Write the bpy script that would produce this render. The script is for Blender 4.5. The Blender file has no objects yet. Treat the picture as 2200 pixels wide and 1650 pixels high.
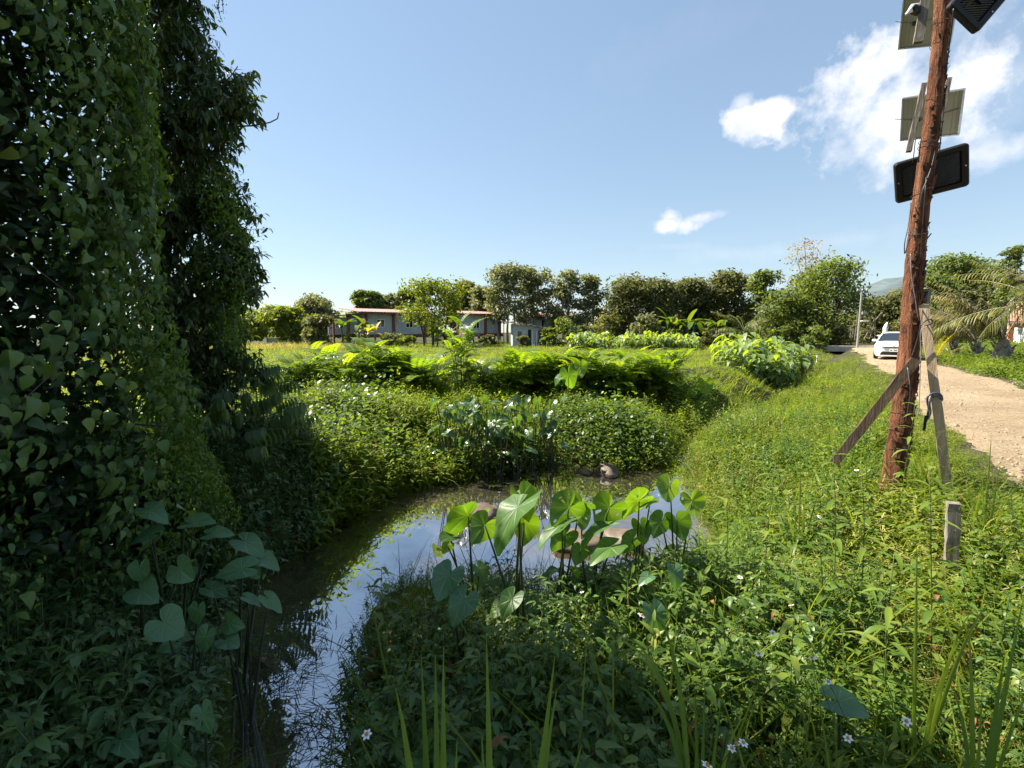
import bpy, math, random
import numpy as np
from mathutils import Vector, Matrix

# ------------------------------------------------------------------ camera, sky, sun, exposure
SC = bpy.context.scene
COL = SC.collection
R = math.radians
PITCH = R(6.5)
EYE = Vector((0.0, 0.0, 1.6))
cd = bpy.data.cameras.new("camera")
cam = bpy.data.objects.new("camera", cd)
COL.objects.link(cam)
cd.sensor_width = 36.0
cd.lens = 36.0 * 1000.0 / 2200.0
cd.clip_start = 0.05
cd.clip_end = 3000.0
cam.location = EYE
cam.rotation_euler = (math.pi / 2 - PITCH, 0, 0)
SC.camera = cam

SUN_AZ, SUN_EL = R(-64), R(49)          # azimuth from +Y towards +X
SUN_DIR = Vector((math.sin(SUN_AZ) * math.cos(SUN_EL), math.cos(SUN_AZ) * math.cos(SUN_EL), math.sin(SUN_EL)))
sd = bpy.data.lights.new("sun", "SUN")
sd.energy = 4.8
sd.angle = R(0.5)
sd.color = (1.0, 0.93, 0.80)
sun = bpy.data.objects.new("sun", sd)
COL.objects.link(sun)
sun.rotation_euler = SUN_DIR.to_track_quat("Z", "Y").to_euler()
sun.location = (0, 0, 40)

SC.view_settings.view_transform = "Standard"
SC.view_settings.look = "None"
SC.view_settings.exposure = 1.76
SC.view_settings.gamma = 1.0
SC.cycles.max_bounces = 7
SC.cycles.diffuse_bounces = 3
SC.cycles.glossy_bounces = 3
SC.cycles.transmission_bounces = 4
SC.cycles.transparent_max_bounces = 8
SC.cycles.use_denoising = True
SC.cycles.use_adaptive_sampling = True
SC.cycles.adaptive_threshold = 0.015
SC.cycles.caustics_reflective = False
SC.cycles.caustics_refractive = False
SC.cycles.sample_clamp_indirect = 4.0

CP, SP = math.cos(PITCH), math.sin(PITCH)


def ray(px, py):
    u, v = (px - 1100) / 1000.0, (825 - py) / 1000.0
    return Vector((u, CP + v * SP, -SP + v * CP))


def at(px, py, Y):
    """the point seen at photo pixel (px, py) at distance Y ahead"""
    d = ray(px, py)
    return EYE + d * (Y / d.y)


def node(nt, typ, loc=None, **kw):
    n = nt.nodes.new(typ)
    for k, v in kw.items():
        if k in n.inputs:
            n.inputs[k].default_value = v
        else:
            setattr(n, k, v)
    return n


def math_node(nt, op, a, b=None, c=None, clamp=False):
    n = nt.nodes.new("ShaderNodeMath")
    n.operation = op
    n.use_clamp = clamp
    for i, x in enumerate((a, b, c)):
        if x is None:
            continue
        if isinstance(x, (int, float)):
            n.inputs[i].default_value = x
        else:
            nt.links.new(x, n.inputs[i])
    return n.outputs[0]


world = bpy.data.worlds.new("World")
SC.world = world
world.use_nodes = True
wt = world.node_tree
wt.nodes.clear()
w_out = node(wt, "ShaderNodeOutputWorld")
w_bg = node(wt, "ShaderNodeBackground")
w_bg.inputs["Strength"].default_value = 0.066
sky = node(wt, "ShaderNodeTexSky")
sky.sky_type = "NISHITA"
sky.sun_disc = False
sky.sun_elevation = SUN_EL
sky.sun_rotation = SUN_AZ
sky.altitude = 0
sky.air_density = 1.15
sky.dust_density = 0.05
sky.ozone_density = 2.6
wt.links.new(w_bg.outputs[0], w_out.inputs[0])


def sky_clouds():
    """cumulus and streaks of the real sky, laid out by compass direction and height"""
    tc = node(wt, "ShaderNodeTexCoord")
    d = tc.outputs["Generated"]
    L = wt.links.new

    def vdot(a, vec):
        n = node(wt, "ShaderNodeVectorMath", operation="DOT_PRODUCT")
        L(a, n.inputs[0])
        n.inputs[1].default_value = vec
        return n.outputs["Value"]

    nz = node(wt, "ShaderNodeTexNoise")
    nz.inputs["Scale"].default_value = 7.5
    nz.inputs["Detail"].default_value = 8.0
    nz.inputs["Roughness"].default_value = 0.56
    L(d, nz.inputs["Vector"])
    n1 = math_node(wt, "SUBTRACT", nz.outputs["Fac"], 0.5)
    nz2 = node(wt, "ShaderNodeTexNoise")
    nz2.inputs["Scale"].default_value = 30.0
    nz2.inputs["Detail"].default_value = 6.0
    nz2.inputs["Roughness"].default_value = 0.6
    L(d, nz2.inputs["Vector"])
    n2 = math_node(wt, "SUBTRACT", nz2.outputs["Fac"], 0.5)
    nsum = math_node(wt, "MULTIPLY_ADD", n1, 2.2, math_node(wt, "MULTIPLY", n2, 1.0))
    total = None
    # azimuth and height (as photo pixels for the direction), half sizes in radians-ish, tilt, softness, opacity
    for px, py, ra, rb, tilt, soft, op in (
        (1880, 150, .078, .058, -25, .55, .97), (1955, 215, .130, .088, -20, .65, .95), (1860, 300, .075, .06, 30, .8, .72),
        (1975, 275, .09, .05, 0, 1.2, .55), (2085, 165, .11, .10, 20, 1.8, .42), (1990, 105, .12, .05, -25, 1.3, .7),
        (1612, 262, .050, .032, 6, .45, .97), (1656, 248, .030, .024, -20, .55, .92), (1595, 226, .020, .022, 0, .7, .6),
        (1435, 486, .050, .024, -4, .5, .97), (1505, 468, .045, .010, -6, .9, .75), (1440, 466, .026, .018, 0, .8, .9),
        (1760, 525, .16, .020, -4, 1.6, .36), (1600, 545, .18, .020, 2, 1.8, .26), (1450, 530, .08, .010, 2, 1.5, .26),
        (2150, 322, .06, .026, -5, .9, .65), (2160, 160, .08, .035, -10, 1.4, .38), (1450, 90, .22, .05, -14, 2.0, .07),
    ):
        c = ray(px, py).normalized()
        rgt = c.cross(Vector((0, 0, 1))).normalized()
        up = rgt.cross(c).normalized()
        q = R(tilt)
        r2 = rgt * math.cos(q) - up * math.sin(q)
        u2 = rgt * math.sin(q) + up * math.cos(q)
        a = math_node(wt, "DIVIDE", vdot(d, r2), ra)
        b = math_node(wt, "DIVIDE", vdot(d, u2), rb)
        rr = math_node(wt, "SQRT", math_node(wt, "ADD", math_node(wt, "MULTIPLY", a, a), math_node(wt, "MULTIPLY", b, b)))
        e = math_node(wt, "SUBTRACT", 1.0, rr)
        e = math_node(wt, "ADD", e, nsum)
        e = math_node(wt, "DIVIDE", e, soft, clamp=True)
        front = math_node(wt, "GREATER_THAN", vdot(d, c), 0.5)
        m = math_node(wt, "MULTIPLY", math_node(wt, "MULTIPLY", e, op), front)
        total = m if total is None else math_node(wt, "MAXIMUM", total, m)
    cshade = node(wt, "ShaderNodeTexNoise")
    cshade.inputs["Scale"].default_value = 14.0
    cshade.inputs["Detail"].default_value = 5.0
    L(d, cshade.inputs["Vector"])
    cr = node(wt, "ShaderNodeValToRGB")
    cr.color_ramp.elements[0].position = 0.34
    cr.color_ramp.elements[0].color = (3.9, 4.15, 4.75, 1)
    cr.color_ramp.elements[1].position = 0.62
    cr.color_ramp.elements[1].color = (5.5, 5.5, 5.65, 1)
    L(cshade.outputs["Fac"], cr.inputs["Fac"])
    mx = node(wt, "ShaderNodeMix", data_type="RGBA")
    L(total, mx.inputs[0])
    gm = node(wt, "ShaderNodeGamma")
    gm.inputs["Gamma"].default_value = 0.58
    L(sky.outputs[0], gm.inputs["Color"])
    sc_ = node(wt, "ShaderNodeMix", data_type="RGBA")
    sc_.blend_type = "MULTIPLY"
    sc_.inputs[0].default_value = 1.0
    sc_.inputs[7].default_value = (1.28, 1.40, 1.50, 1)
    L(gm.outputs[0], sc_.inputs[6])
    L(sc_.outputs[2], mx.inputs[6])
    L(cr.outputs[0], mx.inputs[7])
    L(mx.outputs[2], w_bg.inputs["Color"])


sky_clouds()

# ------------------------------------------------------------------ helpers
RNG = np.random.default_rng(7)
random.seed(7)


def tag(o, label=None, cat=None, group=None, kind=None):
    if label: o["label"] = label
    if cat: o["category"] = cat
    if group: o["group"] = group
    if kind: o["kind"] = kind
    return o


def empty(name, loc, label, cat, group=None):
    o = bpy.data.objects.new(name, None)
    COL.objects.link(o)
    o.location = loc
    o.empty_display_size = 0.1
    return tag(o, label, cat, group)


def mesh_obj(name, me, parent=None):
    o = bpy.data.objects.new(name, me)
    COL.objects.link(o)
    if parent is not None:
        o.parent = parent
    return o


def np_mesh(name, V, F, mats, midx=None, attrs=None, smooth=True):
    """a mesh of quads straight from arrays"""
    me = bpy.data.meshes.new(name)
    V = np.ascontiguousarray(V, dtype=np.float32)
    F = np.ascontiguousarray(F, dtype=np.int32)
    k = F.shape[1]
    me.vertices.add(len(V))
    me.vertices.foreach_set("co", V.ravel())
    me.loops.add(F.size)
    me.loops.foreach_set("vertex_index", F.ravel())
    me.polygons.add(len(F))
    me.polygons.foreach_set("loop_start", np.arange(0, F.size, k, dtype=np.int32))
    if midx is not None:
        me.polygons.foreach_set("material_index", np.asarray(midx, dtype=np.int32))
    if smooth:
        me.polygons.foreach_set("use_smooth", np.ones(len(F), dtype=bool))
    for an, av in (attrs or {}).items():
        a = me.attributes.new(an, "FLOAT", "POINT")
        a.data.foreach_set("value", np.ascontiguousarray(av, dtype=np.float32))
    for m in mats:
        me.materials.append(m)
    me.update(calc_edges=True)
    return me


class MB:
    """collects boxes, tubes and faces and links them as ONE mesh object"""

    def __init__(self):
        self.v, self.f, self.m = [], [], []

    def add(self, vs, fs, mat=0):
        n = len(self.v)
        self.v += [tuple(p) for p in vs]
        self.f += [tuple(i + n for i in f) for f in fs]
        self.m += [mat] * len(fs)
        return self

    def box(self, c, s, rot=None, mat=0, bev=0.0):
        x, y, z = s[0] / 2, s[1] / 2, s[2] / 2
        pts = [Vector(p) for p in ((-x, -y, -z), (x, -y, -z), (x, y, -z), (-x, y, -z), (-x, -y, z), (x, -y, z), (x, y, z), (-x, y, z))]
        if rot is not None:
            pts = [rot @ p for p in pts]
        c = Vector(c)
        return self.add([p + c for p in pts], [(0, 3, 2, 1), (4, 5, 6, 7), (0, 1, 5, 4), (1, 2, 6, 5), (2, 3, 7, 6), (3, 0, 4, 7)], mat)

    def tube(self, pts, rad, n=6, mat=0, cap=True):
        pts = [Vector(p) for p in pts]
        if isinstance(rad, (int, float)):
            rad = [rad] * len(pts)
        vs, fs = [], []
        ref = Vector((0.31, 0.17, 0.93))
        for i, p in enumerate(pts):
            t = (pts[min(i + 1, len(pts) - 1)] - pts[max(i - 1, 0)]).normalized()
            a = t.cross(ref)
            if a.length < 1e-3:
                a = t.cross(Vector((1, 0, 0)))
            a.normalize()
            b = t.cross(a)
            for k in range(n):
                q = 2 * math.pi * k / n
                vs.append(p + (a * math.cos(q) + b * math.sin(q)) * rad[i])
        for i in range(len(pts) - 1):
            for k in range(n):
                k2 = (k + 1) % n
                fs.append((i * n + k, i * n + k2, (i + 1) * n + k2, (i + 1) * n + k))
        if cap:
            fs.append(tuple(range(n - 1, -1, -1)))
            e = (len(pts) - 1) * n
            fs.append(tuple(range(e, e + n)))
        return self.add(vs, fs, mat)

    def build(self, name, mats, parent=None, smooth=False, origin=None):
        me = bpy.data.meshes.new(name)
        v = self.v
        if origin is not None:
            v = [(p[0] - origin[0], p[1] - origin[1], p[2] - origin[2]) for p in v]
        me.from_pydata(v, [], self.f)
        for m in (mats if isinstance(mats, (list, tuple)) else [mats]):
            me.materials.append(m)
        me.polygons.foreach_set("material_index", self.m)
        me.polygons.foreach_set("use_smooth", [smooth] * len(self.f))
        me.update()
        o = mesh_obj(name, me, parent)
        if origin is not None and parent is None:
            o.location = origin
        return o


def bezier(p0, p1, p2, n):
    p0, p1, p2 = Vector(p0), Vector(p1), Vector(p2)
    return [p0 * (1 - t) ** 2 + p1 * 2 * t * (1 - t) + p2 * t * t for t in (i / (n - 1) for i in range(n))]


# ------------------------------------------------------------------ materials
def new_mat(name):
    m = bpy.data.materials.new(name)
    m.use_nodes = True
    nt = m.node_tree
    b = nt.nodes["Principled BSDF"]
    return m, nt, b


def ramp(nt, fac, stops):
    r = nt.nodes.new("ShaderNodeValToRGB")
    while len(r.color_ramp.elements) < len(stops):
        r.color_ramp.elements.new(0.5)
    for e, (p, c) in zip(r.color_ramp.elements, stops):
        e.position = p
        e.color = (*c, 1)
    nt.links.new(fac, r.inputs["Fac"])
    return r.outputs["Color"]


def noise(nt, scale, detail=4, rough=0.55, coord="Object", vscale=None, dist=0.0):
    tc = nt.nodes.new("ShaderNodeTexCoord")
    n = nt.nodes.new("ShaderNodeTexNoise")
    n.inputs["Scale"].default_value = scale
    n.inputs["Detail"].default_value = detail
    n.inputs["Roughness"].default_value = rough
    n.inputs["Distortion"].default_value = dist
    src = tc.outputs[coord]
    if vscale is not None:
        mp = nt.nodes.new("ShaderNodeMapping")
        mp.inputs["Scale"].default_value = vscale
        nt.links.new(src, mp.inputs["Vector"])
        src = mp.outputs[0]
    nt.links.new(src, n.inputs["Vector"])
    return n.outputs["Fac"]


def bump(nt, b, h, strength=0.4, dist=0.02):
    n = nt.nodes.new("ShaderNodeBump")
    n.inputs["Strength"].default_value = strength
    n.inputs["Distance"].default_value = dist
    nt.links.new(h, n.inputs["Height"])
    nt.links.new(n.outputs[0], b.inputs["Normal"])


def mixc(nt, fac, a, b, mode="MIX"):
    n = nt.nodes.new("ShaderNodeMix")
    n.data_type = "RGBA"
    n.blend_type = mode
    for i, x in ((0, fac), (6, a), (7, b)):
        if isinstance(x, (int, float)):
            n.inputs[i].default_value = x
        elif isinstance(x, tuple):
            n.inputs[i].default_value = (*x, 1)
        else:
            nt.links.new(x, n.inputs[i])
    return n.outputs[2]


def foliage(name, stops, trans=0.4, rough=0.5, tint=(2.0, 1.9, 0.4), spec=0.16, veins=False):
    """leaf: colour by a per-leaf random value, light passing through"""
    m, nt, b = new_mat(name)
    at_ = nt.nodes.new("ShaderNodeAttribute")
    at_.attribute_name = "rnd"
    c = ramp(nt, at_.outputs["Fac"], [(p, (min(.5, k[0] * 1.45), min(.5, k[1] * 1.4), k[2] * 1.2)) for p, k in stops])
    if veins:
        va = nt.nodes.new("ShaderNodeAttribute"); va.attribute_name = "ang"
        ra = nt.nodes.new("ShaderNodeAttribute"); ra.attribute_name = "rad"
        w = math_node(nt, "ABSOLUTE", math_node(nt, "COSINE", math_node(nt, "MULTIPLY", va.outputs["Fac"], 4.5)))
        w = math_node(nt, "POWER", w, 26.0)
        w = math_node(nt, "MULTIPLY", w, math_node(nt, "SUBTRACT", 1.15, ra.outputs["Fac"]))
        c = mixc(nt, math_node(nt, "MULTIPLY", w, 0.8, clamp=True), c, (0.19, 0.26, 0.11))
        blot = noise(nt, 9, 5, 0.65)
        c = mixc(nt, math_node(nt, "MULTIPLY", math_node(nt, "SUBTRACT", blot, 0.58, clamp=True), 2.2, clamp=True), c, (0.13, 0.14, 0.035))
        bump(nt, b, math_node(nt, "ADD", w, math_node(nt, "MULTIPLY", noise(nt, 14, 3), 0.7)), 0.35, 0.012)
    else:
        blot = noise(nt, 23, 3, 0.6)
        c = mixc(nt, math_node(nt, "MULTIPLY", blot, 0.55), c, mixc(nt, 1.0, c, (0.55, 0.55, 0.5), "MULTIPLY"))
    nt.links.new(c, b.inputs["Base Color"])
    b.inputs["Roughness"].default_value = rough
    b.inputs["Specular IOR Level"].default_value = spec
    tr = nt.nodes.new("ShaderNodeBsdfTranslucent")
    tcol = mixc(nt, 1.0, c, tint, "MULTIPLY")
    nt.links.new(tcol, tr.inputs["Color"])
    ms = nt.nodes.new("ShaderNodeMixShader")
    ms.inputs[0].default_value = trans
    nt.links.new(b.outputs[0], ms.inputs[1])
    nt.links.new(tr.outputs[0], ms.inputs[2])
    nt.links.new(ms.outputs[0], nt.nodes["Material Output"].inputs["Surface"])
    return m


def plain(name, col, rough=0.6, metal=0.0, nscale=6.0, var=0.25, bmp=0.0, spec=0.5, vscale=None):
    m, nt, b = new_mat(name)
    f = noise(nt, nscale, 6, 0.6, vscale=vscale)
    d = tuple(c * (1 - var) for c in col)
    l = tuple(min(1, c * (1 + var)) for c in col)
    nt.links.new(ramp(nt, f, [(0.3, d), (0.7, l)]), b.inputs["Base Color"])
    b.inputs["Roughness"].default_value = rough
    b.inputs["Metallic"].default_value = metal
    b.inputs["Specular IOR Level"].default_value = spec
    if bmp:
        bump(nt, b, f, bmp, 0.02)
    return m


def wood(name, dark, mid, light, grain=(26, 26, 1.6), bmp=0.6):
    m, nt, b = new_mat(name)
    g = noise(nt, 1.0, 8, 0.65, vscale=grain, dist=0.6)
    p = noise(nt, 3.0, 5, 0.6)
    c = ramp(nt, g, [(0.28, dark), (0.5, mid), (0.74, light)])
    c = mixc(nt, math_node(nt, "MULTIPLY", math_node(nt, "SUBTRACT", p, 0.5, clamp=True), 2.4, clamp=True), c, dark)
    nt.links.new(c, b.inputs["Base Color"])
    b.inputs["Roughness"].default_value = 0.85
    b.inputs["Specular IOR Level"].default_value = 0.2
    bump(nt, b, g, bmp, 0.03)
    return m


M = {}
M["weed"] = foliage("weed leaves", [(0.0, (.032, .068, .014)), (0.45, (.066, .122, .022)), (0.8, (.108, .160, .030)), (1.0, (.180, .200, .055))], 0.45, .45, tint=(2.0, 2.0, .55), spec=.3)
M["bush"] = foliage("dark bush leaves", [(0.0, (.030, .062, .014)), (0.6, (.075, .125, .024)), (1.0, (.14, .18, .035))], 0.45, .42, spec=.35)
M["mound"] = foliage("sunny mound leaves", [(0.0, (.050, .085, .012)), (0.45, (.100, .150, .018)), (0.8, (.150, .190, .026)), (1.0, (.24, .24, .06))], 0.50, 0.6, tint=(2.1, 2.0, .5), spec=0.14)  # brighter, yellower copy of the weed leaves, sunlit glow put into the colour
M["weed_shade"] = foliage("shade tinted weed leaves", [(0.0, (.036, .075, .030)), (0.6, (.072, .128, .046)), (1.0, (.12, .165, .05))], 0.38, 0.42, spec=0.5)  # weed leaves with the shade of the left bank put into a bluish colour
M["bidens"] = foliage("ovate weed leaves", [(0.0, (.030, .066, .018)), (0.55, (.066, .120, .026)), (1.0, (.130, .175, .035))], 0.40, 0.42, spec=.4)
M["grass"] = foliage("grass blades", [(0.0, (.045, .085, .014)), (0.5, (.100, .145, .020)), (0.85, (.160, .185, .030)), (1.0, (.21, .21, .055))], 0.46, .55, spec=.1)
M["reed"] = foliage("broad grass blades", [(0.0, (.060, .110, .030)), (0.6, (.110, .165, .040)), (1.0, (.17, .21, .045))], 0.35, .45, spec=.35)
M["field"] = foliage("field grass", [(0.0, (.075, .118, .020)), (0.5, (.130, .182, .032)), (0.85, (.195, .225, .050)), (1.0, (.28, .26, .10))], 0.46, 0.6, spec=.08)
M["dry"] = foliage("dry grass", [(0.0, (.13, .13, .045)), (0.6, (.21, .19, .075)), (1.0, (.30, .26, .13))], 0.35)
M["seed"] = foliage("pale seed heads", [(0.0, (.17, .19, .06)), (1.0, (.30, .28, .14))], 0.4)
M["creeper"] = foliage("creeper leaves", [(0.0, (.045, .085, .014)), (0.6, (.092, .138, .024)), (1.0, (.160, .185, .045))], 0.42, .6, spec=.1)
M["vine"] = foliage("vine leaves", [(0.0, (.036, .080, .032)), (0.6, (.080, .142, .052)), (0.92, (.115, .180, .06)), (1.0, (.16, .21, .05))], 0.36, 0.48, spec=0.35)
M["vine_fine"] = foliage("fine vine leaves", [(0.0, (.036, .080, .020)), (0.6, (.075, .135, .030)), (1.0, (.13, .19, .042))], 0.42, 0.5)
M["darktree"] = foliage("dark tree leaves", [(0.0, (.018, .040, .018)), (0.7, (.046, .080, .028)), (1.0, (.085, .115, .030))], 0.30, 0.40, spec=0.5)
M["taro"] = foliage("taro leaf", [(0.0, (.030, .075, .022)), (0.5, (.050, .110, .028)), (1.0, (.105, .170, .028))], 0.46, 0.42, tint=(2.5, 2.3, .28), spec=0.32, veins=True)
M["taro_blue"] = foliage("taro leaf in shade", [(0.0, (.034, .088, .045)), (0.6, (.062, .130, .066)), (1.0, (.10, .155, .06))], 0.25, 0.40, spec=0.55, veins=True)  # shaded copy of the taro leaf, its bluish cast put into the colour
M["taro_mid"] = foliage("glossy taro leaf", [(0.0, (.030, .070, .022)), (0.6, (.055, .105, .032)), (1.0, (.10, .15, .04))], 0.35, 0.30, spec=0.6, veins=True)
M["senna"] = foliage("senna leaflets", [(0.0, (.050, .100, .014)), (0.5, (.110, .180, .020)), (1.0, (.180, .230, .03))], 0.50, 0.34, tint=(1.9, 1.8, .4), spec=.5)
M["stalk"] = plain("green stalk", (.060, .095, .025), 0.5, nscale=20)
M["petiole"] = plain("purple green petiole", (.045, .055, .022), 0.4, nscale=20)
M["stem_brown"] = plain("brown vine stem", (.060, .045, .030), 0.8, nscale=30, bmp=.3)
M["bark"] = wood("bark", (.030, .024, .018), (.075, .058, .042), (.14, .115, .09), (18, 18, 3))
M["bark_pale"] = wood("pale bark", (.12, .10, .085), (.25, .22, .19), (.40, .36, .32), (18, 18, 3))
M["t_green"] = foliage("tree leaves green", [(0.0, (.040, .066, .024)), (0.6, (.095, .130, .046)), (1.0, (.155, .18, .072))], 0.42)
M["t_bright"] = foliage("tree leaves yellow green", [(0.0, (.060, .095, .020)), (0.6, (.110, .145, .030)), (1.0, (.170, .185, .050))], 0.42)
M["t_grey"] = foliage("tree leaves grey green", [(0.0, (.058, .072, .044)), (0.6, (.135, .150, .090)), (1.0, (.21, .215, .14))], 0.42, tint=(1.7, 1.7, .8))
M["t_dark"] = foliage("tree leaves dark olive", [(0.0, (.040, .050, .024)), (0.6, (.105, .116, .056)), (1.0, (.175, .165, .085))], 0.42, tint=(1.7, 1.7, .7))
M["t_bare"] = foliage("sparse pinkish twigs", [(0.0, (.16, .13, .11)), (1.0, (.30, .25, .21))], 0.3)
M["banana"] = foliage("banana leaf", [(0.0, (.040, .080, .016)), (0.6, (.075, .125, .026)), (1.0, (.130, .165, .045))], 0.36, 0.4)
M["palm"] = foliage("palm leaflets", [(0.0, (.045, .070, .020)), (0.6, (.095, .110, .035)), (1.0, (.20, .18, .085))], 0.34, 0.4)
M["palm_dry"] = foliage("dry palm leaflets", [(0.0, (.065, .060, .030)), (0.6, (.125, .110, .060)), (1.0, (.21, .18, .115))], 0.34)
M["palm_gold"] = foliage("yellow palm leaflets", [(0.0, (.25, .20, .02)), (1.0, (.45, .36, .05))], 0.4)

# ------------------------------------------------------------------ terrain
STREAM = np.array([  # x, y, half width
    (-0.85, -1.5, .15), (-1.05, 0.8, .2), (-1.38, 2.3, .30), (-1.90, 3.6, .45), (-1.95, 4.5, .58), (-1.45, 5.4, .9), (-0.5, 6.0, 1.50),
    (0.65, 6.3, 1.95), (1.6, 6.8, 1.12), (2.9, 8.3, .16), (4.0, 10.4, .03), (5.4, 12.2, .18), (6.9, 13.9, .72), (8.3, 15.6, .25), (11.5, 19.5, -.35),
    (15, 24, -.5), (21, 32, -.5), (32, 46, -.5)])
WATER_Z = -0.9
ROAD_A = np.array((4.95, 4.3)); ROAD_D = np.array((0.565, 0.825)); ROAD_D = ROAD_D / np.linalg.norm(ROAD_D)
ROAD_N = np.array((ROAD_D[1], -ROAD_D[0]))          # points right of the track
ROAD_W = 2.9


def sstep(a, b, x):
    t = np.clip((x - a) / (b - a), 0, 1)
    return t * t * (3 - 2 * t)


def vnoise(x, y, s, seed=0):
    """smooth value noise on arrays"""
    x = np.asarray(x, float) * s + 37.1 * seed
    y = np.asarray(y, float) * s - 11.7 * seed
    xi, yi = np.floor(x), np.floor(y)
    fx, fy = x - xi, y - yi
    fx = fx * fx * (3 - 2 * fx); fy = fy * fy * (3 - 2 * fy)

    def h(a, b):
        q = np.sin(a * 127.1 + b * 311.7 + seed * 74.7) * 43758.5453
        return q - np.floor(q)
    return (h(xi, yi) * (1 - fx) + h(xi + 1, yi) * fx) * (1 - fy) + (h(xi, yi + 1) * (1 - fx) + h(xi + 1, yi + 1) * fx) * fy


def stream_dist(x, y):
    """signed distance to the water's edge, and which side (+1 = road side)"""
    x = np.asarray(x, float); y = np.asarray(y, float)
    best = np.full(x.shape, 1e9); bd = np.full(x.shape, 1e9); side = np.ones(x.shape)
    for (x0, y0, w0), (x1, y1, w1) in zip(STREAM[:-1], STREAM[1:]):
        dx, dy = x1 - x0, y1 - y0
        t = np.clip(((x - x0) * dx + (y - y0) * dy) / (dx * dx + dy * dy), 0, 1)
        px, py = x0 + t * dx, y0 + t * dy
        dd = np.hypot(x - px, y - py)
        e = dd - (w0 + t * (w1 - w0))
        s = np.where(dx * (y - py) - dy * (x - px) < 0, 1.0, -1.0)
        near = dd < bd
        side = np.where(near, s, side)
        bd = np.where(near, dd, bd)
        best = np.minimum(best, e)
    return best, side


def road_coord(x, y):
    rx, ry = np.asarray(x, float) - ROAD_A[0], np.asarray(y, float) - ROAD_A[1]
    s = rx * ROAD_D[0] + ry * ROAD_D[1]
    o = rx * ROAD_N[0] + ry * ROAD_N[1]
    o = o + 0.18 * np.sin(s * 0.33) + 0.10 * np.sin(s * 1.1 + 1)
    return s, o          # o: 0 at the left edge, ROAD_W at the right edge


def height(x, y):
    x = np.asarray(x, float); y = np.asarray(y, float)
    e, side = stream_dist(x, y)
    e = e + 0.16 * (vnoise(x, y, 1.9, 3) - 0.5)
    s, o = road_coord(x, y)
    wr = np.clip(1.0 + 0.10 * y, 0.9, 2.6)
    near = -0.05 - 0.55 * sstep(0.0, -1.7, o)
    rise_r = near + 1.0
    h_road = -1.0 + rise_r * np.clip(e / wr, 0, 1) ** 0.8
    fld = -0.42 + 0.25 * sstep(22, 60, y) + 0.35 * sstep(-0.5, -4.5, x + 0.28 * y - 1.2) * sstep(9, 5, y)
    h_field = -1.0 + (fld + 1.0) * np.clip(e / 2.2, 0, 1) ** 0.8
    h = np.where(side > 0, h_road, h_field)
    h = np.where(e < 0, -1.0 - 0.32 * sstep(0, -0.5, e), h)
    dry = sstep(0.1, 0.8, e)
    h = h + dry * (0.16 * (vnoise(x, y, 0.55, 1) - 0.5) + 0.06 * (vnoise(x, y, 2.3, 2) - 0.5))
    # low overgrown mounds beyond the pond
    for cx, cy, r, a in ((-3.1, 10.0, 1.9, .26), (-1.75, 9.0, .85, .08), (-4.6, 9.0, 1.1, .20), (-0.3, 9.2, .9, .12), (1.75, 9.5, .95, .34), (2.9, 10.8, .8, .30), (-.9, 11.2, 1.0, .20), (4.3, 13.9, 1.2, .50), (6.2, 15.6, 1.1, .5), (8.2, 18.4, 1.7, .6), (10.5, 22.0, 2.2, .5), (2.0, 15.5, 2.0, .2), (-4.6, 13.5, 2.4, .15), (-3.3, 5.6, 1.1, .55), (-2.9, 6.9, .9, .35), (-3.0, 4.6, .7, .25)):
        h = h + a * np.exp(-(((x - cx) ** 2 + (y - cy) ** 2) / (r * r)) ** 1.6) * sstep(0.0, 0.45, e)
    h = h - .10 * np.exp(-((x - 2.75) ** 2 + (y - 2.95) ** 2) / .5)
    # the track is level, the verge beyond it rises
    rd = sstep(-.55, -0.05, o) * sstep(ROAD_W + 0.9, ROAD_W + 0.1, o)
    h = h * (1 - rd) + 0.0 * rd
    verge = sstep(ROAD_W + 0.1, ROAD_W + 4.5, o)
    h = np.where(o > ROAD_W + 0.1, h * (1 - verge) + (0.55 + 0.25 * (vnoise(x, y, 0.4, 5) - 0.5)) * verge, h)
    return h


def hz(x, y):
    return float(height(np.array([x]), np.array([y]))[0])


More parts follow.
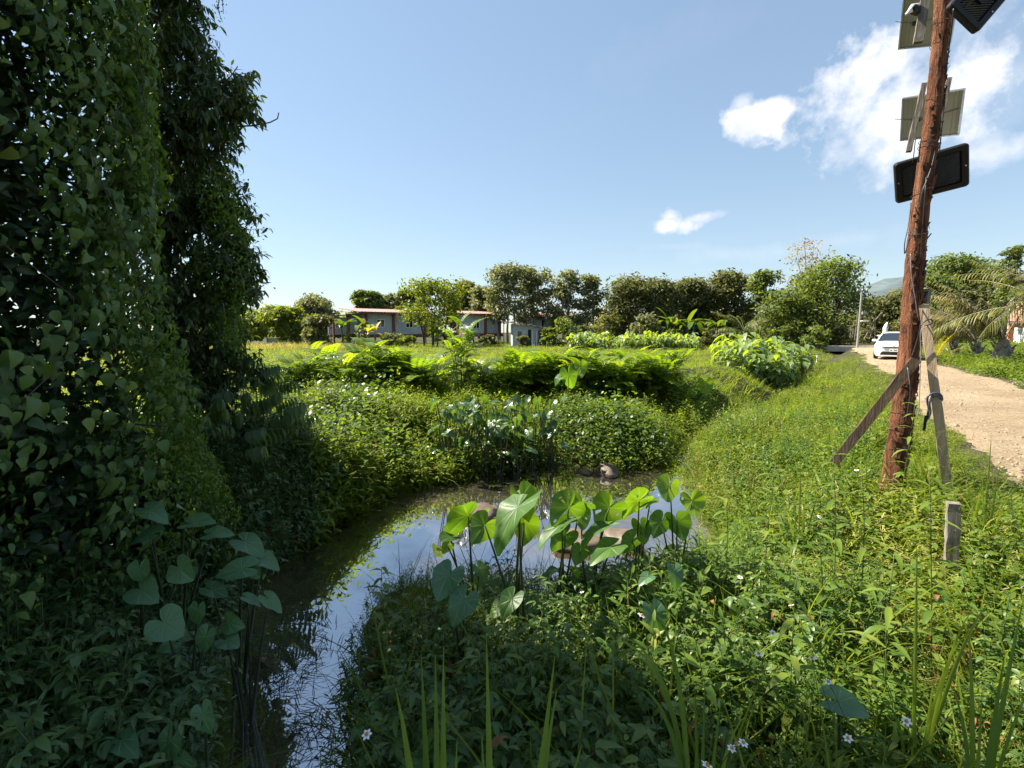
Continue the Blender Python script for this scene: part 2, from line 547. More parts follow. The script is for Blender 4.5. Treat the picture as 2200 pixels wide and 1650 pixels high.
def build_ground():
    t = np.linspace(-1, 1, 341)
    xs = 0.9 * np.sinh(t * 7.2) * 1.0 + 1.0
    u = np.linspace(0, 1, 331)
    ys = 4.0 + np.where(u < 0.22, 2.2 * np.sinh((u - 0.22) * 11), 2.2 * np.sinh((u - 0.22) * 7.9))
    X, Y = np.meshgrid(xs, ys)
    Z = height(X, Y)
    V = np.stack([X, Y, Z], -1).reshape(-1, 3)
    ny, nx = X.shape
    i = np.arange(ny - 1)[:, None] * nx + np.arange(nx - 1)[None, :]
    F = np.stack([i, i + 1, i + nx + 1, i + nx], -1).reshape(-1, 4)
    m, nt, b = new_mat("soil and leaf litter")
    n = noise(nt, 0.9, 8, 0.65)
    n2 = noise(nt, 14, 5, 0.6)
    c = ramp(nt, n, [(0.3, (.030, .034, .014)), (0.5, (.050, .055, .020)), (0.7, (.085, .075, .036))])
    c = mixc(nt, math_node(nt, "MULTIPLY", n2, 0.5), c, (.028, .024, .014))
    nt.links.new(c, b.inputs["Base Color"])
    b.inputs["Roughness"].default_value = 0.95
    b.inputs["Specular IOR Level"].default_value = 0.15
    bump(nt, b, n2, 0.8, 0.05)
    # pale sand under the pond water
    geo = nt.nodes.new("ShaderNodeNewGeometry")
    sx = nt.nodes.new("ShaderNodeSeparateXYZ")
    nt.links.new(geo.outputs["Position"], sx.inputs[0])
    low = math_node(nt, "LESS_THAN", sx.outputs["Z"], WATER_Z - 0.05)
    sand = ramp(nt, noise(nt, 0.7, 5, 0.6), [(0.40, (.07, .055, .03)), (0.56, (.40, .32, .22))])
    c2 = mixc(nt, low, c, sand)
    nt.links.new(c2, b.inputs["Base Color"])
    o = mesh_obj("ground", np_mesh("ground", V, F, [m]))
    tag(o, kind="structure")


build_ground()


def build_water():
    m, nt, b = new_mat("murky stream water")
    nt.nodes.remove(b)
    out = nt.nodes["Material Output"]
    gl = nt.nodes.new("ShaderNodeBsdfGlossy")
    gl.inputs["Roughness"].default_value = 0.015
    gl.inputs["Color"].default_value = (0.92, 0.95, 1.0, 1)
    tr = nt.nodes.new("ShaderNodeBsdfTransparent")
    tr.inputs["Color"].default_value = (0.78, 0.73, 0.60, 1)
    df = nt.nodes.new("ShaderNodeBsdfDiffuse")
    film_c = ramp(nt, noise(nt, 5, 6, 0.6), [(0.3, (.055, .048, .034)), (0.7, (.17, .145, .11))])
    nt.links.new(film_c, df.inputs["Color"])
    body = nt.nodes.new("ShaderNodeMixShader")
    body.inputs[0].default_value = 0.30
    nt.links.new(tr.outputs[0], body.inputs[1])
    nt.links.new(df.outputs[0], body.inputs[2])
    fr = nt.nodes.new("ShaderNodeFresnel")
    fr.inputs["IOR"].default_value = 1.45
    fac = math_node(nt, "MULTIPLY_ADD", fr.outputs[0], 1.2, 0.42, clamp=True)
    # floating dust film in soft patches
    fn = noise(nt, 0.55, 4, 0.55)
    film = math_node(nt, "MULTIPLY", math_node(nt, "SUBTRACT", fn, 0.46, clamp=True), 3.4, clamp=True)
    fac = math_node(nt, "MULTIPLY", fac, math_node(nt, "SUBTRACT", 1.0, math_node(nt, "MULTIPLY", film, 0.70)))
    ms = nt.nodes.new("ShaderNodeMixShader")
    nt.links.new(fac, ms.inputs[0])
    nt.links.new(body.outputs[0], ms.inputs[1])
    nt.links.new(gl.outputs[0], ms.inputs[2])
    nt.links.new(ms.outputs[0], out.inputs["Surface"])
    bp = nt.nodes.new("ShaderNodeBump")
    bp.inputs["Strength"].default_value = 0.05
    bp.inputs["Distance"].default_value = 0.02
    nt.links.new(noise(nt, 3.5, 3, 0.5), bp.inputs["Height"])
    nt.links.new(bp.outputs[0], gl.inputs["Normal"])
    x0, x1, y0, y1 = -6.0, 34.0, -3.0, 48.0
    o = MB().add([(x0, y0, WATER_Z), (x1, y0, WATER_Z), (x1, y1, WATER_Z), (x0, y1, WATER_Z)], [(0, 1, 2, 3)]).build("water", m)
    tag(o, kind="structure")


build_water()


def build_road():
    m, nt, b = new_mat("packed sandy dirt")
    big = noise(nt, 0.5, 6, 0.6)
    fine = noise(nt, 11, 8, 0.7)
    # ripples across the track, their streak shadows put into the colour
    q = math.atan2(ROAD_D[1], ROAD_D[0])
    tc = nt.nodes.new("ShaderNodeTexCoord")
    mp = nt.nodes.new("ShaderNodeMapping")
    mp.inputs["Rotation"].default_value = (0, 0, 0.12)
    mp.inputs["Scale"].default_value = (1.3, 9.0, 1)
    nt.links.new(tc.outputs["Object"], mp.inputs["Vector"])
    rn = nt.nodes.new("ShaderNodeTexNoise")
    rn.inputs["Scale"].default_value = 1.2
    rn.inputs["Detail"].default_value = 7
    rn.inputs["Roughness"].default_value = 0.7
    nt.links.new(mp.outputs[0], rn.inputs["Vector"])
    c = ramp(nt, big, [(0.3, (.275, .205, .128)), (0.7, (.40, .305, .20))])
    c = mixc(nt, math_node(nt, "MULTIPLY", math_node(nt, "SUBTRACT", rn.outputs["Fac"], 0.50, clamp=True), 3.2, clamp=True), c, (.18, .13, .08))
    c = mixc(nt, math_node(nt, "MULTIPLY", math_node(nt, "SUBTRACT", fine, 0.58, clamp=True), 2.5, clamp=True), c, (.11, .078, .05))
    nt.links.new(c, b.inputs["Base Color"])
    b.inputs["Roughness"].default_value = 0.95
    b.inputs["Specular IOR Level"].default_value = 0.1
    bump(nt, b, math_node(nt, "ADD", rn.outputs["Fac"], fine), 1.0, 0.09)
    ss = np.concatenate([np.arange(-9, 30, 0.22), np.arange(30, 52, 0.8)])
    nw = 15
    V, F = [], []
    for i, s in enumerate(ss):
        wob = 0.18 * math.sin(s * 0.33) + 0.10 * math.sin(s * 1.1 + 1)
        for k in range(nw):
            f = k / (nw - 1)
            edge = (abs(f - .5) * 2) ** 6
            jit = edge * 0.30 * (vnoise(np.array([s]), np.array([f * 9.]), 2.6, 4)[0] - .5) * 2
            o = -wob + f * ROAD_W + jit
            p = ROAD_A + ROAD_D * s + ROAD_N * o
            rut = -0.035 * math.exp(-((f - .28) / .09) ** 2) - 0.035 * math.exp(-((f - .74) / .09) ** 2)
            z = 0.050 + rut * .8 + 0.03 * (vnoise(np.array([p[0]]), np.array([p[1]]), 3.0, 9)[0] - .5) - edge * 0.085
            V.append((p[0], p[1], z))
    for i in range(len(ss) - 1):
        for k in range(nw - 1):
            a = i * nw + k
            F.append((a, a + 1, a + nw + 1, a + nw))
    o = mesh_obj("dirt_road", np_mesh("dirt_road", np.array(V), np.array(F), [m]))
    tag(o, kind="structure")
    # the paved lane that crosses behind the parked car
    pm = plain("pale concrete lane", (.42, .39, .35), 0.9, nscale=1.5, var=.15)
    a = at(1700, 728, 47); bb = at(2300, 735, 40)
    mb = MB()
    d = (bb - a); d.z = 0; d.normalize()
    nrm = Vector((-d.y, d.x, 0))
    q = []
    for p, w in ((a, 0), (bb, 0), (bb, 3.5), (a, 3.5)):
        r_ = p + nrm * w
        q.append((r_.x, r_.y, 0.14))
    mb.add(q + [(x, y, -0.4) for x, y, z in q], [(0, 1, 2, 3), (0, 4, 5, 1), (1, 5, 6, 2), (2, 6, 7, 3), (3, 7, 4, 0)])
    tag(mb.build("concrete_lane", pm), kind="structure")


build_road()


def build_hill():
    """one ridge far to the right and low wooded rises on the left"""
    m = plain("haze tinted wooded slope", (.085, .110, .115), 0.95, nscale=0.02, var=.35, spec=.1)  # haze of distance put into the slope as a grey-blue colour

    def ridge(name, pts, D, depth):
        V, F = [], []
        n = len(pts)
        rows = 7
        for r_ in range(rows):
            f = r_ / (rows - 1)
            for i, (px, py) in enumerate(pts):
                top = at(px, py, D)
                zz = -2 + (top.z + 2) * math.sin(f * math.pi / 2) * (1 + .06 * random.uniform(-1, 1) * (f > .1))
                V.append((top.x * (1 + (f - 1) * depth / D), top.y + (f - 1) * depth, zz))
        for r_ in range(rows - 1):
            for i in range(n - 1):
                a = r_ * n + i
                F.append((a, a + 1, a + n + 1, a + n))
        b0 = len(V)
        for i, (px, py) in enumerate(pts):           # back slope, so the ridge is solid
            top = at(px, py, D)
            V.append((top.x * (1 + depth / D), top.y + depth, -2))
        for i in range(n - 1):
            F.append((b0 - n + i, b0 - n + i + 1, b0 + i + 1, b0 + i))
        o = mesh_obj(name, np_mesh(name, np.array(V), np.array(F), [m]))
        tag(o, kind="structure")
    ridge("hill", [(1560, 700), (1640, 668), (1720, 650), (1800, 636), (1860, 618), (1900, 606), (1945, 597), (1990, 604), (2060, 615), (2150, 640), (2300, 690)], 900, 300)


build_hill()

# ------------------------------------------------------------------ leaves and plants as arrays
def width_at(shape, t):
    t = np.asarray(t, float)
    if shape == "lance":
        return np.sin(np.pi * np.clip(t * .93 + .05, 0, 1) ** .85)
    if shape == "ovate":
        return np.sin(np.pi * np.clip(t * .95 + .04, 0, 1) ** .68)
    if shape == "heart":
        return np.interp(t, [0, .06, .16, .3, .5, .75, .92, 1], [.45, .85, 1.0, .97, .78, .42, .13, .02])
    if shape == "oblong":
        return np.interp(t, [0, .1, .5, .88, 1], [.35, .8, 1.0, .85, .2])
    return np.interp(t, [0, .15, .6, 1], [.6, 1.0, .8, .03])      # blade


def leaf_arr(L, W, n=3, shape="lance", droop=.3, fold=.25, wave=0.0):
    t = np.linspace(0, 1, n + 1)
    w = width_at(shape, t) * W / 2 + .0006
    a = -droop * t * 1.3
    ds = L / n
    y = np.concatenate([[0], np.cumsum(np.cos((a[1:] + a[:-1]) / 2) * ds)])
    z = np.concatenate([[0], np.cumsum(np.sin((a[1:] + a[:-1]) / 2) * ds)])
    wv = wave * np.sin(t * 9) * L
    if fold is None:                                  # flat two-vertex strip
        V = np.stack([np.stack([-w, y, z], -1), np.stack([w, y, z], -1)], 1).reshape(-1, 3)
        i = np.arange(n) * 2
        return V, np.stack([i, i + 1, i + 3, i + 2], -1)
    V = np.stack([np.stack([-w, y, z + w * fold + wv], -1), np.stack([0 * w, y, z], -1), np.stack([w, y, z + w * fold - wv], -1)], 1).reshape(-1, 3)
    i = np.arange(n) * 3
    F = np.concatenate([np.stack([i, i + 1, i + 4, i + 3], -1), np.stack([i + 1, i + 2, i + 5, i + 4], -1)])
    return V, F


def frame(d, up=(0, 0, 1)):
    d = np.asarray(d, float); d = d / np.linalg.norm(d)
    x = np.cross(d, up)
    if np.linalg.norm(x) < 1e-4:
        x = np.array((1., 0, 0))
    x = x / np.linalg.norm(x)
    z = np.cross(x, d)
    return np.stack([x, d, z], 1)


def azel(az, el):
    return np.array((math.cos(az) * math.cos(el), math.sin(az) * math.cos(el), math.sin(el)))


class Proto:
    def __init__(self):
        self.V, self.F, self.Mi, self.Rn, self.n = [], [], [], [], 0

    def add(self, V, F, mat=0, rnd=None):
        self.V.append(V); self.F.append(F + self.n); self.n += len(V)
        self.Mi.append(np.full(len(F), mat)); self.Rn.append(np.full(len(V), RNG.random() if rnd is None else rnd))

    def leaf(self, p, d, L, W, n=3, shape="lance", droop=.3, fold=.25, mat=0, up=(0, 0, 1), rnd=None, wave=0.0):
        V, F = leaf_arr(L, W, n, shape, droop, fold, wave)
        self.add(V @ frame(d, up).T + np.asarray(p), F, mat, rnd)

    def stem(self, pts, r0, r1, mat=1, k=3, rnd=.5):
        pts = np.asarray(pts, float)
        n = len(pts)
        vs = []
        for i, p in enumerate(pts):
            fr = frame(pts[min(i + 1, n - 1)] - pts[max(i - 1, 0)], (.3, .2, .9))
            r = r0 + (r1 - r0) * i / max(1, n - 1)
            for j in range(k):
                q = 2 * math.pi * j / k
                vs.append(p + (fr[:, 0] * math.cos(q) + fr[:, 2] * math.sin(q)) * r)
        F = []
        for i in range(n - 1):
            for j in range(k):
                j2 = (j + 1) % k
                F.append((i * k + j, i * k + j2, (i + 1) * k + j2, (i + 1) * k + j))
        self.add(np.array(vs), np.array(F), mat, rnd)

    def done(self):
        return dict(V=np.concatenate(self.V), F=np.concatenate(self.F), M=np.concatenate(self.Mi), R=np.concatenate(self.Rn))


def combine(protos, pos, scale, yaw, tilt=None, tiltaz=None, which=None, rmix=.55):
    """copies of plant arrays merged into one set of arrays"""
    pos = np.asarray(pos, float); n = len(pos)
    which = RNG.integers(0, len(protos), n) if which is None else which
    tilt = np.zeros(n) if tilt is None else tilt
    tiltaz = RNG.random(n) * 2 * np.pi if tiltaz is None else tiltaz
    rn_i = RNG.random(n)
    Vs, Fs, Ms, Rs, base = [], [], [], [], 0
    for k, p in enumerate(protos):
        s = np.nonzero(which == k)[0]
        if len(s) == 0:
            continue
        c, sn = np.cos(yaw[s]), np.sin(yaw[s])
        v = p["V"]
        x = v[None, :, 0] * c[:, None] - v[None, :, 1] * sn[:, None]
        y = v[None, :, 0] * sn[:, None] + v[None, :, 1] * c[:, None]
        z = np.repeat(v[None, :, 2], len(s), 0)
        # lean the whole plant
        ax, ay = np.cos(tiltaz[s])[:, None], np.sin(tiltaz[s])[:, None]
        ct, st = np.cos(tilt[s])[:, None], np.sin(tilt[s])[:, None]
        al = x * ax + y * ay
        x2 = x + ax * (al * (ct - 1) + z * st)
        y2 = y + ay * (al * (ct - 1) + z * st)
        z2 = z * ct - al * st
        P = np.stack([x2, y2, z2], -1) * scale[s][:, None, None] + pos[s][:, None, :]
        Vs.append(P.reshape(-1, 3))
        nv = len(v)
        Fs.append((p["F"][None] + (np.arange(len(s)) * nv)[:, None, None] + base).reshape(-1, 4))
        base += nv * len(s)
        Ms.append(np.tile(p["M"], len(s)))
        Rs.append((rn_i[s][:, None] * rmix + p["R"][None] * (1 - rmix)).reshape(-1))
    return np.concatenate(Vs), np.concatenate(Fs), np.concatenate(Ms), np.concatenate(Rs)


def scatter(name, protos, mats, xy, smin, smax, tilt=.2, zoff=0.0, zadd=None, label=None, sink=.02):
    xy = np.asarray(xy, float)
    n = len(xy)
    z = height(xy[:, 0], xy[:, 1]) + zoff - sink
    if zadd is not None:
        z = z + zadd
    pos = np.column_stack([xy, z])
    e_, sd_ = info(xy)[:2]
    o_ = road_coord(xy[:, 0], xy[:, 1])[1]
    edge_ = np.where(sd_ > 0, (.72 + .28 * sstep(.1, .8, e_)) * np.where(o_ < .3, .42 + .58 * sstep(-.02, -1.0, o_), 1), 1.0)
    sc = edge_ * (smin + (smax - smin) * RNG.random(n)) * (.70 + .62 * vnoise(xy[:, 0], xy[:, 1], 1.3, 71))
    V, F, Mi, Rn = combine(protos, pos, sc, RNG.random(n) * 2 * np.pi, np.abs(RNG.normal(0, tilt, n)))
    o = mesh_obj(name, np_mesh(name, V, F, mats, Mi, {"rnd": Rn}))
    return tag(o, label, kind="stuff")


def polar(n, r0, r1, a0, a1, p=1.0):
    """points around the camera: p=1 the same number per ring, falling off with distance; angles from straight ahead, degrees"""
    u = RNG.random(n)
    if p == 2:
        r = r0 * (r1 / r0) ** u
    elif p == 1:
        r = r0 + (r1 - r0) * u
    else:
        r = np.sqrt(r0 * r0 + (r1 * r1 - r0 * r0) * u)
    a = np.radians(a0 + (a1 - a0) * RNG.random(n))
    return np.column_stack([r * np.sin(a), r * np.cos(a)])


def info(xy):
    e, side = stream_dist(xy[:, 0], xy[:, 1])
    s, o = road_coord(xy[:, 0], xy[:, 1])
    return e, side, s, o


# plant prototypes
def weed(h, nl, L, W, n=3, lod=False, stems=1, spread=.1, topcurve=.15):
    P = Proto()
    for s in range(stems):
        q = random.uniform(0, 6.28)
        b = np.array((math.cos(q), math.sin(q), 0)) * (spread * random.random() if stems > 1 else 0)
        hh = h * random.uniform(.7, 1.05)
        lean = np.array((math.cos(q), math.sin(q), 0)) * topcurve * hh * random.uniform(.3, 1.3)
        pts = [b + lean * t * t + np.array((0, 0, hh * t)) for t in np.linspace(0, 1, 4)]
        if not lod:
            P.stem(pts, .004, .0022)
        az = random.uniform(0, 6.28)
        for i in range(nl):
            t = .12 + .88 * (i + .5) / nl
            p = b + lean * t * t + np.array((0, 0, hh * t))
            az += 2.4 + random.uniform(-.4, .4)
            el = random.uniform(.05, .55) + .6 * t ** 3
            k = (1.05 - .55 * max(0, t - .6) / .4) * random.uniform(.7, 1.15)
            P.leaf(p, azel(az, el), L * k, W * k, n, "lance", random.uniform(.3, .9), None if lod else .25)
    return P.done()


def bidens(h, nl, L, W):
    P = Proto()
    lean = azel(random.uniform(0, 6.28), 0) * h * .2 * random.random()
    P.stem([lean * t * t + np.array((0, 0, h * t)) for t in np.linspace(0, 1, 4)], .004, .002)
    az = random.uniform(0, 6.28)
    for i in range(nl):
        t = .2 + .8 * (i + .6) / nl
        p = lean * t * t + np.array((0, 0, h * t))
        az += math.pi / 2 + random.uniform(-.3, .3)
        for sgn in (0, math.pi):
            d = azel(az + sgn, random.uniform(.1, .7))
            pl = L * random.uniform(.5, .9)
            e = p + d * pl
            P.stem([p, p + d * pl * .5, e], .0016, .001)
            k = random.uniform(.7, 1.15) * (1.1 - .35 * t)
            P.leaf(e, azel(az + sgn, random.uniform(-.3, .3)), L * k, W * k, 4, "ovate", random.uniform(.3, .9), .3)
            if random.random() < .8:
                for dd in (1.05, -1.05):
                    P.leaf(e - d * pl * .15, azel(az + sgn + dd, random.uniform(-.3, .25)), L * k * .72, W * k * .75, 3, "ovate", random.uniform(.3, .8), .3)
    return P.done()


def grass_tuft(nb, L, W, n=4, flat=True, spread=.04, open_=.5):
    P = Proto()
    for i in range(nb):
        q = random.uniform(0, 6.28)
        l = L * random.uniform(.45, 1.1)
        P.leaf(azel(random.uniform(0, 6.28), 0) * spread * random.random(), azel(q, random.uniform(1.5 - open_, 1.5)), l, W * random.uniform(.7, 1.2), n, "blade",
               random.uniform(.3, 1.5), None if flat else .35)
    return P.done()


def seed_tuft(nb, L, W):
    P = Proto()
    for i in range(nb):
        q = random.uniform(0, 6.28)
        P.leaf(azel(random.uniform(0, 6.28), 0) * .05 * random.random(), azel(q, random.uniform(.7, 1.5)), L * random.uniform(.4, 1.0), W, 3, "blade", random.uniform(.4, 1.6), None)
    for i in range(3):
        q = random.uniform(0, 6.28)
        top = azel(q, 1.2) * L * random.uniform(.8, 1.2)
        P.leaf((0, 0, 0), top, np.linalg.norm(top), .003, 2, "blade", .2, None)
        for k in range(4):
            P.leaf(top * random.uniform(.8, 1.0), azel(random.uniform(0, 6.28), random.uniform(-.3, .8)), .035, .012, 1, "oblong", .2, None, mat=1)
    return P.done()


def panicle_grass(h, W=.008):
    """tall grass stalk with an open, thin seed head and long arching blades"""
    P = Proto()
    lean = azel(random.uniform(0, 6.28), 0) * h * random.uniform(.1, .35)
    pt = lambda t: lean * t ** 1.8 + np.array((0, 0, h * t * (1 - .08 * t)))
    P.stem([pt(t) for t in np.linspace(0, 1, 7)], .0028, .0012, mat=0)
    az = random.uniform(0, 6.28)
    for t in (.1, .22, .36, .5):
        az += 2.5
        P.leaf(pt(t), azel(az, random.uniform(.7, 1.2)), h * random.uniform(.28, .42), W * random.uniform(.8, 1.3), 5, "blade", random.uniform(.7, 1.6), .3)
    for i in range(11):
        t = .68 + .32 * i / 10
        az += 2.4
        p = pt(t); d = azel(az, random.uniform(.2, .8))
        l = h * .17 * (1.2 - t) * 2.2
        P.stem([p, p + d * l * .5 + (0, 0, .01), p + d * l], .0011, .0007, mat=1)
        for k in range(4):
            P.leaf(p + d * l * random.uniform(.3, 1), azel(random.uniform(0, 6.28), random.uniform(-.5, .4)), .012, .004, 1, "oblong", 0, None, mat=1)
    return P.done()


def creeper(nl, L, sp):
    P = Proto()
    for i in range(nl):
        p = np.array((random.gauss(0, sp), random.gauss(0, sp), random.uniform(.04, .26)))
        P.leaf(p, azel(random.uniform(0, 6.28), random.uniform(-.5, .5)), L * random.uniform(.6, 1.2), L * random.uniform(.45, .7), 2, "ovate", .5, None)
    return P.done()


WEED_HI = [weed(random.uniform(.40, .62), 17, .085, .019, 3) for _ in range(6)]
WEED_MID = [weed(random.uniform(.34, .52), 12, random.uniform(.085, .13), random.uniform(.024, .04), 3, lod=True, stems=2, spread=.16) for _ in range(8)]
BIDENS = [bidens(random.uniform(.38, .66), random.randint(5, 7), random.uniform(.06, .095), random.uniform(.030, .045)) for _ in range(9)]
TUFT_HI = [grass_tuft(13, random.uniform(.34, .55), .007, 4) for _ in range(5)]
TUFT_FINE = [grass_tuft(16, random.uniform(.22, .34), .0045, 3, open_=.9) for _ in range(4)]
FIELD_T = [grass_tuft(9, random.uniform(.32, .5), .014, 2, spread=.16, open_=.8) for _ in range(5)]
SEED_T = [seed_tuft(11, random.uniform(.22, .36), .008) for _ in range(5)]
CREEP = [creeper(16, .07, .15) for _ in range(5)]
PANICLE = [panicle_grass(random.uniform(.75, 1.15)) for _ in range(5)]


M["dead"] = foliage("dead leaf", [(0.0, (.09, .045, .022)), (1.0, (.19, .105, .05))], .25)
M["gravel"] = plain("tan gravel", (.26, .20, .14), 0.9, nscale=9, var=.4)


def dead_proto():
    P = Proto()
    for k in range(4):
        a = random.uniform(0, 6.28)
        d = azel(a, random.uniform(.15, 1.2)) * random.uniform(.25, .6)
        P.stem([(0, 0, .05), d * .5 + (0, 0, .08), d + (0, 0, random.uniform(-.05, .05))], .0025, .001, mat=0)
    for k in range(4):
        P.leaf((random.gauss(0, .1), random.gauss(0, .1), random.uniform(.15, .32)), azel(random.uniform(0, 6.28), random.uniform(-.9, .3)), random.uniform(.04, .09), random.uniform(.015, .03), 4, "ovate", 1.5, .7, mat=1)
    return P.done()


def pebble_proto():
    P = Proto()
    for k in range(4):
        c = np.array((random.gauss(0, .12), random.gauss(0, .12), 0)); r = random.uniform(.006, .02)
        vs = [c + np.array((math.cos(q) * r * random.uniform(.7, 1.2), math.sin(q) * r * random.uniform(.7, 1.2), z * r)) for z in (-.3, .45) for q in (0, 1.57, 3.14, 4.71)]
        P.add(np.array(vs), np.array([(0, 1, 5, 4), (1, 2, 6, 5), (2, 3, 7, 6), (3, 0, 4, 7), (4, 5, 6, 7)]))
    return P.done()


DEADS = [dead_proto() for _ in range(5)]
PEBBLES = [pebble_proto() for _ in range(5)]
ARCH = [grass_tuft(5, random.uniform(.65, .95), .009, 7, open_=.55) for _ in range(5)]
LUSH = [weed(random.uniform(.55, .85), 18, .13, .034, 4, stems=1) for _ in range(5)]


def ground_cover():
    # taller leafy growth on the sunny bank
    xy = polar(3600, 2.4, 13, 12, 50, 1)
    e, side, s, o = info(xy)
    ok = (side > 0) & (e > .35) & (o < -.75) & (vnoise(xy[:, 0], xy[:, 1], 1.1, 23) > .30)
    for ax, ay, w in ((3.27, 3.45, .3), (4.28, 4.62, .3), (4.22, 5.0, .3)):
        q = np.hypot(ax, ay); al = (xy[:, 0] * ax + xy[:, 1] * ay) / q; ac = np.abs(xy[:, 0] * ay - xy[:, 1] * ax) / q
        ok &= ~((ac < w) & (al > q - 1.6) & (al < q + .3))
    q = np.concatenate([polar(1500, 1.5, 6.5, -30, 52, 1), polar(1500, 6, 14, 16, 44, 1)])
    e2, sd2, s2, o2 = info(q)
    q = q[(sd2 > 0) & (e2 > .15) & (o2 < -.3)]
    scatter("arching_grass", ARCH, [M["grass"]], q, .6, 1.15, .3, label="long thin arching grass blades rising out of the near bank")
    q = polar(420, 2.6, 7.5, 30, 50, 1)
    e2, sd2, s2, o2 = info(q)
    q = q[(sd2 > 0) & (o2 < -.3) & (o2 > -2.0)]
    for ax, ay, w in ((3.27, 3.45, .12), (4.28, 4.62, .1), (4.22, 5.0, .12)):
        d_ = np.hypot(ax, ay); al = (q[:, 0] * ax + q[:, 1] * ay) / d_; ac = np.abs(q[:, 0] * ay - q[:, 1] * ax) / d_
        q = q[~((ac < w) & (al > d_ - 1.6) & (al < d_ + .2))]
    scatter("roadside_tall_grass", ARCH + TUFT_HI, [M["grass"]], q, .7, 1.3, .25, label="tall tangled grass along the near edge of the dirt road")
    scatter("lush_weeds", LUSH, [M["weed"], M["stalk"]], xy[ok], .5, 1.2, .32, label="taller bright leafy weeds on the sunny near bank")
    _cover()


def _cover():
    # ---- near bank, in front of and beside the camera (road side of the stream)
    xy = polar(17000, .75, 6.5, -62, 66, 1)
    e, side, s, o = info(xy)
    ok = (side > 0) & (e > .08) & (o < -.02)
    for ax, ay, w in ((3.27, 3.45, .28), (4.28, 4.62, .22), (4.22, 5.0, .18), (3.45, 4.95, .2)):      # worn spots around the stake, planks and pole
        q = np.hypot(ax, ay)
        al = (xy[:, 0] * ax + xy[:, 1] * ay) / q
        ac = np.abs(xy[:, 0] * ay - xy[:, 1] * ax) / q
        ok &= ~((ac < w) & (al > q - 1.6) & (al < q + .2) & (RNG.random(len(xy)) < .9))
    xy, e, o = xy[ok], e[ok], o[ok]
    r = np.hypot(xy[:, 0], xy[:, 1])
    # leave the low strip at the water for grass, keep a little clearing round the camera
    pick = np.clip(.5 + 1.15 * (vnoise(xy[:, 0], xy[:, 1], 1.5, 61) - .5) + .62 * (RNG.random(len(xy)) - .5), 0, 1)
    sunny = sstep(-1.6, 2.6, xy[:, 0] - .25 * xy[:, 1])
    edge = sstep(.55, .12, e)
    hmax = np.clip(.45 + .35 * sstep(1.0, 3.5, r), 0, 1)
    far = sstep(2.8, 5.5, r)
    a = (pick < .40 * (1 - edge) * (1 - .5 * far)) & (r > 1.0)
    b = (pick >= .42) & (pick < .64) & (r > 1.0)
    c = (pick >= .64)
    sub = lambda m, f: np.nonzero(m)[0][: int(m.sum() * f)]
    ia = sub(a, .80)
    scatter("undergrowth_leaves", BIDENS, [M["bidens"], M["stalk"]], xy[ia], .42, 1.0, .34, label="broad leaved weeds covering the near bank")
    ib = sub(b, .85)
    scatter("undergrowth_weeds", WEED_HI, [M["weed"], M["stalk"]], xy[ib], .5, 1.1, .34, label="narrow leaved weeds growing through the near bank")
    ic = sub(c, .85)
    scatter("bank_grass", TUFT_HI + TUFT_FINE, [M["grass"]], xy[ic], .5, .95, .35, label="thin grass growing along the near bank")
    # ---- verge of the track and slope down to the stream, further on
    xy = polar(30000, 4.2, 40, 8, 55, 2)
    e, side, s, o = info(xy)
    jag = .35 * (vnoise(xy[:, 0], xy[:, 1], 1.7, 8) - .5)
    ok = (side > 0) & (e > .02) & (o + jag < .0)
    xy, e, o = xy[ok], e[ok], o[ok]
    r = np.hypot(xy[:, 0], xy[:, 1])
    pick = np.clip(.5 + .95 * (vnoise(xy[:, 0], xy[:, 1], 1.1, 63) - .5) + .75 * (RNG.random(len(xy)) - .5), 0, .999)
    grow = .75 + .04 * np.clip(r, 4, 25)
    i1 = np.nonzero(pick < .20)[0]; i2 = np.nonzero((pick >= .20) & (pick < .55))[0]; i3 = np.nonzero((pick >= .55) & (pick < .72))[0]; i4 = np.nonzero(pick >= .72)[0]
    scatter("slope_grass", TUFT_HI, [M["grass"]], xy[i4], .6, 1.15, .45, label="arching grass blades on the slope beside the dirt road")
    scatter("verge_grass", SEED_T, [M["grass"], M["seed"]], xy[i1], .95, 1.6, .3, label="pale tipped grass on the slope beside the dirt road")
    scatter("verge_weeds", WEED_MID, [M["mound"], M["stalk"]], xy[i2], .5, 1.05, .3, label="leafy weeds on the slope beside the dirt road")
    scatter("verge_creeper", CREEP, [M["creeper"]], xy[i3], .7, 1.4, .3, label="creeping leaves on the slope beside the dirt road")
    # ---- beyond the track
    xy = polar(26000, 7, 48, 30, 66, 2)
    e, side, s, o = info(xy)
    jag = .7 * (vnoise(xy[:, 0], xy[:, 1], 1.1, 6) - .5)
    ok = (o + jag > ROAD_W + .05) & (o < 22)
    xy = xy[ok]
    scatter("roadside_creeper", CREEP, [M["creeper"]], xy, .9, 1.7, .3, label="low green creeper covering the far verge of the dirt road")
    # ---- overgrown mounds beyond the pond, left of the stream
    xy = polar(26000, 5.0, 16.5, -50, 36, 1)
    e, side, s, o = info(xy)
    shade = (xy[:, 0] < np.where(xy[:, 1] < 5, -1.9, -2.2 - .62 * (xy[:, 1] - 5))) & (xy[:, 1] < 7.4)
    ok = (side < 0) & (e > .02) & ~shade
    xy2 = xy[ok]
    dens = .55 + .45 * (vnoise(xy2[:, 0], xy2[:, 1], .9, 12) > .35)
    xy2 = xy2[RNG.random(len(xy2)) < dens]
    k = RNG.random(len(xy2))
    hsc = .75 + .6 * vnoise(xy2[:, 0], xy2[:, 1], .7, 14)
    bush = ((xy2[:, 0] - 1.75) ** 2 + (xy2[:, 1] - 9.3) ** 2 < 1.25) | (vnoise(xy2[:, 0], xy2[:, 1], 1.0, 81) > .72)
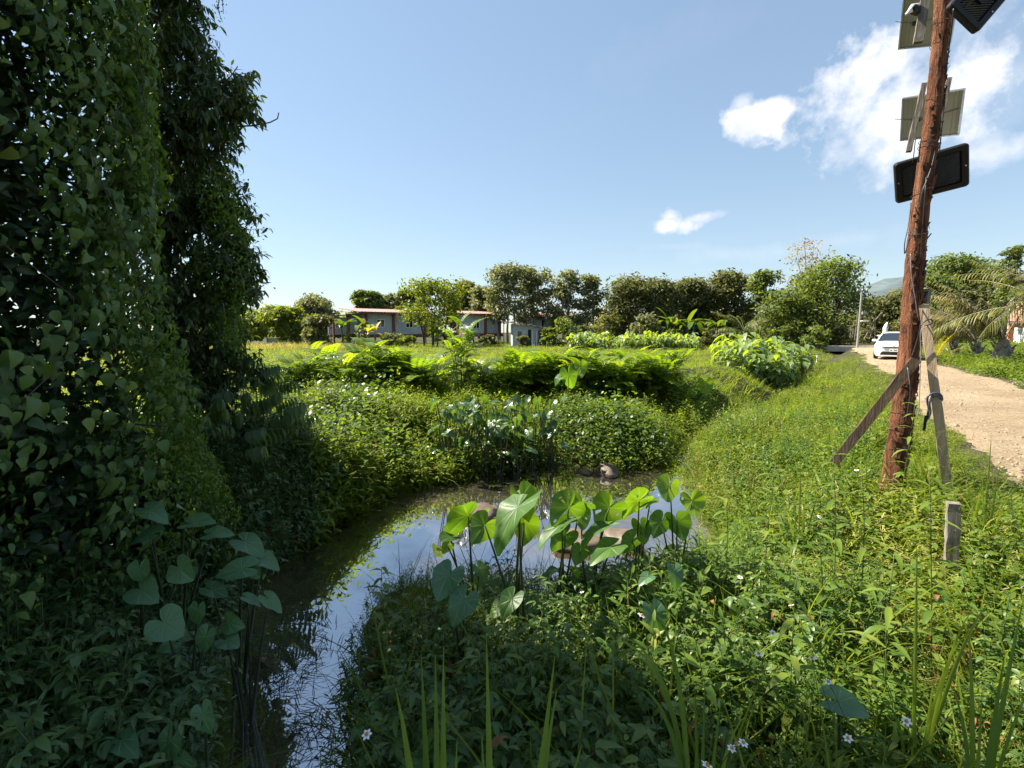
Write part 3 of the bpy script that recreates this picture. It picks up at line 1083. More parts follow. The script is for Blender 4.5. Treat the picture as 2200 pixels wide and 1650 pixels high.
    i3 = np.nonzero(bush & (k < .85))[0]
    k = np.where(bush & (k < .85), 9, k)
    i1 = np.nonzero(k < .70)[0]; i2 = np.nonzero((k >= .70) & (k < 2))[0]
    scatter("bush_leaves", CREEP, [M["bush"]], xy2[i3], .9, 1.7, .5, label="darker oval leaved scrub between the bright weeds beyond the pond", zadd=.16 * RNG.random(len(i3)))
    scatter("mound_weeds", WEED_MID, [M["mound"], M["stalk"]], xy2[i1], .75, 1.25, .3, label="bright leafy weeds mounded beyond the pond", zadd=.12 * (hsc[i1] - 1))
    scatter("mound_grass", TUFT_HI, [M["grass"]], xy2[i2], .7, 1.2, .4, label="grass growing through the mounds beyond the pond")
    # ---- shady left bank
    xy = polar(12000, 1.6, 8.0, -66, -10, 1)
    e, side, s, o = info(xy)
    ok = (side < 0) & (e > .0) & (xy[:, 1] < 7.6) & (xy[:, 0] < np.where(xy[:, 1] < 5, -1.6, -2.0 - .62 * (xy[:, 1] - 5)))
    xy = xy[ok]
    k = RNG.random(len(xy))
    i1 = np.nonzero(k < .55)[0]; i2 = np.nonzero((k >= .55) & (k < .8))[0]; i3 = np.nonzero(k >= .8)[0]
    scatter("shady_weeds", WEED_HI, [M["weed_shade"], M["stalk"]], xy[i1], .7, 1.3, .3, label="dark weeds under the trees on the left bank")
    scatter("shady_leaves", BIDENS, [M["weed_shade"], M["stalk"]], xy[i2], .7, 1.2, .3, label="broad dark leaves under the trees on the left bank")
    scatter("shady_grass", TUFT_HI, [M["grass"]], xy[i3], .6, 1.0, .5, label="thin grass hanging over the left water edge")
    # ---- dead stalks and litter among the growth
    q = np.concatenate([polar(900, 1.2, 7, -30, 52, 1), polar(900, 5.5, 14, -34, 30, 1)])
    e2, sd2, s2, o2 = info(q)
    q = q[(e2 > .1) & (o2 < .3)]
    scatter("dead_litter", DEADS, [M["dry"], M["dead"]], q, .6, 1.3, .5, label="dead stalks and curled leaves tangled in the weeds")
    q = polar(3000, 3.6, 34, 34, 56, 2)
    e2, sd2, s2, o2 = info(q)
    w_ = np.minimum(o2, ROAD_W - o2)
    q = q[(o2 > -.1) & (o2 < ROAD_W + .15) & (RNG.random(len(q)) < np.where(w_ < .45, 1.0, .35))]
    scatter("road_gravel", PEBBLES, [M["gravel"]], q, .35, 1.5, .1, zoff=.055, label="loose gravel lying on the sandy dirt road")
    # ---- open field
    xy = polar(52000, 11, 72, -60, 46, 2)
    e, side, s, o = info(xy)
    ok = (side < 0) & (e > .1) & (xy[:, 1] > 9.5) & (xy[:, 1] < 66)
    xy = xy[ok]
    r = np.hypot(xy[:, 0], xy[:, 1])
    sc = .55 + .35 * vnoise(xy[:, 0], xy[:, 1], .35, 21)
    n = len(xy)
    pos = np.column_stack([xy, height(xy[:, 0], xy[:, 1]) - .03])
    scl = sc * (.75 + .5 * RNG.random(n)) * (1 + .012 * r)
    V, F, Mi, Rn = combine(FIELD_T, pos, scl, RNG.random(n) * 6.28, np.abs(RNG.normal(0, .3, n)))
    # patches of yellower and greener growth
    tag(mesh_obj("field_grass", np_mesh("field_grass", V, F, [M["field"]], Mi, {"rnd": np.clip(Rn, 0, 1)})), "bright grass and weeds filling the open field", kind="stuff")
    # straw coloured strip in front of the far trees on the left
    xy = np.column_stack([RNG.uniform(-42, -14, 1900), RNG.uniform(46, 54, 1900)])
    scatter("dry_field_grass", FIELD_T, [M["dry"]], xy, 1.3, 2.4, .2, label="straw coloured tall grass before the far left trees")


ground_cover()

# ------------------------------------------------------------------ far trees
def crown_arrays(blobs, n, leaf, flat=.5, shape="ovate"):
    """n leaf sprays spread through a set of ellipsoid clumps (centre, radii)"""
    C = np.array([b[0] for b in blobs], float); Rr = np.array([b[1] for b in blobs], float)
    w = (Rr[:, 0] * Rr[:, 2]) ** .9
    k = RNG.choice(len(blobs), n, p=w / w.sum())
    d = RNG.normal(size=(n, 3)); d /= np.linalg.norm(d, axis=1)[:, None]
    rho = (.35 + .65 * RNG.random(n) ** .6) * (1 + .19 * RNG.normal(size=n))
    p = C[k] + d * Rr[k] * rho[:, None]
    s = leaf * (.6 + .8 * RNG.random(n))
    nrm = d * .6 + RNG.normal(size=(n, 3)) * .6 + np.array((0, 0, flat))
    nrm /= np.linalg.norm(nrm, axis=1)[:, None]
    t = np.cross(nrm, RNG.normal(size=(n, 3))); t /= np.linalg.norm(t, axis=1)[:, None]
    q = np.cross(nrm, t)
    a = s[:, None]
    V = np.stack([p - t * a, p + q * a * .42 - t * a * .1, p + t * a, p - q * a * .42 - t * a * .1], 1).reshape(-1, 3)
    F = np.arange(4 * n).reshape(-1, 4)
    rn = np.clip(.5 + .22 * RNG.normal(size=n) + .25 * (RNG.random(len(blobs))[k] - .5), 0, 1)
    return V, F, np.repeat(rn, 4)


def far_tree(name, px, top, base, wpx, Y, style, mat, label, group="trees along the far side of the field", bark="bark", n=None, leaf=None, trunks=1, cat="tree", seed=None):
    rs = random.Random(seed if seed is not None else int(px * 7 + top))
    foot = at(px, base, Y)
    gz = hz(foot.x, foot.y)
    tp = at(px, top, Y)
    H = tp.z - gz
    W = wpx / 1000.0 * Y / (CP)                     # crown width in metres
    root = empty(name, (foot.x, foot.y, gz), label, cat, group)
    blobs, ends = [], []
    low = {"round": .22, "umbrella": .58, "tall": .30, "ground": .04, "airy": .34, "bush": .0, "bare": .35}[style]
    nb = {"round": 16, "umbrella": 22, "tall": 26, "ground": 30, "airy": 20, "bush": 11, "bare": 16}[style]
    for i in range(nb):
        q = rs.uniform(0, 6.28)
        t = (i + .5) / nb
        zf = low + (1 - low) * t ** .85
        if style == "umbrella":
            prof = .55 + .45 * math.sin(math.pi * min(1, (zf - low) / (1 - low) * .8 + .15))
        elif style in ("ground", "bush"):
            prof = math.sqrt(max(.05, 1 - (max(0, zf - .25) / .80) ** 2))
        elif style == "tall":
            prof = .45 + .55 * math.sin(math.pi * min(1, .25 + .65 * zf))
        else:
            prof = math.sqrt(max(.08, 1 - ((zf - (low + .42)) / (.62)) ** 2))
        rad = W / 2 * prof * math.sqrt(rs.uniform(.1, 1)) * .86
        br = min(W, H) * rs.uniform(.16, .27) * (1.15 if style in ("ground", "bush") else 1)
        z = min(H - br * .62, max(br * .5, zf * H))
        c = (rad * math.cos(q), rad * math.sin(q) * .8, z)
        blobs.append((c, (br * rs.uniform(1.0, 1.45), br * 1.1, br * rs.uniform(.55, .85))))
        ends.append(c)
    if n is None:
        n = int(2600 + 125 * W * H)
    if style == "airy" or style == "tall":
        n = int(n * .75)
    leaf = leaf or (.0040 * Y)
    V, F, rn = crown_arrays(blobs, n, leaf)
    mesh_obj("crown", np_mesh("crown", V, F, [M[mat]], None, {"rnd": rn}, smooth=False), root)
    mb = MB()
    r0 = max(.06, H * .017)
    for k in range(trunks):
        ox = (k - (trunks - 1) / 2) * W * .16 + rs.uniform(-.1, .1)
        lean = rs.uniform(-.06, .06) * H + ox * .8
        tr_h = H * (.55 if style != "umbrella" else .68)
        tp_ = Vector((ox + lean, rs.uniform(-.3, .3), tr_h))
        mb.tube([(ox, 0, -.3), (ox + lean * .25 + rs.uniform(-.1, .1), 0, tr_h * .35), (ox + lean * .6, 0, tr_h * .7), tp_], [r0, r0 * .8, r0 * .6, r0 * .4], 6, cap=False)
        for c in ends[k::trunks]:
            if c[2] < tr_h * .4:
                continue
            f = rs.uniform(.45, .95)
            st = Vector((ox + lean * f * .9, 0, tr_h * f))
            mid = (st + Vector(c)) / 2 + Vector((0, 0, -.05 * H + .0))
            mb.tube(bezier(st, mid, c, 4), [r0 * .36, r0 * .26, r0 * .18, r0 * .09], 4, cap=False)
    mb.build("trunk", M[bark], root, smooth=True)
    return root


def far_trees():
    G1 = "yellow green trees at the left end of the field"
    far_tree("broadleaf_tree", 540, 672, 748, 100, 60, "round", "t_bright", "yellow green tree half hidden behind the dark vine covered tree", G1)
    far_tree("broadleaf_tree", 610, 655, 746, 84, 58, "round", "t_bright", "round yellow green tree just right of the dark vine covered tree", G1)
    far_tree("broadleaf_tree", 480, 665, 748, 90, 64, "round", "t_bright", "yellow green tree seen through the gaps of the dark left trees", G1)
    far_tree("broadleaf_tree", 706, 636, 745, 92, 66, "round", "t_grey", "grey green tree left of the first red roofed house", "trees round the houses")
    far_tree("round_shrub", 690, 678, 747, 78, 54, "bush", "t_dark", "dark rounded shrub before the left house with banana plants beside it", "shrubs before the houses", cat="shrub")
    far_tree("broadleaf_tree", 792, 625, 735, 62, 84, "umbrella", "t_green", "small crowned tree rising behind the left house roof", "trees round the houses")
    far_tree("broadleaf_tree", 848, 634, 735, 66, 90, "umbrella", "t_grey", "grey green tree behind the left house roof, nearer the centre", "trees round the houses")
    far_tree("broadleaf_tree", 890, 622, 742, 62, 70, "round", "t_green", "darker green tree tucked behind the bright tree between two houses", "trees round the houses")
    far_tree("broadleaf_tree", 932, 600, 744, 118, 55, "airy", "t_bright", "tall airy yellow green tree standing between the first two houses", "trees round the houses", trunks=3, n=5200)
    far_tree("broadleaf_tree", 985, 604, 742, 64, 74, "round", "t_grey", "dull green tree right behind the airy yellow green tree", "trees round the houses")
    G2 = "tall grey green trees behind the shed"
    far_tree("paperbark_tree", 1042, 616, 742, 60, 70, "tall", "t_grey", "small grey tree left of the tall pair behind the shed", G2)
    far_tree("paperbark_tree", 1090, 570, 742, 92, 62, "tall", "t_grey", "tall grey green tree with several stems rising behind the shed", G2, "bark_pale", trunks=3, n=5600)
    far_tree("paperbark_tree", 1150, 573, 742, 84, 64, "tall", "t_grey", "tall grey green tree touching its taller twin over the shed roof", G2, "bark_pale", trunks=3, n=5200)
    far_tree("paperbark_tree", 1215, 580, 742, 72, 62, "tall", "t_grey", "slim tall tree with sky showing through, right of the shed", G2, "bark_pale", trunks=2, n=3800)
    far_tree("paperbark_tree", 1266, 590, 742, 60, 62, "tall", "t_grey", "slim tree at the right end of the tall group, beside the sky gap", G2, "bark_pale", trunks=2, n=3200)
    G3 = "dark dense trees behind the banana plants"
    far_tree("broadleaf_tree", 1350, 596, 744, 110, 60, "ground", "t_dark", "broad brownish tree just right of the sky gap", G3)
    far_tree("broadleaf_tree", 1412, 602, 744, 90, 61, "ground", "t_dark", "brownish tree behind the tallest banana leaves", G3)
    far_tree("broadleaf_tree", 1478, 600, 744, 92, 62, "ground", "t_dark", "dark tree with a flat top in the middle of the dense row", G3)
    far_tree("broadleaf_tree", 1560, 584, 744, 100, 62, "ground", "t_dark", "dark tree rising highest just left of the leggy pale tree", G3)
    far_tree("broadleaf_tree", 1640, 580, 744, 62, 58, "umbrella", "t_green", "leggy tree with separate leaf clumps left of the big green tree", G3, n=1900)
    far_tree("broadleaf_tree", 1690, 622, 740, 110, 50, "ground", "t_green", "lower green tree at the foot of the big green tree", "big green trees left of the road end")
    far_tree("broadleaf_tree", 1782, 552, 740, 140, 50, "ground", "t_green", "big dense green tree left of the far concrete pole", "big green trees left of the road end", n=6500)
    far_tree("broadleaf_tree", 1724, 585, 740, 80, 54, "ground", "t_green", "green tree filling in below the bare pinkish crown", "big green trees left of the road end")
    far_tree("bare_tree", 1718, 508, 742, 92, 56, "bare", "t_bare", "thin bare pinkish tree sticking up above the big green tree", None, "bark_pale", n=900, leaf=.16)
    # shrubs and scrub at the foot of the trees
    for i, (px, top, w, Y, m, lab) in enumerate((
            (1215, 684, 62, 54, "t_green", "green bush right of the shed wall"), (1180, 706, 34, 53, "t_bright", "low bright bush touching the right side of the shed"),
            (1310, 672, 70, 56, "t_dark", "dark bush under the sky gap"), (1388, 674, 60, 53, "t_grey", "rounded grey bush left of the banana plants"),
            (1260, 700, 60, 57, "t_dark", "dark low bush right of the third house"), (1450, 706, 60, 52, "t_green", "leafy bush round the banana stems"),
            (1530, 704, 70, 54, "t_dark", "dark bush between the bananas and the oil palm"), (1600, 706, 80, 52, "t_green", "bush under the oil palm"),
            (1680, 700, 80, 48, "t_green", "bush at the right of the oil palm"), (1745, 700, 80, 46, "t_green", "bush right of the big green tree's foot"),
            (1810, 704, 70, 48, "t_dark", "dark bush left of the far concrete pole"), (840, 716, 60, 53, "t_grey", "twiggy bush under the left house floor"),
            (870, 722, 46, 52, "t_bright", "bright low bush before the left house"), (960, 712, 80, 56, "t_dark", "dark bush between the first two houses"),
            (1050, 720, 50, 57, "t_dark", "dark bush under the second house"), (760, 716, 60, 56, "t_dark", "dark low bush under the banana plants by the left house"),
            (1125, 722, 26, 51, "t_dark", "small pointed bush against the shed front"))):
        far_tree("scrub_bush", px, top, 746, w, Y, "bush", m, lab, "bushes along the far edge of the field", n=900, cat="bush")
    # right of the road
    G4 = "trees behind the palms on the right"
    far_tree("broadleaf_tree", 2045, 552, 730, 120, 46, "umbrella", "t_green", "flat topped tree above the coconut palms", G4)
    far_tree("broadleaf_tree", 2010, 588, 735, 80, 40, "ground", "t_green", "bright green tree just right of the wooden pole", G4)
    far_tree("broadleaf_tree", 1935, 622, 735, 90, 58, "ground", "t_dark", "dark tree directly behind the parked white car", G4)
    far_tree("broadleaf_tree", 1990, 640, 735, 90, 54, "ground", "t_dark", "dark tree behind the wooden pole and the slanting plank", G4)
    far_tree("broadleaf_tree", 2090, 610, 735, 110, 44, "ground", "t_dark", "shadowed tree behind the drooping coconut fronds", G4)
    far_tree("broadleaf_tree", 1880, 640, 735, 70, 60, "ground", "t_dark", "dark tree right behind the far concrete pole", G4)
    far_tree("conifer_tree", 2148, 530, 735, 54, 36, "tall", "t_green", "narrow dense dark green tree against the brown roof", None, n=4200, leaf=.12)
    # wooded rise far off on the left
    blobs = []
    for i in range(120):
        px = 380 + 560 * i / 120 + random.uniform(-6, 6)
        p = at(px, 742, 150 + random.uniform(-20, 20))
        t = at(px, 672 + 10 * math.sin(px * .021) + random.uniform(-5, 5), p.y)
        blobs.append(((p.x, p.y, t.z * .45), (4.5, 4, t.z * .6)))
    V, F, rn = crown_arrays(blobs, 12000, .9)
    tag(mesh_obj("distant_woods", np_mesh("distant_woods", V, F, [M["t_green"]], None, {"rnd": rn}, smooth=False)), "pale green woods far off beyond the left end of the field", kind="stuff")
    blobs = []
    for i in range(110):
        px = 1260 + 720 * i / 110 + random.uniform(-6, 6)
        p = at(px, 742, 74 + random.uniform(-6, 6))
        t = at(px, 672 + 8 * math.sin(px * .03) + random.uniform(-6, 6), p.y)
        blobs.append(((p.x, p.y, t.z * .45), (2.6, 2.4, t.z * .6)))
    V, F, rn = crown_arrays(blobs, 9000, .5)
    tag(mesh_obj("backing_woods", np_mesh("backing_woods", V, F, [M["t_dark"]], None, {"rnd": rn}, smooth=False)), "dark woods closing the gaps behind the right hand trees", kind="stuff")


far_trees()


# ------------------------------------------------------------------ bananas and palms
def banana_plant(px, base, Y, h, nl, label, hue="banana"):
    foot = at(px, base, Y); gz = hz(foot.x, foot.y)
    root = empty("banana_plant", (foot.x, foot.y, gz), label, "banana plant", "banana plants along the far edge of the field")
    mb = MB()
    for k in range(2):
        ox = (k - .5) * .5
        mb.tube([(ox, 0, -.2), (ox * 1.2, 0, h * .3), (ox * 1.5, 0, h * .58)], [.13, .10, .06], 7, cap=False)
    mb.build("stem", M["stalk"], root, smooth=True)
    P = Proto()
    for i in range(nl):
        q = 2.4 * i + random.uniform(-.3, .3)
        el = random.uniform(.55, 1.35)
        p = np.array(((i % 2 - .5) * .7, 0, h * random.uniform(.48, .6)))
        P.leaf(p, azel(q, el), h * random.uniform(.42, .62), .42 * h / 3.2, 6, "oblong", random.uniform(.5, 1.7), .35)
    d = P.done()
    mesh_obj("leaves", np_mesh("leaves", d["V"], d["F"], [M[hue]], None, {"rnd": d["R"]}), root)


def frond(P, p, az, el, L, droop, nl=26, leaf=.55, w=.035, sag=.5, mat=0):
    n = 10
    pts = [np.asarray(p, float)]
    for i in range(n):
        a = el - droop * ((i + .5) / n) ** 1.3
        pts.append(pts[-1] + azel(az, a) * L / n)
    P.stem(pts, .028 * L / 3, .006, mat=1)
    pts = np.array(pts)
    for i in range(nl):
        t = .14 + .86 * (i + .5) / nl
        f = t * n; k = min(n - 1, int(f)); q = pts[k] + (pts[k + 1] - pts[k]) * (f - k)
        d = pts[k + 1] - pts[k]; d = d / np.linalg.norm(d)
        s = np.cross(d, (0, 0, 1)); s /= np.linalg.norm(s) + 1e-9
        l = leaf * (math.sin(math.pi * (t * .82 + .14)) * .85 + .15)
        for sg in (-1, 1):
            dd = s * sg * .75 + d * .7 + np.array((0, 0, -sag * random.uniform(.3, 1)))
            P.leaf(q, dd, l * random.uniform(.8, 1.1), w, 2, "blade", random.uniform(.3, 1.0), None, mat=mat if random.random() < .75 else (2 if mat == 0 else mat))


def palm(name, px, base, Y, stem_h, nf, L, label, leaf=.55, mats=("palm", "bark_pale", "palm_dry"), group="palms beside the road", el=(.3, 1.35), droop=(.9, 1.9), stem_r=.16, bias=None, sag=.5, dz=0.0, bulb=0.0):
    foot = at(px, base, Y); gz = hz(foot.x, foot.y)
    root = empty(name, (foot.x, foot.y, gz), label, "palm", group)
    mb = MB()
    mb.tube([(0, 0, -.3), (.04, 0, stem_h * .3), (.02, 0, stem_h * .7), (0, 0, stem_h + .15)], [stem_r * (1.2 + bulb), stem_r * (1 + bulb), stem_r * .95, stem_r * .5], 9, cap=False)
    for i in range(10):                                         # old leaf bases
        q = i * 2.4
        z = stem_h * (.25 + .075 * i)
        mb.tube([(math.cos(q) * stem_r * .8, math.sin(q) * stem_r * .8, z), (math.cos(q) * (stem_r + .16), math.sin(q) * (stem_r + .16), z + .3)], [.06, .025], 4)
    mb.build("trunk", M["bark_pale"], root, smooth=True)
    for i in range(nf):
        P = Proto()
        az = 2.4 * i + random.uniform(-.3, .3)
        if bias is not None and random.random() < .72:
            az = bias + random.uniform(-.7, .7)
        frond(P, (0, 0, stem_h), az, random.uniform(*el), L * random.uniform(.75, 1.1), random.uniform(*droop), leaf=leaf, sag=sag, w=.03 * L / 3 + .01)
        d = P.done()
        mesh_obj("frond", np_mesh("frond", d["V"], d["F"], [M[m] for m in mats], d["M"], {"rnd": d["R"]}), root)
    return root


def palms_and_bananas():
    for px, base, Y, h, nl, lab, hue in (
            (742, 742, 55, 4.2, 8, "banana plant with a tall upright leaf left of the first house", "banana"),
            (778, 744, 54, 4.0, 8, "banana plant before the side wall of the first house", "banana"),
            (800, 748, 52, 2.9, 9, "yellow leaved plant at the corner of the first house", "palm_gold"),
            (935, 742, 54, 2.8, 6, "low banana plant with pale leaves before the airy tree", "banana"),
            (1440, 745, 52, 4.4, 9, "banana plant with tall leaves left of its neighbour, before the dark trees", "banana"),
            (1482, 745, 52, 4.6, 9, "tallest banana plant, before the dark trees", "banana"),
            (1545, 745, 53, 4.0, 8, "banana plant just left of the oil palm", "banana"),
            (1415, 745, 53, 3.4, 7, "short banana plant beside the rounded grey bush", "banana")):
        banana_plant(px, base, Y, h, nl, lab, hue)
    palm("oil_palm", 1598, 742, 50, 1.6, 18, 4.2, "dark feathery oil palm before the trees right of the bananas", leaf=.7, group=None, el=(.2, 1.3), droop=(.8, 1.8), stem_r=.3, mats=("palm", "stalk", "palm"))
    for px, Y, sh, lab in ((1890, 62, 4.6, "distant palm left of the wooden pole, behind the car"), (1862, 64, 3.8, "distant palm between the concrete pole and the hill"), (1915, 66, 4.8, "distant palm half hidden by the wooden pole")):
        palm("coconut_palm", px, 735, Y, sh, 12, 3.2, lab, leaf=.7, group="distant palms behind the car", mats=("palm", "bark_pale", "palm"))
    B = math.pi * .95
    palm("coconut_palm", 2155, 738, 21, 0.9, 13, 3.9, "squat coconut palm with a swollen base at the right edge", leaf=.75, bias=B, el=(.75, 1.35), droop=(.5, 1.2), stem_r=.30, mats=("palm_dry", "bark_pale", "palm"), bulb=.4, sag=.9)
    palm("coconut_palm", 2100, 735, 24, 0.8, 10, 3.6, "young coconut palm with dry fronds left of the squat one", leaf=.75, bias=B, el=(.8, 1.4), droop=(.5, 1.1), stem_r=.2, mats=("palm_dry", "bark_pale", "palm"), sag=.9)
    palm("coconut_palm", 2052, 735, 27, 0.9, 9, 3.2, "young coconut palm with dry fronds nearest the yellow palm", leaf=.7, bias=B, el=(.8, 1.4), droop=(.5, 1.2), stem_r=.18, mats=("palm_dry", "bark_pale", "palm"), sag=.9)
    palm("coconut_palm", 2250, 735, 19, 2.3, 13, 3.6, "green coconut palm reaching in from the right edge before the house", leaf=.8, bias=B, el=(.0, 1.2), droop=(.5, 1.3), stem_r=.18, mats=("palm", "bark_pale", "palm"))
    palm("yellow_palm", 2012, 742, 24, .1, 9, 1.5, "small golden yellow palm beside the slanting plank", leaf=.4, group=None, el=(.8, 1.4), droop=(.4, 1.0), stem_r=.05, mats=("palm_gold", "palm_gold", "palm_gold"), sag=.1)


palms_and_bananas()

# ------------------------------------------------------------------ the two vine covered trees on the left
def heart_leaf_proto(L, W, n=4):
    P = Proto()
    P.leaf((0, 0, 0), (0, 1, 0), L, W, n, "heart", .45, .22)
    return P.done()


def place_leaves(p, dirs, ups, size, L=1.0, W=.85, n=4, shape="heart", droop=.45, fold=.22, rn=None):
    """many single leaves with their own direction and facing"""
    v, f = leaf_arr(L, W, n, shape, droop, fold)
    d = dirs / np.linalg.norm(dirs, axis=1)[:, None]
    x = np.cross(d, ups); x /= np.linalg.norm(x, axis=1)[:, None] + 1e-9
    z = np.cross(x, d)
    V = p[:, None, :] + size[:, None, None] * (v[None, :, 0:1] * x[:, None] + v[None, :, 1:2] * d[:, None] + v[None, :, 2:3] * z[:, None])
    F = f[None] + (np.arange(len(p)) * len(v))[:, None, None]
    rn = RNG.random(len(p)) if rn is None else rn
    return V.reshape(-1, 3), F.reshape(-1, 4), np.repeat(rn, len(v))


def wall_point(th, z):
    """lumpy column of hanging vines: th runs round the column, 0 = towards +X"""
    c, s = np.cos(th), np.sin(th)
    e = .62
    rx, ry = 1.72, 1.95
    bul = 1 + .055 * np.sin(3 * th + .8 * z) + .05 * np.sin(1.9 * z + 2 * th) + .16 * (vnoise(th * 3 + 9, z * 1.3, 1.0, 31) - .5)
    bul = bul * (1 + .06 * sstep(1.3, -.2, z)) * (1 - .10 * sstep(3.2, 7.0, z))
    x = -4.45 + rx * np.sign(c) * np.abs(c) ** e * bul
    y = 2.60 + ry * np.sign(s) * np.abs(s) ** e * bul
    return x, y


def vine_tree():
    root = empty("vine_covered_tree", (-4.6, 2.6, hz(-4.6, 2.6)), "tall tree wrapped in hanging heart leaved vines, filling the left edge", "tree")
    bz = hz(-4.6, 2.6)
    off = np.array((4.6, -2.6, -bz))
    # trunk and limbs inside the curtain
    mb = MB()
    mb.tube([(0, 0, -.2), (.1, 0, 2.2), (-.1, .2, 4.6), (0, .1, 8.2)], [.30, .26, .22, .15], 12, cap=False)
    for k in range(26):
        q = random.uniform(0, 6.28); z0 = random.uniform(.8, 7.2)
        e = Vector((math.cos(q) * 1.5, math.sin(q) * 1.6, z0 + random.uniform(-.2, 1.0)))
        mb.tube(bezier((0, 0, z0), (e.x * .5, e.y * .5, z0 + .6), e, 5), [.10, .08, .06, .045, .02], 6, cap=False)
    mb.build("trunk", M["bark"], root, smooth=True)
    # inner leaves, shade of the interior put into their darker colour
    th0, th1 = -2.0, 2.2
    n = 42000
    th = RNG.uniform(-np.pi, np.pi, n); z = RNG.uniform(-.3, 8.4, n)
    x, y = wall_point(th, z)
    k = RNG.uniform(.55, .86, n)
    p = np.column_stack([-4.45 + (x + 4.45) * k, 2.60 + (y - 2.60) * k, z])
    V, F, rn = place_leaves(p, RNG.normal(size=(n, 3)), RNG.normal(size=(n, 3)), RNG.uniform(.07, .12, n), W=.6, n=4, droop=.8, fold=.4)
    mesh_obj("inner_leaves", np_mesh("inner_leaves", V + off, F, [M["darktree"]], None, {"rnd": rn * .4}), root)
    n = 16000  # deeper unseen layer added to close sky holes, toned dark as well
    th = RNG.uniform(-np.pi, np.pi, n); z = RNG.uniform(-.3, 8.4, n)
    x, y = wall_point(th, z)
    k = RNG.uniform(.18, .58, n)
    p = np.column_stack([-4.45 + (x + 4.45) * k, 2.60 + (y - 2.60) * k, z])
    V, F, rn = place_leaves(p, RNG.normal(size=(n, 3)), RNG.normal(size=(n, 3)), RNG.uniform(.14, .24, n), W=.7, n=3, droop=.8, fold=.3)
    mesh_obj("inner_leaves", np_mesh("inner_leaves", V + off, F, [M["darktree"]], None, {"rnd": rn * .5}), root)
    # curtain leaves on the visible side
    n = 38000
    ns = 1500                                         # hanging strands, each strung with leaves
    st = RNG.uniform(-2.2, 2.4, ns); sz = RNG.uniform(.4, 8.6, ns); sl = RNG.uniform(.5, 2.2, ns); sk = RNG.random(ns) ** 1.3
    si = RNG.integers(0, ns, n); fr_ = RNG.random(n)
    th = st[si] + .05 * np.sin(fr_ * 5 + si) + RNG.normal(0, .016, n); z = np.maximum(-.4, sz[si] - sl[si] * fr_)
    cover = vnoise(th * 3.2, z * .9, 1.0, 41) * .6 + vnoise(th * 8, z * 2.4, 1.0, 43) * .4
    ok = (cover > .30) | (RNG.random(n) < .3)
    th, z, sk = th[ok], z[ok], sk[si][ok]; n = len(th)
    x, y = wall_point(th, z)
    out = np.column_stack([np.cos(th), np.sin(th), np.zeros(n)])
    k = 1.03 - .20 * sk + .02 * RNG.normal(size=n)
    p = np.column_stack([-4.45 + (x + 4.45) * k, 2.60 + (y - 2.60) * k, z])
    d = np.array((0, 0, -1.0)) + .45 * RNG.normal(size=(n, 3)) + .35 * out
    up = out + .35 * RNG.normal(size=(n, 3)) + np.array((0, 0, .5))
    # strands: leaves hang in rows
    size = RNG.uniform(.045, .10, n) * np.where(RNG.random(n) < .10, 1.35, 1.0)
    big = vnoise(th * 5, z * 1.6, 1.0, 47) > .50
    VF = []
    base = 0
    for sel, W_, sh, ks in ((big, .70, "heart", 1.08), (~big, .42, "ovate", .72)):
        v_, f_, r_ = place_leaves(p[sel], d[sel], up[sel], size[sel] * ks, W=W_, shape=sh, n=6, droop=.9, fold=.45)
        VF.append((v_, f_ + base, r_)); base += len(v_)
    V, F, rn = (np.concatenate(q) for q in zip(*VF))
    mesh_obj("vine_leaves", np_mesh("vine_leaves", V + off, F, [M["vine"]], None, {"rnd": rn}), root)
    # finer brighter creeper along the outer corner and in patches
    n = 26000
    th = RNG.normal(.62, .30, n); z = RNG.uniform(-.3, 6.0, n)
    ex = RNG.random(n) < .30
    th = np.where(ex, RNG.uniform(-1.6, .9, n), th)
    cover = vnoise(th * 4 + 3, z * 1.0, 1.0, 51)
    ok = cover > np.where(ex, .62, .34)
    th, z = th[ok], z[ok]; n = len(th)
    x, y = wall_point(th, z)
    out = np.column_stack([np.cos(th), np.sin(th), np.zeros(n)])
    k = 1.045 - .13 * RNG.random(n)
    p = np.column_stack([-4.45 + (x + 4.45) * k, 2.60 + (y - 2.60) * k, z])
    d = np.array((0, 0, -.8)) + .7 * RNG.normal(size=(n, 3)) + .3 * out
    up = out * .8 + .5 * RNG.normal(size=(n, 3)) + np.array((0, 0, .6))
    V, F, rn = place_leaves(p, d, up, RNG.uniform(.026, .055, n), W=.55, n=2, shape="ovate")
    mesh_obj("creeper_leaves", np_mesh("creeper_leaves", V + off, F, [M["vine_fine"]], None, {"rnd": rn}), root)
    # bare hanging stems
    for k in range(34):
        t0 = random.uniform(-1.0, 1.1); z0 = random.uniform(2.0, 6.5); l = random.uniform(.8, 2.4)
        pts = []
        for i in range(8):
            zz = z0 - l * i / 7
            tt = t0 + .05 * math.sin(i * 1.3 + k) + .012 * i * math.sin(k)
            x, y = wall_point(np.array([tt]), np.array([zz]))
            kk = 1.02 + .02 * math.sin(i * 2 + k)
            pts.append((-4.45 + (x[0] + 4.45) * kk + 4.6, 2.60 + (y[0] - 2.60) * kk - 2.6, zz - bz))
        mb = MB(); mb.tube(pts, random.uniform(.0025, .006), 5)
        mesh = mb.build("hanging_stem", M["stem_brown"], root, smooth=True)
    # the long forked stem that leans out at the foot
    a = at(205, 700, 3.6); b = at(285, 910, 3.15); c = at(360, 915, 3.1); a2 = at(180, 640, 3.7); b2 = at(260, 770, 3.4)
    mb = MB(); ofv = Vector(off)
    mb.tube([p_ + ofv for p_ in bezier(a2, a, b, 9)], [.016] * 5 + [.013, .012, .011, .010], 6)
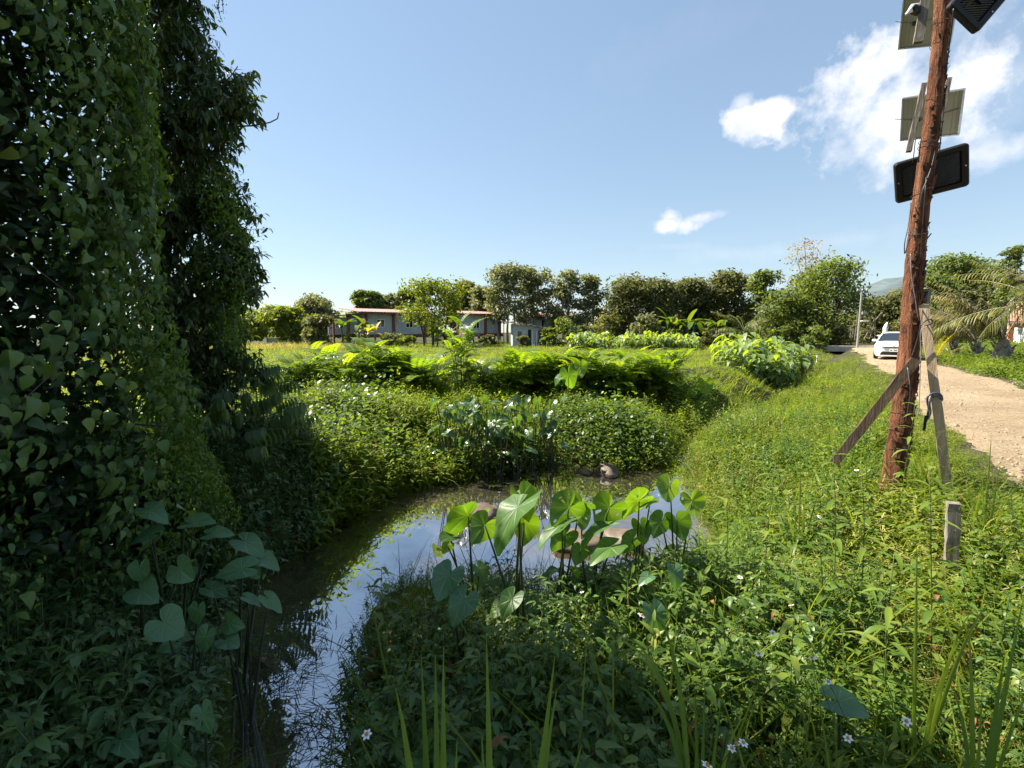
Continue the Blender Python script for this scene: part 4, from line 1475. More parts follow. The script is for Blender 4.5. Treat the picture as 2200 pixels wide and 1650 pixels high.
    mb.tube([p_ + ofv for p_ in bezier(b, (b + c) / 2 + Vector((0, 0, -.01)), c, 5)], .006, 5)
    mb.tube([p_ + ofv for p_ in bezier(a, at(225, 720, 3.4), b2, 5)], .008, 5)
    mb.build("hanging_stem", M["stem_brown"], root, smooth=True)
    return root


vine_tree()


def dark_tree():
    """second tree behind, built from leafy boughs"""
    base = Vector((-4.7, 6.3, hz(-4.7, 6.3)))
    root = empty("dark_tree", base, "dark leafy tree with drooping leaves behind the vine covered tree", "tree")
    mb = MB()
    mb.tube([(0, 0, -.3), (.1, .1, 1.6), (0, 0, 3.2), (-.1, .2, 6.5)], [.10, .09, .07, .04], 9, cap=False)
    mb.tube([(-.3, .3, -.3), (-.5, .4, 1.6), (-.7, .3, 4.0)], [.06, .05, .03], 8, cap=False)
    boughs = []
    rs = random.Random(5)
    outline = ((400, 20, 20), (398, 70, 36), (415, 120, 36), (440, 160, 40), (455, 205, 46), (475, 240, 46), (440, 275, 46), (450, 330, 42), (430, 370, 40), (458, 410, 46),
               (480, 450, 48), (492, 495, 46), (496, 545, 46), (505, 585, 42), (508, 625, 42), (480, 655, 46), (470, 700, 40), (490, 735, 34), (440, 620, 50), (420, 560, 44),
               (390, 470, 50), (380, 400, 50), (370, 320, 54), (370, 250, 54), (365, 180, 52), (350, 100, 52), (345, 30, 50), (340, 520, 50), (370, 640, 54), (420, 690, 50), (350, 720, 54),
               (450, 770, 44), (395, 760, 44), (330, 620, 50), (330, 420, 54), (440, 480, 30), (505, 200, 26), (520, 225, 22), (490, 175, 26), (340, -60, 60), (380, -40, 44), (300, -120, 90), (330, -200, 80), (480, 775, 42), (430, 815, 46), (515, 800, 34), (380, 840, 50), (470, 850, 42), (330, 800, 50))
    n_all, P, D, U, S, Rn = 0, [], [], [], [], []
    for i, (px, py, rpx) in enumerate(outline):
        Y = 6.1 + rs.uniform(-.5, .7)
        c = at(px, py, Y)
        r = rpx / 1000 * Y
        lc = c - base
        # limb to the bough
        st = Vector((0, 0, max(.5, lc.z - rs.uniform(.3, .9))))
        mb.tube(bezier(st, (st + lc) / 2 + Vector((0, 0, .2)), lc, 5), [.045, .036, .028, .02, .01], 5, cap=False)
        n = int(620 * (rpx / 45) ** 1.7)
        for _ in range(max(5, int(n / 15))):
            # a twig with a dozen leaves
            q = np.array([rs.gauss(0, 1) for _ in range(3)]); q /= np.linalg.norm(q)
            s0 = np.array(lc) + q * r * rs.uniform(.15, .75)
            td = q * .8 + np.array((rs.gauss(0, .4), rs.gauss(0, .4), rs.uniform(-.5, .4))); td /= np.linalg.norm(td)
            tl = rs.uniform(.16, .34)
            mb.tube([s0, s0 + td * tl * .5, s0 + td * tl + np.array((0, 0, -.02))], [.005, .004, .002], 3, cap=False)
            for j in range(15):
                t = (j + .5) / 15
                P.append(s0 + td * tl * t)
                sd_ = np.array([rs.gauss(0, 1) for _ in range(3)])
                D.append(td * .5 + sd_ * .55 + np.array((0, 0, -.75)))
                U.append(np.array((rs.gauss(0, .5), rs.gauss(0, .5), 1.0)) + q * .5)
                S.append(rs.uniform(.075, .14)); Rn.append(rs.random())
    V, F, rn = place_leaves(np.array(P), np.array(D), np.array(U), np.array(S), W=.30, n=3, shape="lance", droop=.6, rn=np.array(Rn))
    mb.build("trunk", M["bark"], root, smooth=True)
    mesh_obj("crown", np_mesh("crown", V, F, [M["darktree"]], None, {"rnd": rn}), root)
    # fine trailing creeper over the outer edge, catching the sun
    P = []
    for px, py, rpx in outline[9:20]:
        for _ in range(260):
            c = at(px + rs.gauss(12, rpx * .5), py + rs.gauss(0, rpx * .6), 5.6 + rs.gauss(.2, .3)); P.append(c - base)
    P = np.array(P); n = len(P)
    V, F, rn = place_leaves(P, np.array((0, 0, -.8)) + .7 * RNG.normal(size=(n, 3)), RNG.normal(size=(n, 3)) + np.array((.3, -.5, .6)), RNG.uniform(.03, .06, n), W=.5, n=2, shape="ovate")
    mesh_obj("creeper_leaves", np_mesh("creeper_leaves", V, F, [M["vine_fine"]], None, {"rnd": rn}), root)
    # bare twigs that stick out against the sky
    tw = MB()
    for pts, r in ((((470, 285), (500, 272), (545, 270), (580, 263), (596, 255)), .012), (((596, 255), (599, 242)), .007), (((552, 271), (575, 280)), .005),
                   (((440, 210), (468, 195), (490, 170), (500, 158), (511, 142)), .010), (((500, 158), (511, 165), (508, 180)), .006), (((497, 160), (497, 148)), .004),
                   (((505, 640), (530, 622), (555, 607)), .006), (((400, 120), (440, 115), (465, 128)), .003)):
        tw.tube([at(x, y, 6.0) - base for x, y in pts], [r * (1 - .12 * i) for i in range(len(pts))], 5)
    tw.build("bare_twig", M["stem_brown"], root, smooth=True)
    # leafy tendril hanging into the top of the view
    td_ = MB(); P = []
    prev = [at(480, -60, 3.6), at(472, -10, 3.6), at(468, 20, 3.6), at(478, 48, 3.6)]
    td_.tube([p - base for p in prev], [.006, .004, .003, .0015], 4)
    td_.tube([at(455, -60, 3.6) - base, at(478, 0, 3.6) - base, at(480, 30, 3.6) - base], [.005, .003, .0015], 4)
    td_.build("hanging_tendril", M["stem_brown"], root)
    for _ in range(60):
        P.append(at(470 + rs.gauss(0, 8), rs.uniform(-60, 52), 3.6) - base)
    P = np.array(P); n = len(P)
    V, F, rn = place_leaves(P, np.array((0, 0, -.6)) + .8 * RNG.normal(size=(n, 3)), RNG.normal(size=(n, 3)), RNG.uniform(.012, .022, n), W=.6, n=2, shape="ovate")
    mesh_obj("tendril_leaves", np_mesh("tendril_leaves", V, F, [M["darktree"]], None, {"rnd": rn}), root)


dark_tree()


def shade_trees():
    """unseen trees added further left, out of view, to cast the shade over the near bank"""
    for k, (x, y, h, w) in enumerate(((-10.0, 6.5, 11.0, 4.6), (-7.2, 1.6, 9.0, 3.6), (-12.5, 3.0, 11.5, 4.5))):  # added out of view to throw shade on the near bank
        rs = random.Random(k)
        gz = hz(x, y)
        root = empty("broadleaf_tree", (x, y, gz), "unseen added tree standing left of the vine covered tree, number of limbs hidden by leaves" if 0 else "unseen tree added left of the vine covered tree to cast shade", "tree", "unseen trees added for shade")
        blobs = []
        for i in range(26):
            q = rs.uniform(0, 6.28); zf = .2 + .8 * (i + .5) / 26
            rad = w * .55 * math.sqrt(rs.random()) * (1.05 - .5 * abs(zf - .55))
            blobs.append(((rad * math.cos(q), rad * math.sin(q), h * zf), (1.2, 1.2, .9)))
        V, F, rn = crown_arrays(blobs, 6000, .2)
        mesh_obj("crown", np_mesh("crown", V, F, [M["darktree"]], None, {"rnd": rn}), root)
        mb = MB(); mb.tube([(0, 0, -.3), (.1, .1, h * .4), (0, 0, h * .85)], [.26, .2, .06], 9)
        mb.build("trunk", M["bark"], root, smooth=True)


shade_trees()


def cassava_like_shrub():
    """large drooping leaflets at the edge of the shade"""
    for base_px, by, Y, stems, label in ((560, 930, 5.9, ((575, 835), (545, 800), (600, 880), (520, 850), (560, 900)), "shrub with big drooping leaflets at the water side of the dark tree"),
                                         (470, 930, 5.4, ((500, 880), (450, 850), (520, 930), (420, 900)), "shrub with big drooping leaflets under the dark tree")):
        f = at(base_px, by, Y); f.z = hz(f.x, f.y)
        root = empty("rubber_shrub", f, label, "shrub", "big leaved shrubs in the shade")
        mb = MB(); P = Proto()
        for (px, py) in stems:
            tip = at(px, py, Y + random.uniform(-.3, .3)) - f
            mb.tube(bezier((0, 0, -.1), (tip.x * .3, tip.y * .3, tip.z * .8), tip, 6), [.014, .012, .010, .008, .006, .004], 5)
            for k in range(3):
                az = random.uniform(-.9, .9)
                q = np.array(tip) + np.array((0, 0, -.1 * k))
                rl = random.uniform(.28, .5)
                e = q + azel(az, .25) * rl
                mb.tube([q, (q + e) / 2 + np.array((0, 0, .03)), e], .004, 4)
                for j in range(7):
                    t = .25 + .75 * j / 6
                    for sg in (-1, 1):
                        P.leaf(q + (e - q) * t, azel(az + sg * .7, -.9) + np.array((0, 0, -.25)), random.uniform(.13, .19), .050, 4, "lance", .5, .2)
        mb.build("stems", M["stalk"], root, smooth=True)
        d = P.done()
        mesh_obj("leaves", np_mesh("leaves", d["V"], d["F"], [M["weed_shade"]], None, {"rnd": d["R"]}), root)


cassava_like_shrub()

# ------------------------------------------------------------------ houses and the shed at the far side
M["wall_grey"] = plain("grey cement render", (.42, .47, .49), 0.9, nscale=1.2, var=.14)
M["maroon"] = plain("red oxide painted concrete", (.19, .055, .045), 0.8, nscale=3, var=.2)
M["roof_red"] = plain("weathered red sheet roof", (.27, .135, .115), 0.6, nscale=1.5, var=.22)
M["white_paint"] = plain("white paint", (.74, .75, .74), 0.5, var=.06)
M["glass_dark"] = plain("dark window glass", (.012, .016, .018), 0.08, nscale=2, var=.2, spec=.7)
M["wall_white"] = plain("chalky white wall", (.42, .45, .46), 0.9, nscale=1.6, var=.2)
M["sheet_old"] = plain("rusty grey roof sheets", (.075, .068, .062), 0.85, nscale=3, var=.5)
M["dark_void"] = plain("dark opening fill", (.018, .016, .014), 0.9, var=.3)  # near-black fill for the doorway and the knot hole
M["cloth_grey"] = plain("grey hanging cloth", (.07, .08, .10), 0.9, var=.3)
M["concrete"] = plain("grey concrete", (.30, .29, .27), 0.9, nscale=5, var=.2, bmp=.2)
M["roof_brown"] = plain("brown roof tiles", (.085, .060, .050), 0.8, nscale=6, var=.35)
M["tile_red"] = plain("faded red roof tiles", (.40, .20, .15), 0.7, nscale=6, var=.3)
M["orange_post"] = plain("orange painted post", (.42, .13, .05), 0.6, var=.15)


def rotz(a):
    return Matrix.Rotation(a, 3, "Z")


def window(root, c, w, h, rot, n):
    """white two-pane window set on a wall; n = outward normal"""
    mb = MB()
    R3 = rot
    t = .08
    for dx, dz, sx, sz in ((0, h / 2, w + t, t), (0, -h / 2, w + t, t), (-w / 2, 0, t, h - t), (w / 2, 0, t, h - t), (0, 0, t, h - t)):
        mb.box(Vector(c) + R3 @ Vector((dx, -.05, dz)), (sx, .07, sz), R3)
    wo = mb.build("window", M["white_paint"], root)
    for sx in (-1, 1):
        MB().box(Vector(c) + R3 @ Vector((sx * w / 4, -.02, 0)), (w / 2 - t, .02, h - t), R3).build("pane", M["glass_dark"], wo)


def stilt_house(label, loc, yaw, wdt, dep, floor_z, wall_h, cols, wins, side_wins=(), porch=False, roof_rise=.75, group="red roofed grey houses on stilts"):
    """corner house raised on red beams; local +X runs along the front, the front faces -Y"""
    root = empty("stilt_house", loc, label, "house", group)
    R3 = rotz(yaw)
    P = lambda x, y, z: R3 @ Vector((x, y, z))
    MB().box(P(wdt / 2, dep / 2, floor_z + wall_h / 2), (wdt, dep, wall_h), R3).build("wall", M["wall_grey"], root)
    for y_ in (-.08, dep + .08):
        MB().box(P(wdt / 2, y_, floor_z - .17), (wdt + .5, .26, .42), R3).build("floor_beam", M["maroon"], root)
    for x_ in (-.08, wdt + .08):
        MB().box(P(x_, dep / 2, floor_z - .17), (.26, dep - .1, .40), R3).build("floor_beam", M["maroon"], root)
    for cx in cols:
        MB().box(P(cx, -.10, floor_z + wall_h / 2 + .02), (.30, .34, wall_h + .10), R3).build("column", M["maroon"], root)
        for y_ in (-.1, dep * .5, dep):
            MB().box(P(cx, y_, (floor_z - .38) / 2 - .3), (.26, .26, floor_z - .38 + .6), R3).build("stilt", M["concrete"], root)
    MB().box(P(0 - .1, dep, floor_z + wall_h / 2), (.3, .3, wall_h), R3).build("column", M["maroon"], root)
    # mono pitch roof: low over the front, rising to the back, corrugated
    mb = MB()
    n = 48
    x0, x1, y0, y1 = -1.0, wdt + .8, -.9, dep + .9
    z0 = floor_z + wall_h + .06
    vs, fs = [], []
    for i in range(n + 1):
        x = x0 + (x1 - x0) * i / n
        dz = .035 * (i % 2)
        for (y, z) in ((y0, z0), (y1, z0 + roof_rise), (y0, z0 - .07), (y1, z0 + roof_rise - .07)):
            vs.append(P(x, y, z + dz))
    for i in range(n):
        a = i * 4
        fs += [(a, a + 4, a + 5, a + 1), (a + 2, a + 3, a + 7, a + 6), (a, a + 2, a + 6, a + 4), (a + 1, a + 5, a + 7, a + 3)]
    fs += [(0, 1, 3, 2), (n * 4, n * 4 + 2, n * 4 + 3, n * 4 + 1)]
    mb.add(vs, fs)
    mb.build("roof", M["roof_red"], root)
    MB().box(P(wdt / 2, y0 + .03, z0 - .17), (wdt + 1.6, .06, .17), R3).build("fascia", M["maroon"], root)
    for (x, z, w, h) in wins:
        window(root, P(x, 0, floor_z + z), w, h, R3, None)
    for (y, z, w, h) in side_wins:
        window(root, P(0, y, floor_z + z), w, h, R3 @ rotz(-math.pi / 2), None)
    if porch:
        # lean-to porch on the left side
        pr = MB()
        pr.add([P(-4.2, .2, z0 - .55), P(.1, .2, z0 - .10), P(.1, dep + .5, z0 - .10), P(-4.2, dep + .5, z0 - .55),
                P(-4.2, .2, z0 - .67), P(.1, .2, z0 - .22), P(.1, dep + .5, z0 - .22), P(-4.2, dep + .5, z0 - .67)],
               [(0, 1, 2, 3), (7, 6, 5, 4), (0, 4, 5, 1), (1, 5, 6, 2), (2, 6, 7, 3), (3, 7, 4, 0)])
        pr.build("porch_roof", M["maroon"], root)
        for x_ in (-3.9, -2.0):
            MB().box(P(x_, .5, (floor_z + wall_h - .75) / 2), (.22, .22, floor_z + wall_h - .75), R3).build("porch_post", M["maroon"], root)
        MB().box(P(-2.0, 2.4, floor_z + 1.1), (4.0, .12, 2.2), R3).build("porch_wall", M["wall_grey"], root)
        window(root, P(-2.6, 2.34, floor_z + 1.3), 1.0, 1.0, R3, None)
    return root


def houses():
    a = at(787, 722, 60)
    gz = hz(a.x, a.y)
    fz = at(787, 719, 60).z - gz
    wh = at(787, 671, 60).z - at(787, 719, 60).z
    stilt_house("left grey house with red roof and a lean-to porch behind banana plants", (a.x, a.y, gz), R(38), 8.4, 6.5, fz, wh, (0.0, 3.7, 8.3), ((1.95, 1.45, 1.0, 1.0), (6.0, 1.45, 1.0, 1.0)), ((1.3, 1.45, .98, 1.0), (4.2, 1.45, .98, 1.0)), porch=True)
    a = at(1010, 720, 62); gz = hz(a.x, a.y)
    fz = at(1010, 717, 62).z - gz
    wh = at(1010, 675, 62).z - at(1010, 717, 62).z
    stilt_house("middle grey house with red roof, just left of the white shed", (a.x, a.y, gz), R(24), 4.4, 5.0, fz, wh, (2.15, 4.2), ((.85, 1.2, .85, 1.0),), ((2.5, 1.2, .85, 1.0),), roof_rise=.6)
    a = at(1152, 714, 65); gz = hz(a.x, a.y)
    fz = at(1152, 712, 65).z - gz
    wh = at(1152, 680, 65).z - at(1152, 712, 65).z
    stilt_house("right grey house hidden behind tall trees, right of the shed", (a.x, a.y, gz), R(24), 7.5, 5.0, fz, wh, (2.8, 7.3), ((1.2, 1.1, .85, 1.0),), (), roof_rise=.7)
    # low white wall far left
    a, b = at(575, 749, 63), at(668, 747, 62)
    za = hz(a.x, a.y); zb = hz(b.x, b.y)
    d = Vector((b.x - a.x, b.y - a.y, 0)); L = d.length
    mid = (a + b) / 2
    root = empty("boundary_wall", (mid.x, mid.y, za), "low pale boundary wall under the yellow green trees far left", "wall")
    q = math.atan2(d.y, d.x)
    MB().box((0, 0, .35), (L, .15, 1.0), rotz(q)).build("wall_panel", M["wall_white"], root)
    for i in range(4):
        p = rotz(q) @ Vector((-L / 2 + .1 + (L - .2) * i / 3, -.1, .4))
        MB().box(p, (.18, .06, 1.15), rotz(q)).build("wall_post", M["concrete"], root)

    # the shed
    a = at(1102, 742, 55); gz = hz(a.x, a.y)
    root = empty("shed", (a.x, a.y, gz), "small white shed with a sagging grey sheet roof before the trees", "shed")
    q = R(4); R3 = rotz(q)
    P = lambda x, y, z: R3 @ Vector((x, y, z))
    W, D = 3.95, 3.0
    h0, h1 = 2.9, 2.05
    # walls as slabs whose tops follow the roof
    def slab(p0, p1, z0a, z0b, t=.08):
        d = (Vector(p1) - Vector(p0)); d.z = 0; n = Vector((-d.y, d.x, 0)).normalized() * t
        v = [P(*p0, -.3), P(*p1, -.3), P(*p1, z0b), P(*p0, z0a)]
        nn = R3 @ n
        return v + [x + nn for x in v], [(0, 1, 2, 3), (7, 6, 5, 4), (0, 4, 5, 1), (1, 5, 6, 2), (2, 6, 7, 3), (3, 7, 4, 0)]
    roofz = lambda x: h0 + (h1 - h0) * (x + 1.3) / (W + 1.3) - .05
    mb = MB()
    def s2(x0, x1, z0, z1):
        # front wall piece between heights, top may follow the roof
        za, zb = (roofz(x0), roofz(x1)) if z1 is None else (z1, z1)
        v = [P(x0, 0, z0), P(x1, 0, z0), P(x1, 0, zb), P(x0, 0, za)]
        nn = R3 @ Vector((0, .08, 0))
        mb.add(v + [x + nn for x in v], [(0, 1, 2, 3), (7, 6, 5, 4), (0, 4, 5, 1), (1, 5, 6, 2), (2, 6, 7, 3), (3, 7, 4, 0)])
    s2(0, .55, -.3, None); s2(.55, 1.05, -.3, .75); s2(.55, 1.05, 1.75, None); s2(1.05, 1.78, -.3, None); s2(2.15, W, -.3, None); s2(1.78, 2.15, 1.95, None)
    mb.build("wall", M["wall_white"], root)
    for x in (0, W):
        m2 = MB()
        z = roofz(x)
        m2.box(P(x, D / 2 + .1, z / 2 - .15), (.08, D - .1, z + .25), R3)
        m2.build("wall", M["wall_white"], root)
    MB().box(P(W / 2, D, .9), (W - .1, .08, 2.0), R3).build("wall", M["wall_white"], root)
    MB().box(P(.8, .10, 1.25), (.5, .05, 1.0), R3).build("window", M["glass_dark"], root)
    MB().box(P(1.965, .10, .85), (.37, .05, 2.2), R3).build("door", M["dark_void"], root)
    for x in (2.3, 2.75):
        MB().box(P(x, -.35, .75), (.09, .09, 1.9), R3).build("post", M["white_paint"], root)
    mb = MB()
    for x in (2.25, 2.5, 2.8):
        mb.box(P(x, -.32, .25), (.05, .05, .8), R3)
    mb.box(P(2.5, -.32, .6), (.7, .05, .06), R3)
    mb.build("railing", M["white_paint"], root)
    cl = MB()
    vs, fs = [], []
    for i in range(9):
        x = 3.0 + .6 * i / 8
        vs += [P(x, -.2 - .06 * (i % 2), 1.85), P(x + .05, -.2 - .08 * (i % 2), .05)]
    for i in range(8):
        fs.append((2 * i, 2 * i + 1, 2 * i + 3, 2 * i + 2))
    cl.add(vs, fs).build("curtain", M["cloth_grey"], root)
    # sagging roof of overlapping sheets
    mb = MB(); rs = random.Random(3)
    for i in range(9):
        x0 = -1.3 + (W + 1.9) * i / 9; x1 = x0 + (W + 1.9) / 9 * 1.25
        for j in range(2):
            y0 = -.8 + j * 2.1; y1 = y0 + 2.4
            s0, s1 = rs.uniform(-.05, .06), rs.uniform(-.05, .06)
            za, zb = roofz(x0) + .08 + s0 + .03 * i % .05 + j * .02, roofz(x1) + .08 + s1 + j * .02
            v = [P(x0, y0, za), P(x1, y0 + rs.uniform(-.1, .1), zb), P(x1, y1, zb + .1), P(x0, y1, za + .1)]
            v = v + [p - Vector((0, 0, .03)) for p in v]
            mb.add(v, [(0, 1, 2, 3), (7, 6, 5, 4), (0, 4, 5, 1), (1, 5, 6, 2), (2, 6, 7, 3), (3, 7, 4, 0)])
    mb.build("roof", M["sheet_old"], root)
    for x in (-1.1, 4.3):
        MB().tube([P(x, -.4, -.3), P(x, -.4, roofz(x) + .02)], .05, 6).build("post", M["bark"], root)

    # tiled house on the right, mostly outside the picture
    a = at(2212, 735, 33); gz = hz(a.x, a.y)
    root = empty("tiled_house", (a.x, a.y, gz), "white house with brown tiled roof at the right edge behind the palms", "house")
    q = R(-34); R3 = rotz(q)
    P = lambda x, y, z: R3 @ Vector((x, y, z))
    zt = at(2188, 552, 33).z - gz
    ze = zt - 1.2
    MB().box(P(4.3, 3, ze / 2), (8.0, 7.5, ze - .2), R3).build("wall", M["white_paint"], root)
    mb = MB()
    e = [P(-.6, -1.6, ze), P(9.2, -1.6, ze), P(9.2, 7.6, ze), P(-.6, 7.6, ze)]
    rg = [P(3.2, 3, ze + 2.6), P(5.4, 3, ze + 2.6)]
    mb.add(e + rg + [p - Vector((0, 0, .2)) for p in e], [(0, 1, 5, 4), (1, 2, 5), (2, 3, 4, 5), (3, 0, 4), (0, 6, 7, 1), (1, 7, 8, 2), (2, 8, 9, 3), (3, 9, 6, 0), (9, 8, 7, 6)])
    mb.build("roof", M["roof_brown"], root)
    zl = at(2188, 690, 31).z - gz
    mb = MB()
    v = [P(-2.2, -4.2, zl), P(7.0, -4.2, zl), P(7.0, -.8, zl + 1.4), P(-1.0, -.8, zl + 1.4)]
    mb.add(v + [p - Vector((0, 0, .12)) for p in v], [(0, 1, 2, 3), (7, 6, 5, 4), (0, 4, 5, 1), (1, 5, 6, 2), (2, 6, 7, 3), (3, 7, 4, 0)])
    mb.build("porch_roof", M["tile_red"], root)
    for x in (-1.9, 1.5, 5.0):
        MB().box(P(x, -4.0, zl / 2 - .15), (.24, .24, zl), R3).build("porch_post", M["orange_post"], root)
    MB().box(P(2.5, -4.05, zl - .28), (9.0, .16, .3), R3).build("porch_beam", M["orange_post"], root)


houses()

# ------------------------------------------------------------------ things along the road end
M["pole_concrete"] = plain("weathered concrete pole", (.30, .29, .27), 0.9, nscale=8, var=.15)
M["white_gloss"] = plain("white weathered plaster", (.72, .72, .70), 0.7, var=.12)
M["wood_grey"] = wood("grey weathered timber", (.07, .058, .045), (.19, .165, .135), (.32, .285, .24))


def road_end():
    top, bot = at(1852, 622, 44), at(1843, 728, 44)
    gz = hz(bot.x, bot.y)
    root = empty("utility_pole", (bot.x, bot.y, gz), "slim concrete utility pole with boxes, beside the white car", "pole")
    H = top.z - gz
    MB().tube([(0, 0, -.4), (0, 0, H * .5), (0, 0, H)], [.10, .085, .07], 8).build("pole", M["pole_concrete"], root, smooth=False)
    MB().box((0, -.05, H - .12), (1.0, .08, .10)).build("crossarm", M["pole_concrete"], root)
    for x in (-.42, 0, .42):
        MB().tube([(x, -.05, H - .06), (x, -.05, H + .08)], [.05, .03], 6).build("insulator", M["white_gloss"], root)
    MB().box((.28, -.16, H * .60), (.42, .12, .26)).build("meter_box", M["pole_concrete"], root)
    MB().tube([(0, -.1, H * .46), (.4, -.16, H * .475), (.72, -.2, H * .465)], [.06, .09, .05], 7).build("street_light", M["white_gloss"], root)

    # leaning bare frame of sticks
    f = at(1895, 735, 46); gz = hz(f.x, f.y)
    root = empty("stick_frame", (f.x, f.y, gz), "bare frame of leaning grey sticks behind the white car", "frame")
    for a, b, r in (((1857, 728), (1879, 686), .05), ((1868, 728), (1880, 690), .04), ((1879, 728), (1880, 686), .05), ((1836, 728), (1843, 670), .05), ((1826, 726), (1829, 698), .05), ((1831, 726), (1833, 704), .05),
                    ((1848, 676), (1868, 698), .05), ((1857, 668), (1872, 684), .05), ((1823, 688), (1838, 692), .04), ((1880, 688), (1898, 668), .06), ((1876, 662), (1885, 668), .05), ((1820, 700), (1850, 699), .03), ((1850, 712), (1892, 708), .03)):
        p, q = at(*a, 46) - Vector((f.x, f.y, gz)), at(*b, 46) - Vector((f.x, f.y, gz))
        MB().tube([p, (p + q) / 2 + Vector((.03, 0, .02)), q], r, 5).build("stick", M["wood_grey"], root)

    # white plaster shrine post
    f = at(1900, 735, 43); gz = hz(f.x, f.y)
    root = empty("plaster_shrine", (f.x, f.y, gz), "white plaster shrine post standing behind the white car", "shrine")
    z1 = at(1900, 692, 43).z - gz
    mb = MB()
    mb.box((0, 0, z1 * .22), (.7, .7, z1 * .5)); mb.box((0, 0, z1 * .49), (.95, .95, .10))
    mb.build("base", M["white_gloss"], root)
    mb = MB()
    mb.tube([(0, 0, z1 * .51), (0, 0, z1 * .66), (0, 0, z1 * .78), (.05, 0, z1 * .9), (.1, 0, z1)], [.24, .20, .22, .13, .04], 8)
    mb.build("spire", M["white_gloss"], root, smooth=True)
    MB().box((.62, -.1, z1 * .28), (.5, .4, .7)).build("side_block", M["white_gloss"], root)

    # small white marker post in the field edge
    f = at(1758, 736, 34)
    gz = hz(f.x, f.y)
    o = MB().box((0, 0, .2), (.07, .07, .55)).box((0, 0, .49), (.10, .10, .04)).build("marker_post", M["white_gloss"])
    o.location = (f.x, f.y, gz); tag(o, "short white marker post at the field edge left of the car", "post")


road_end()


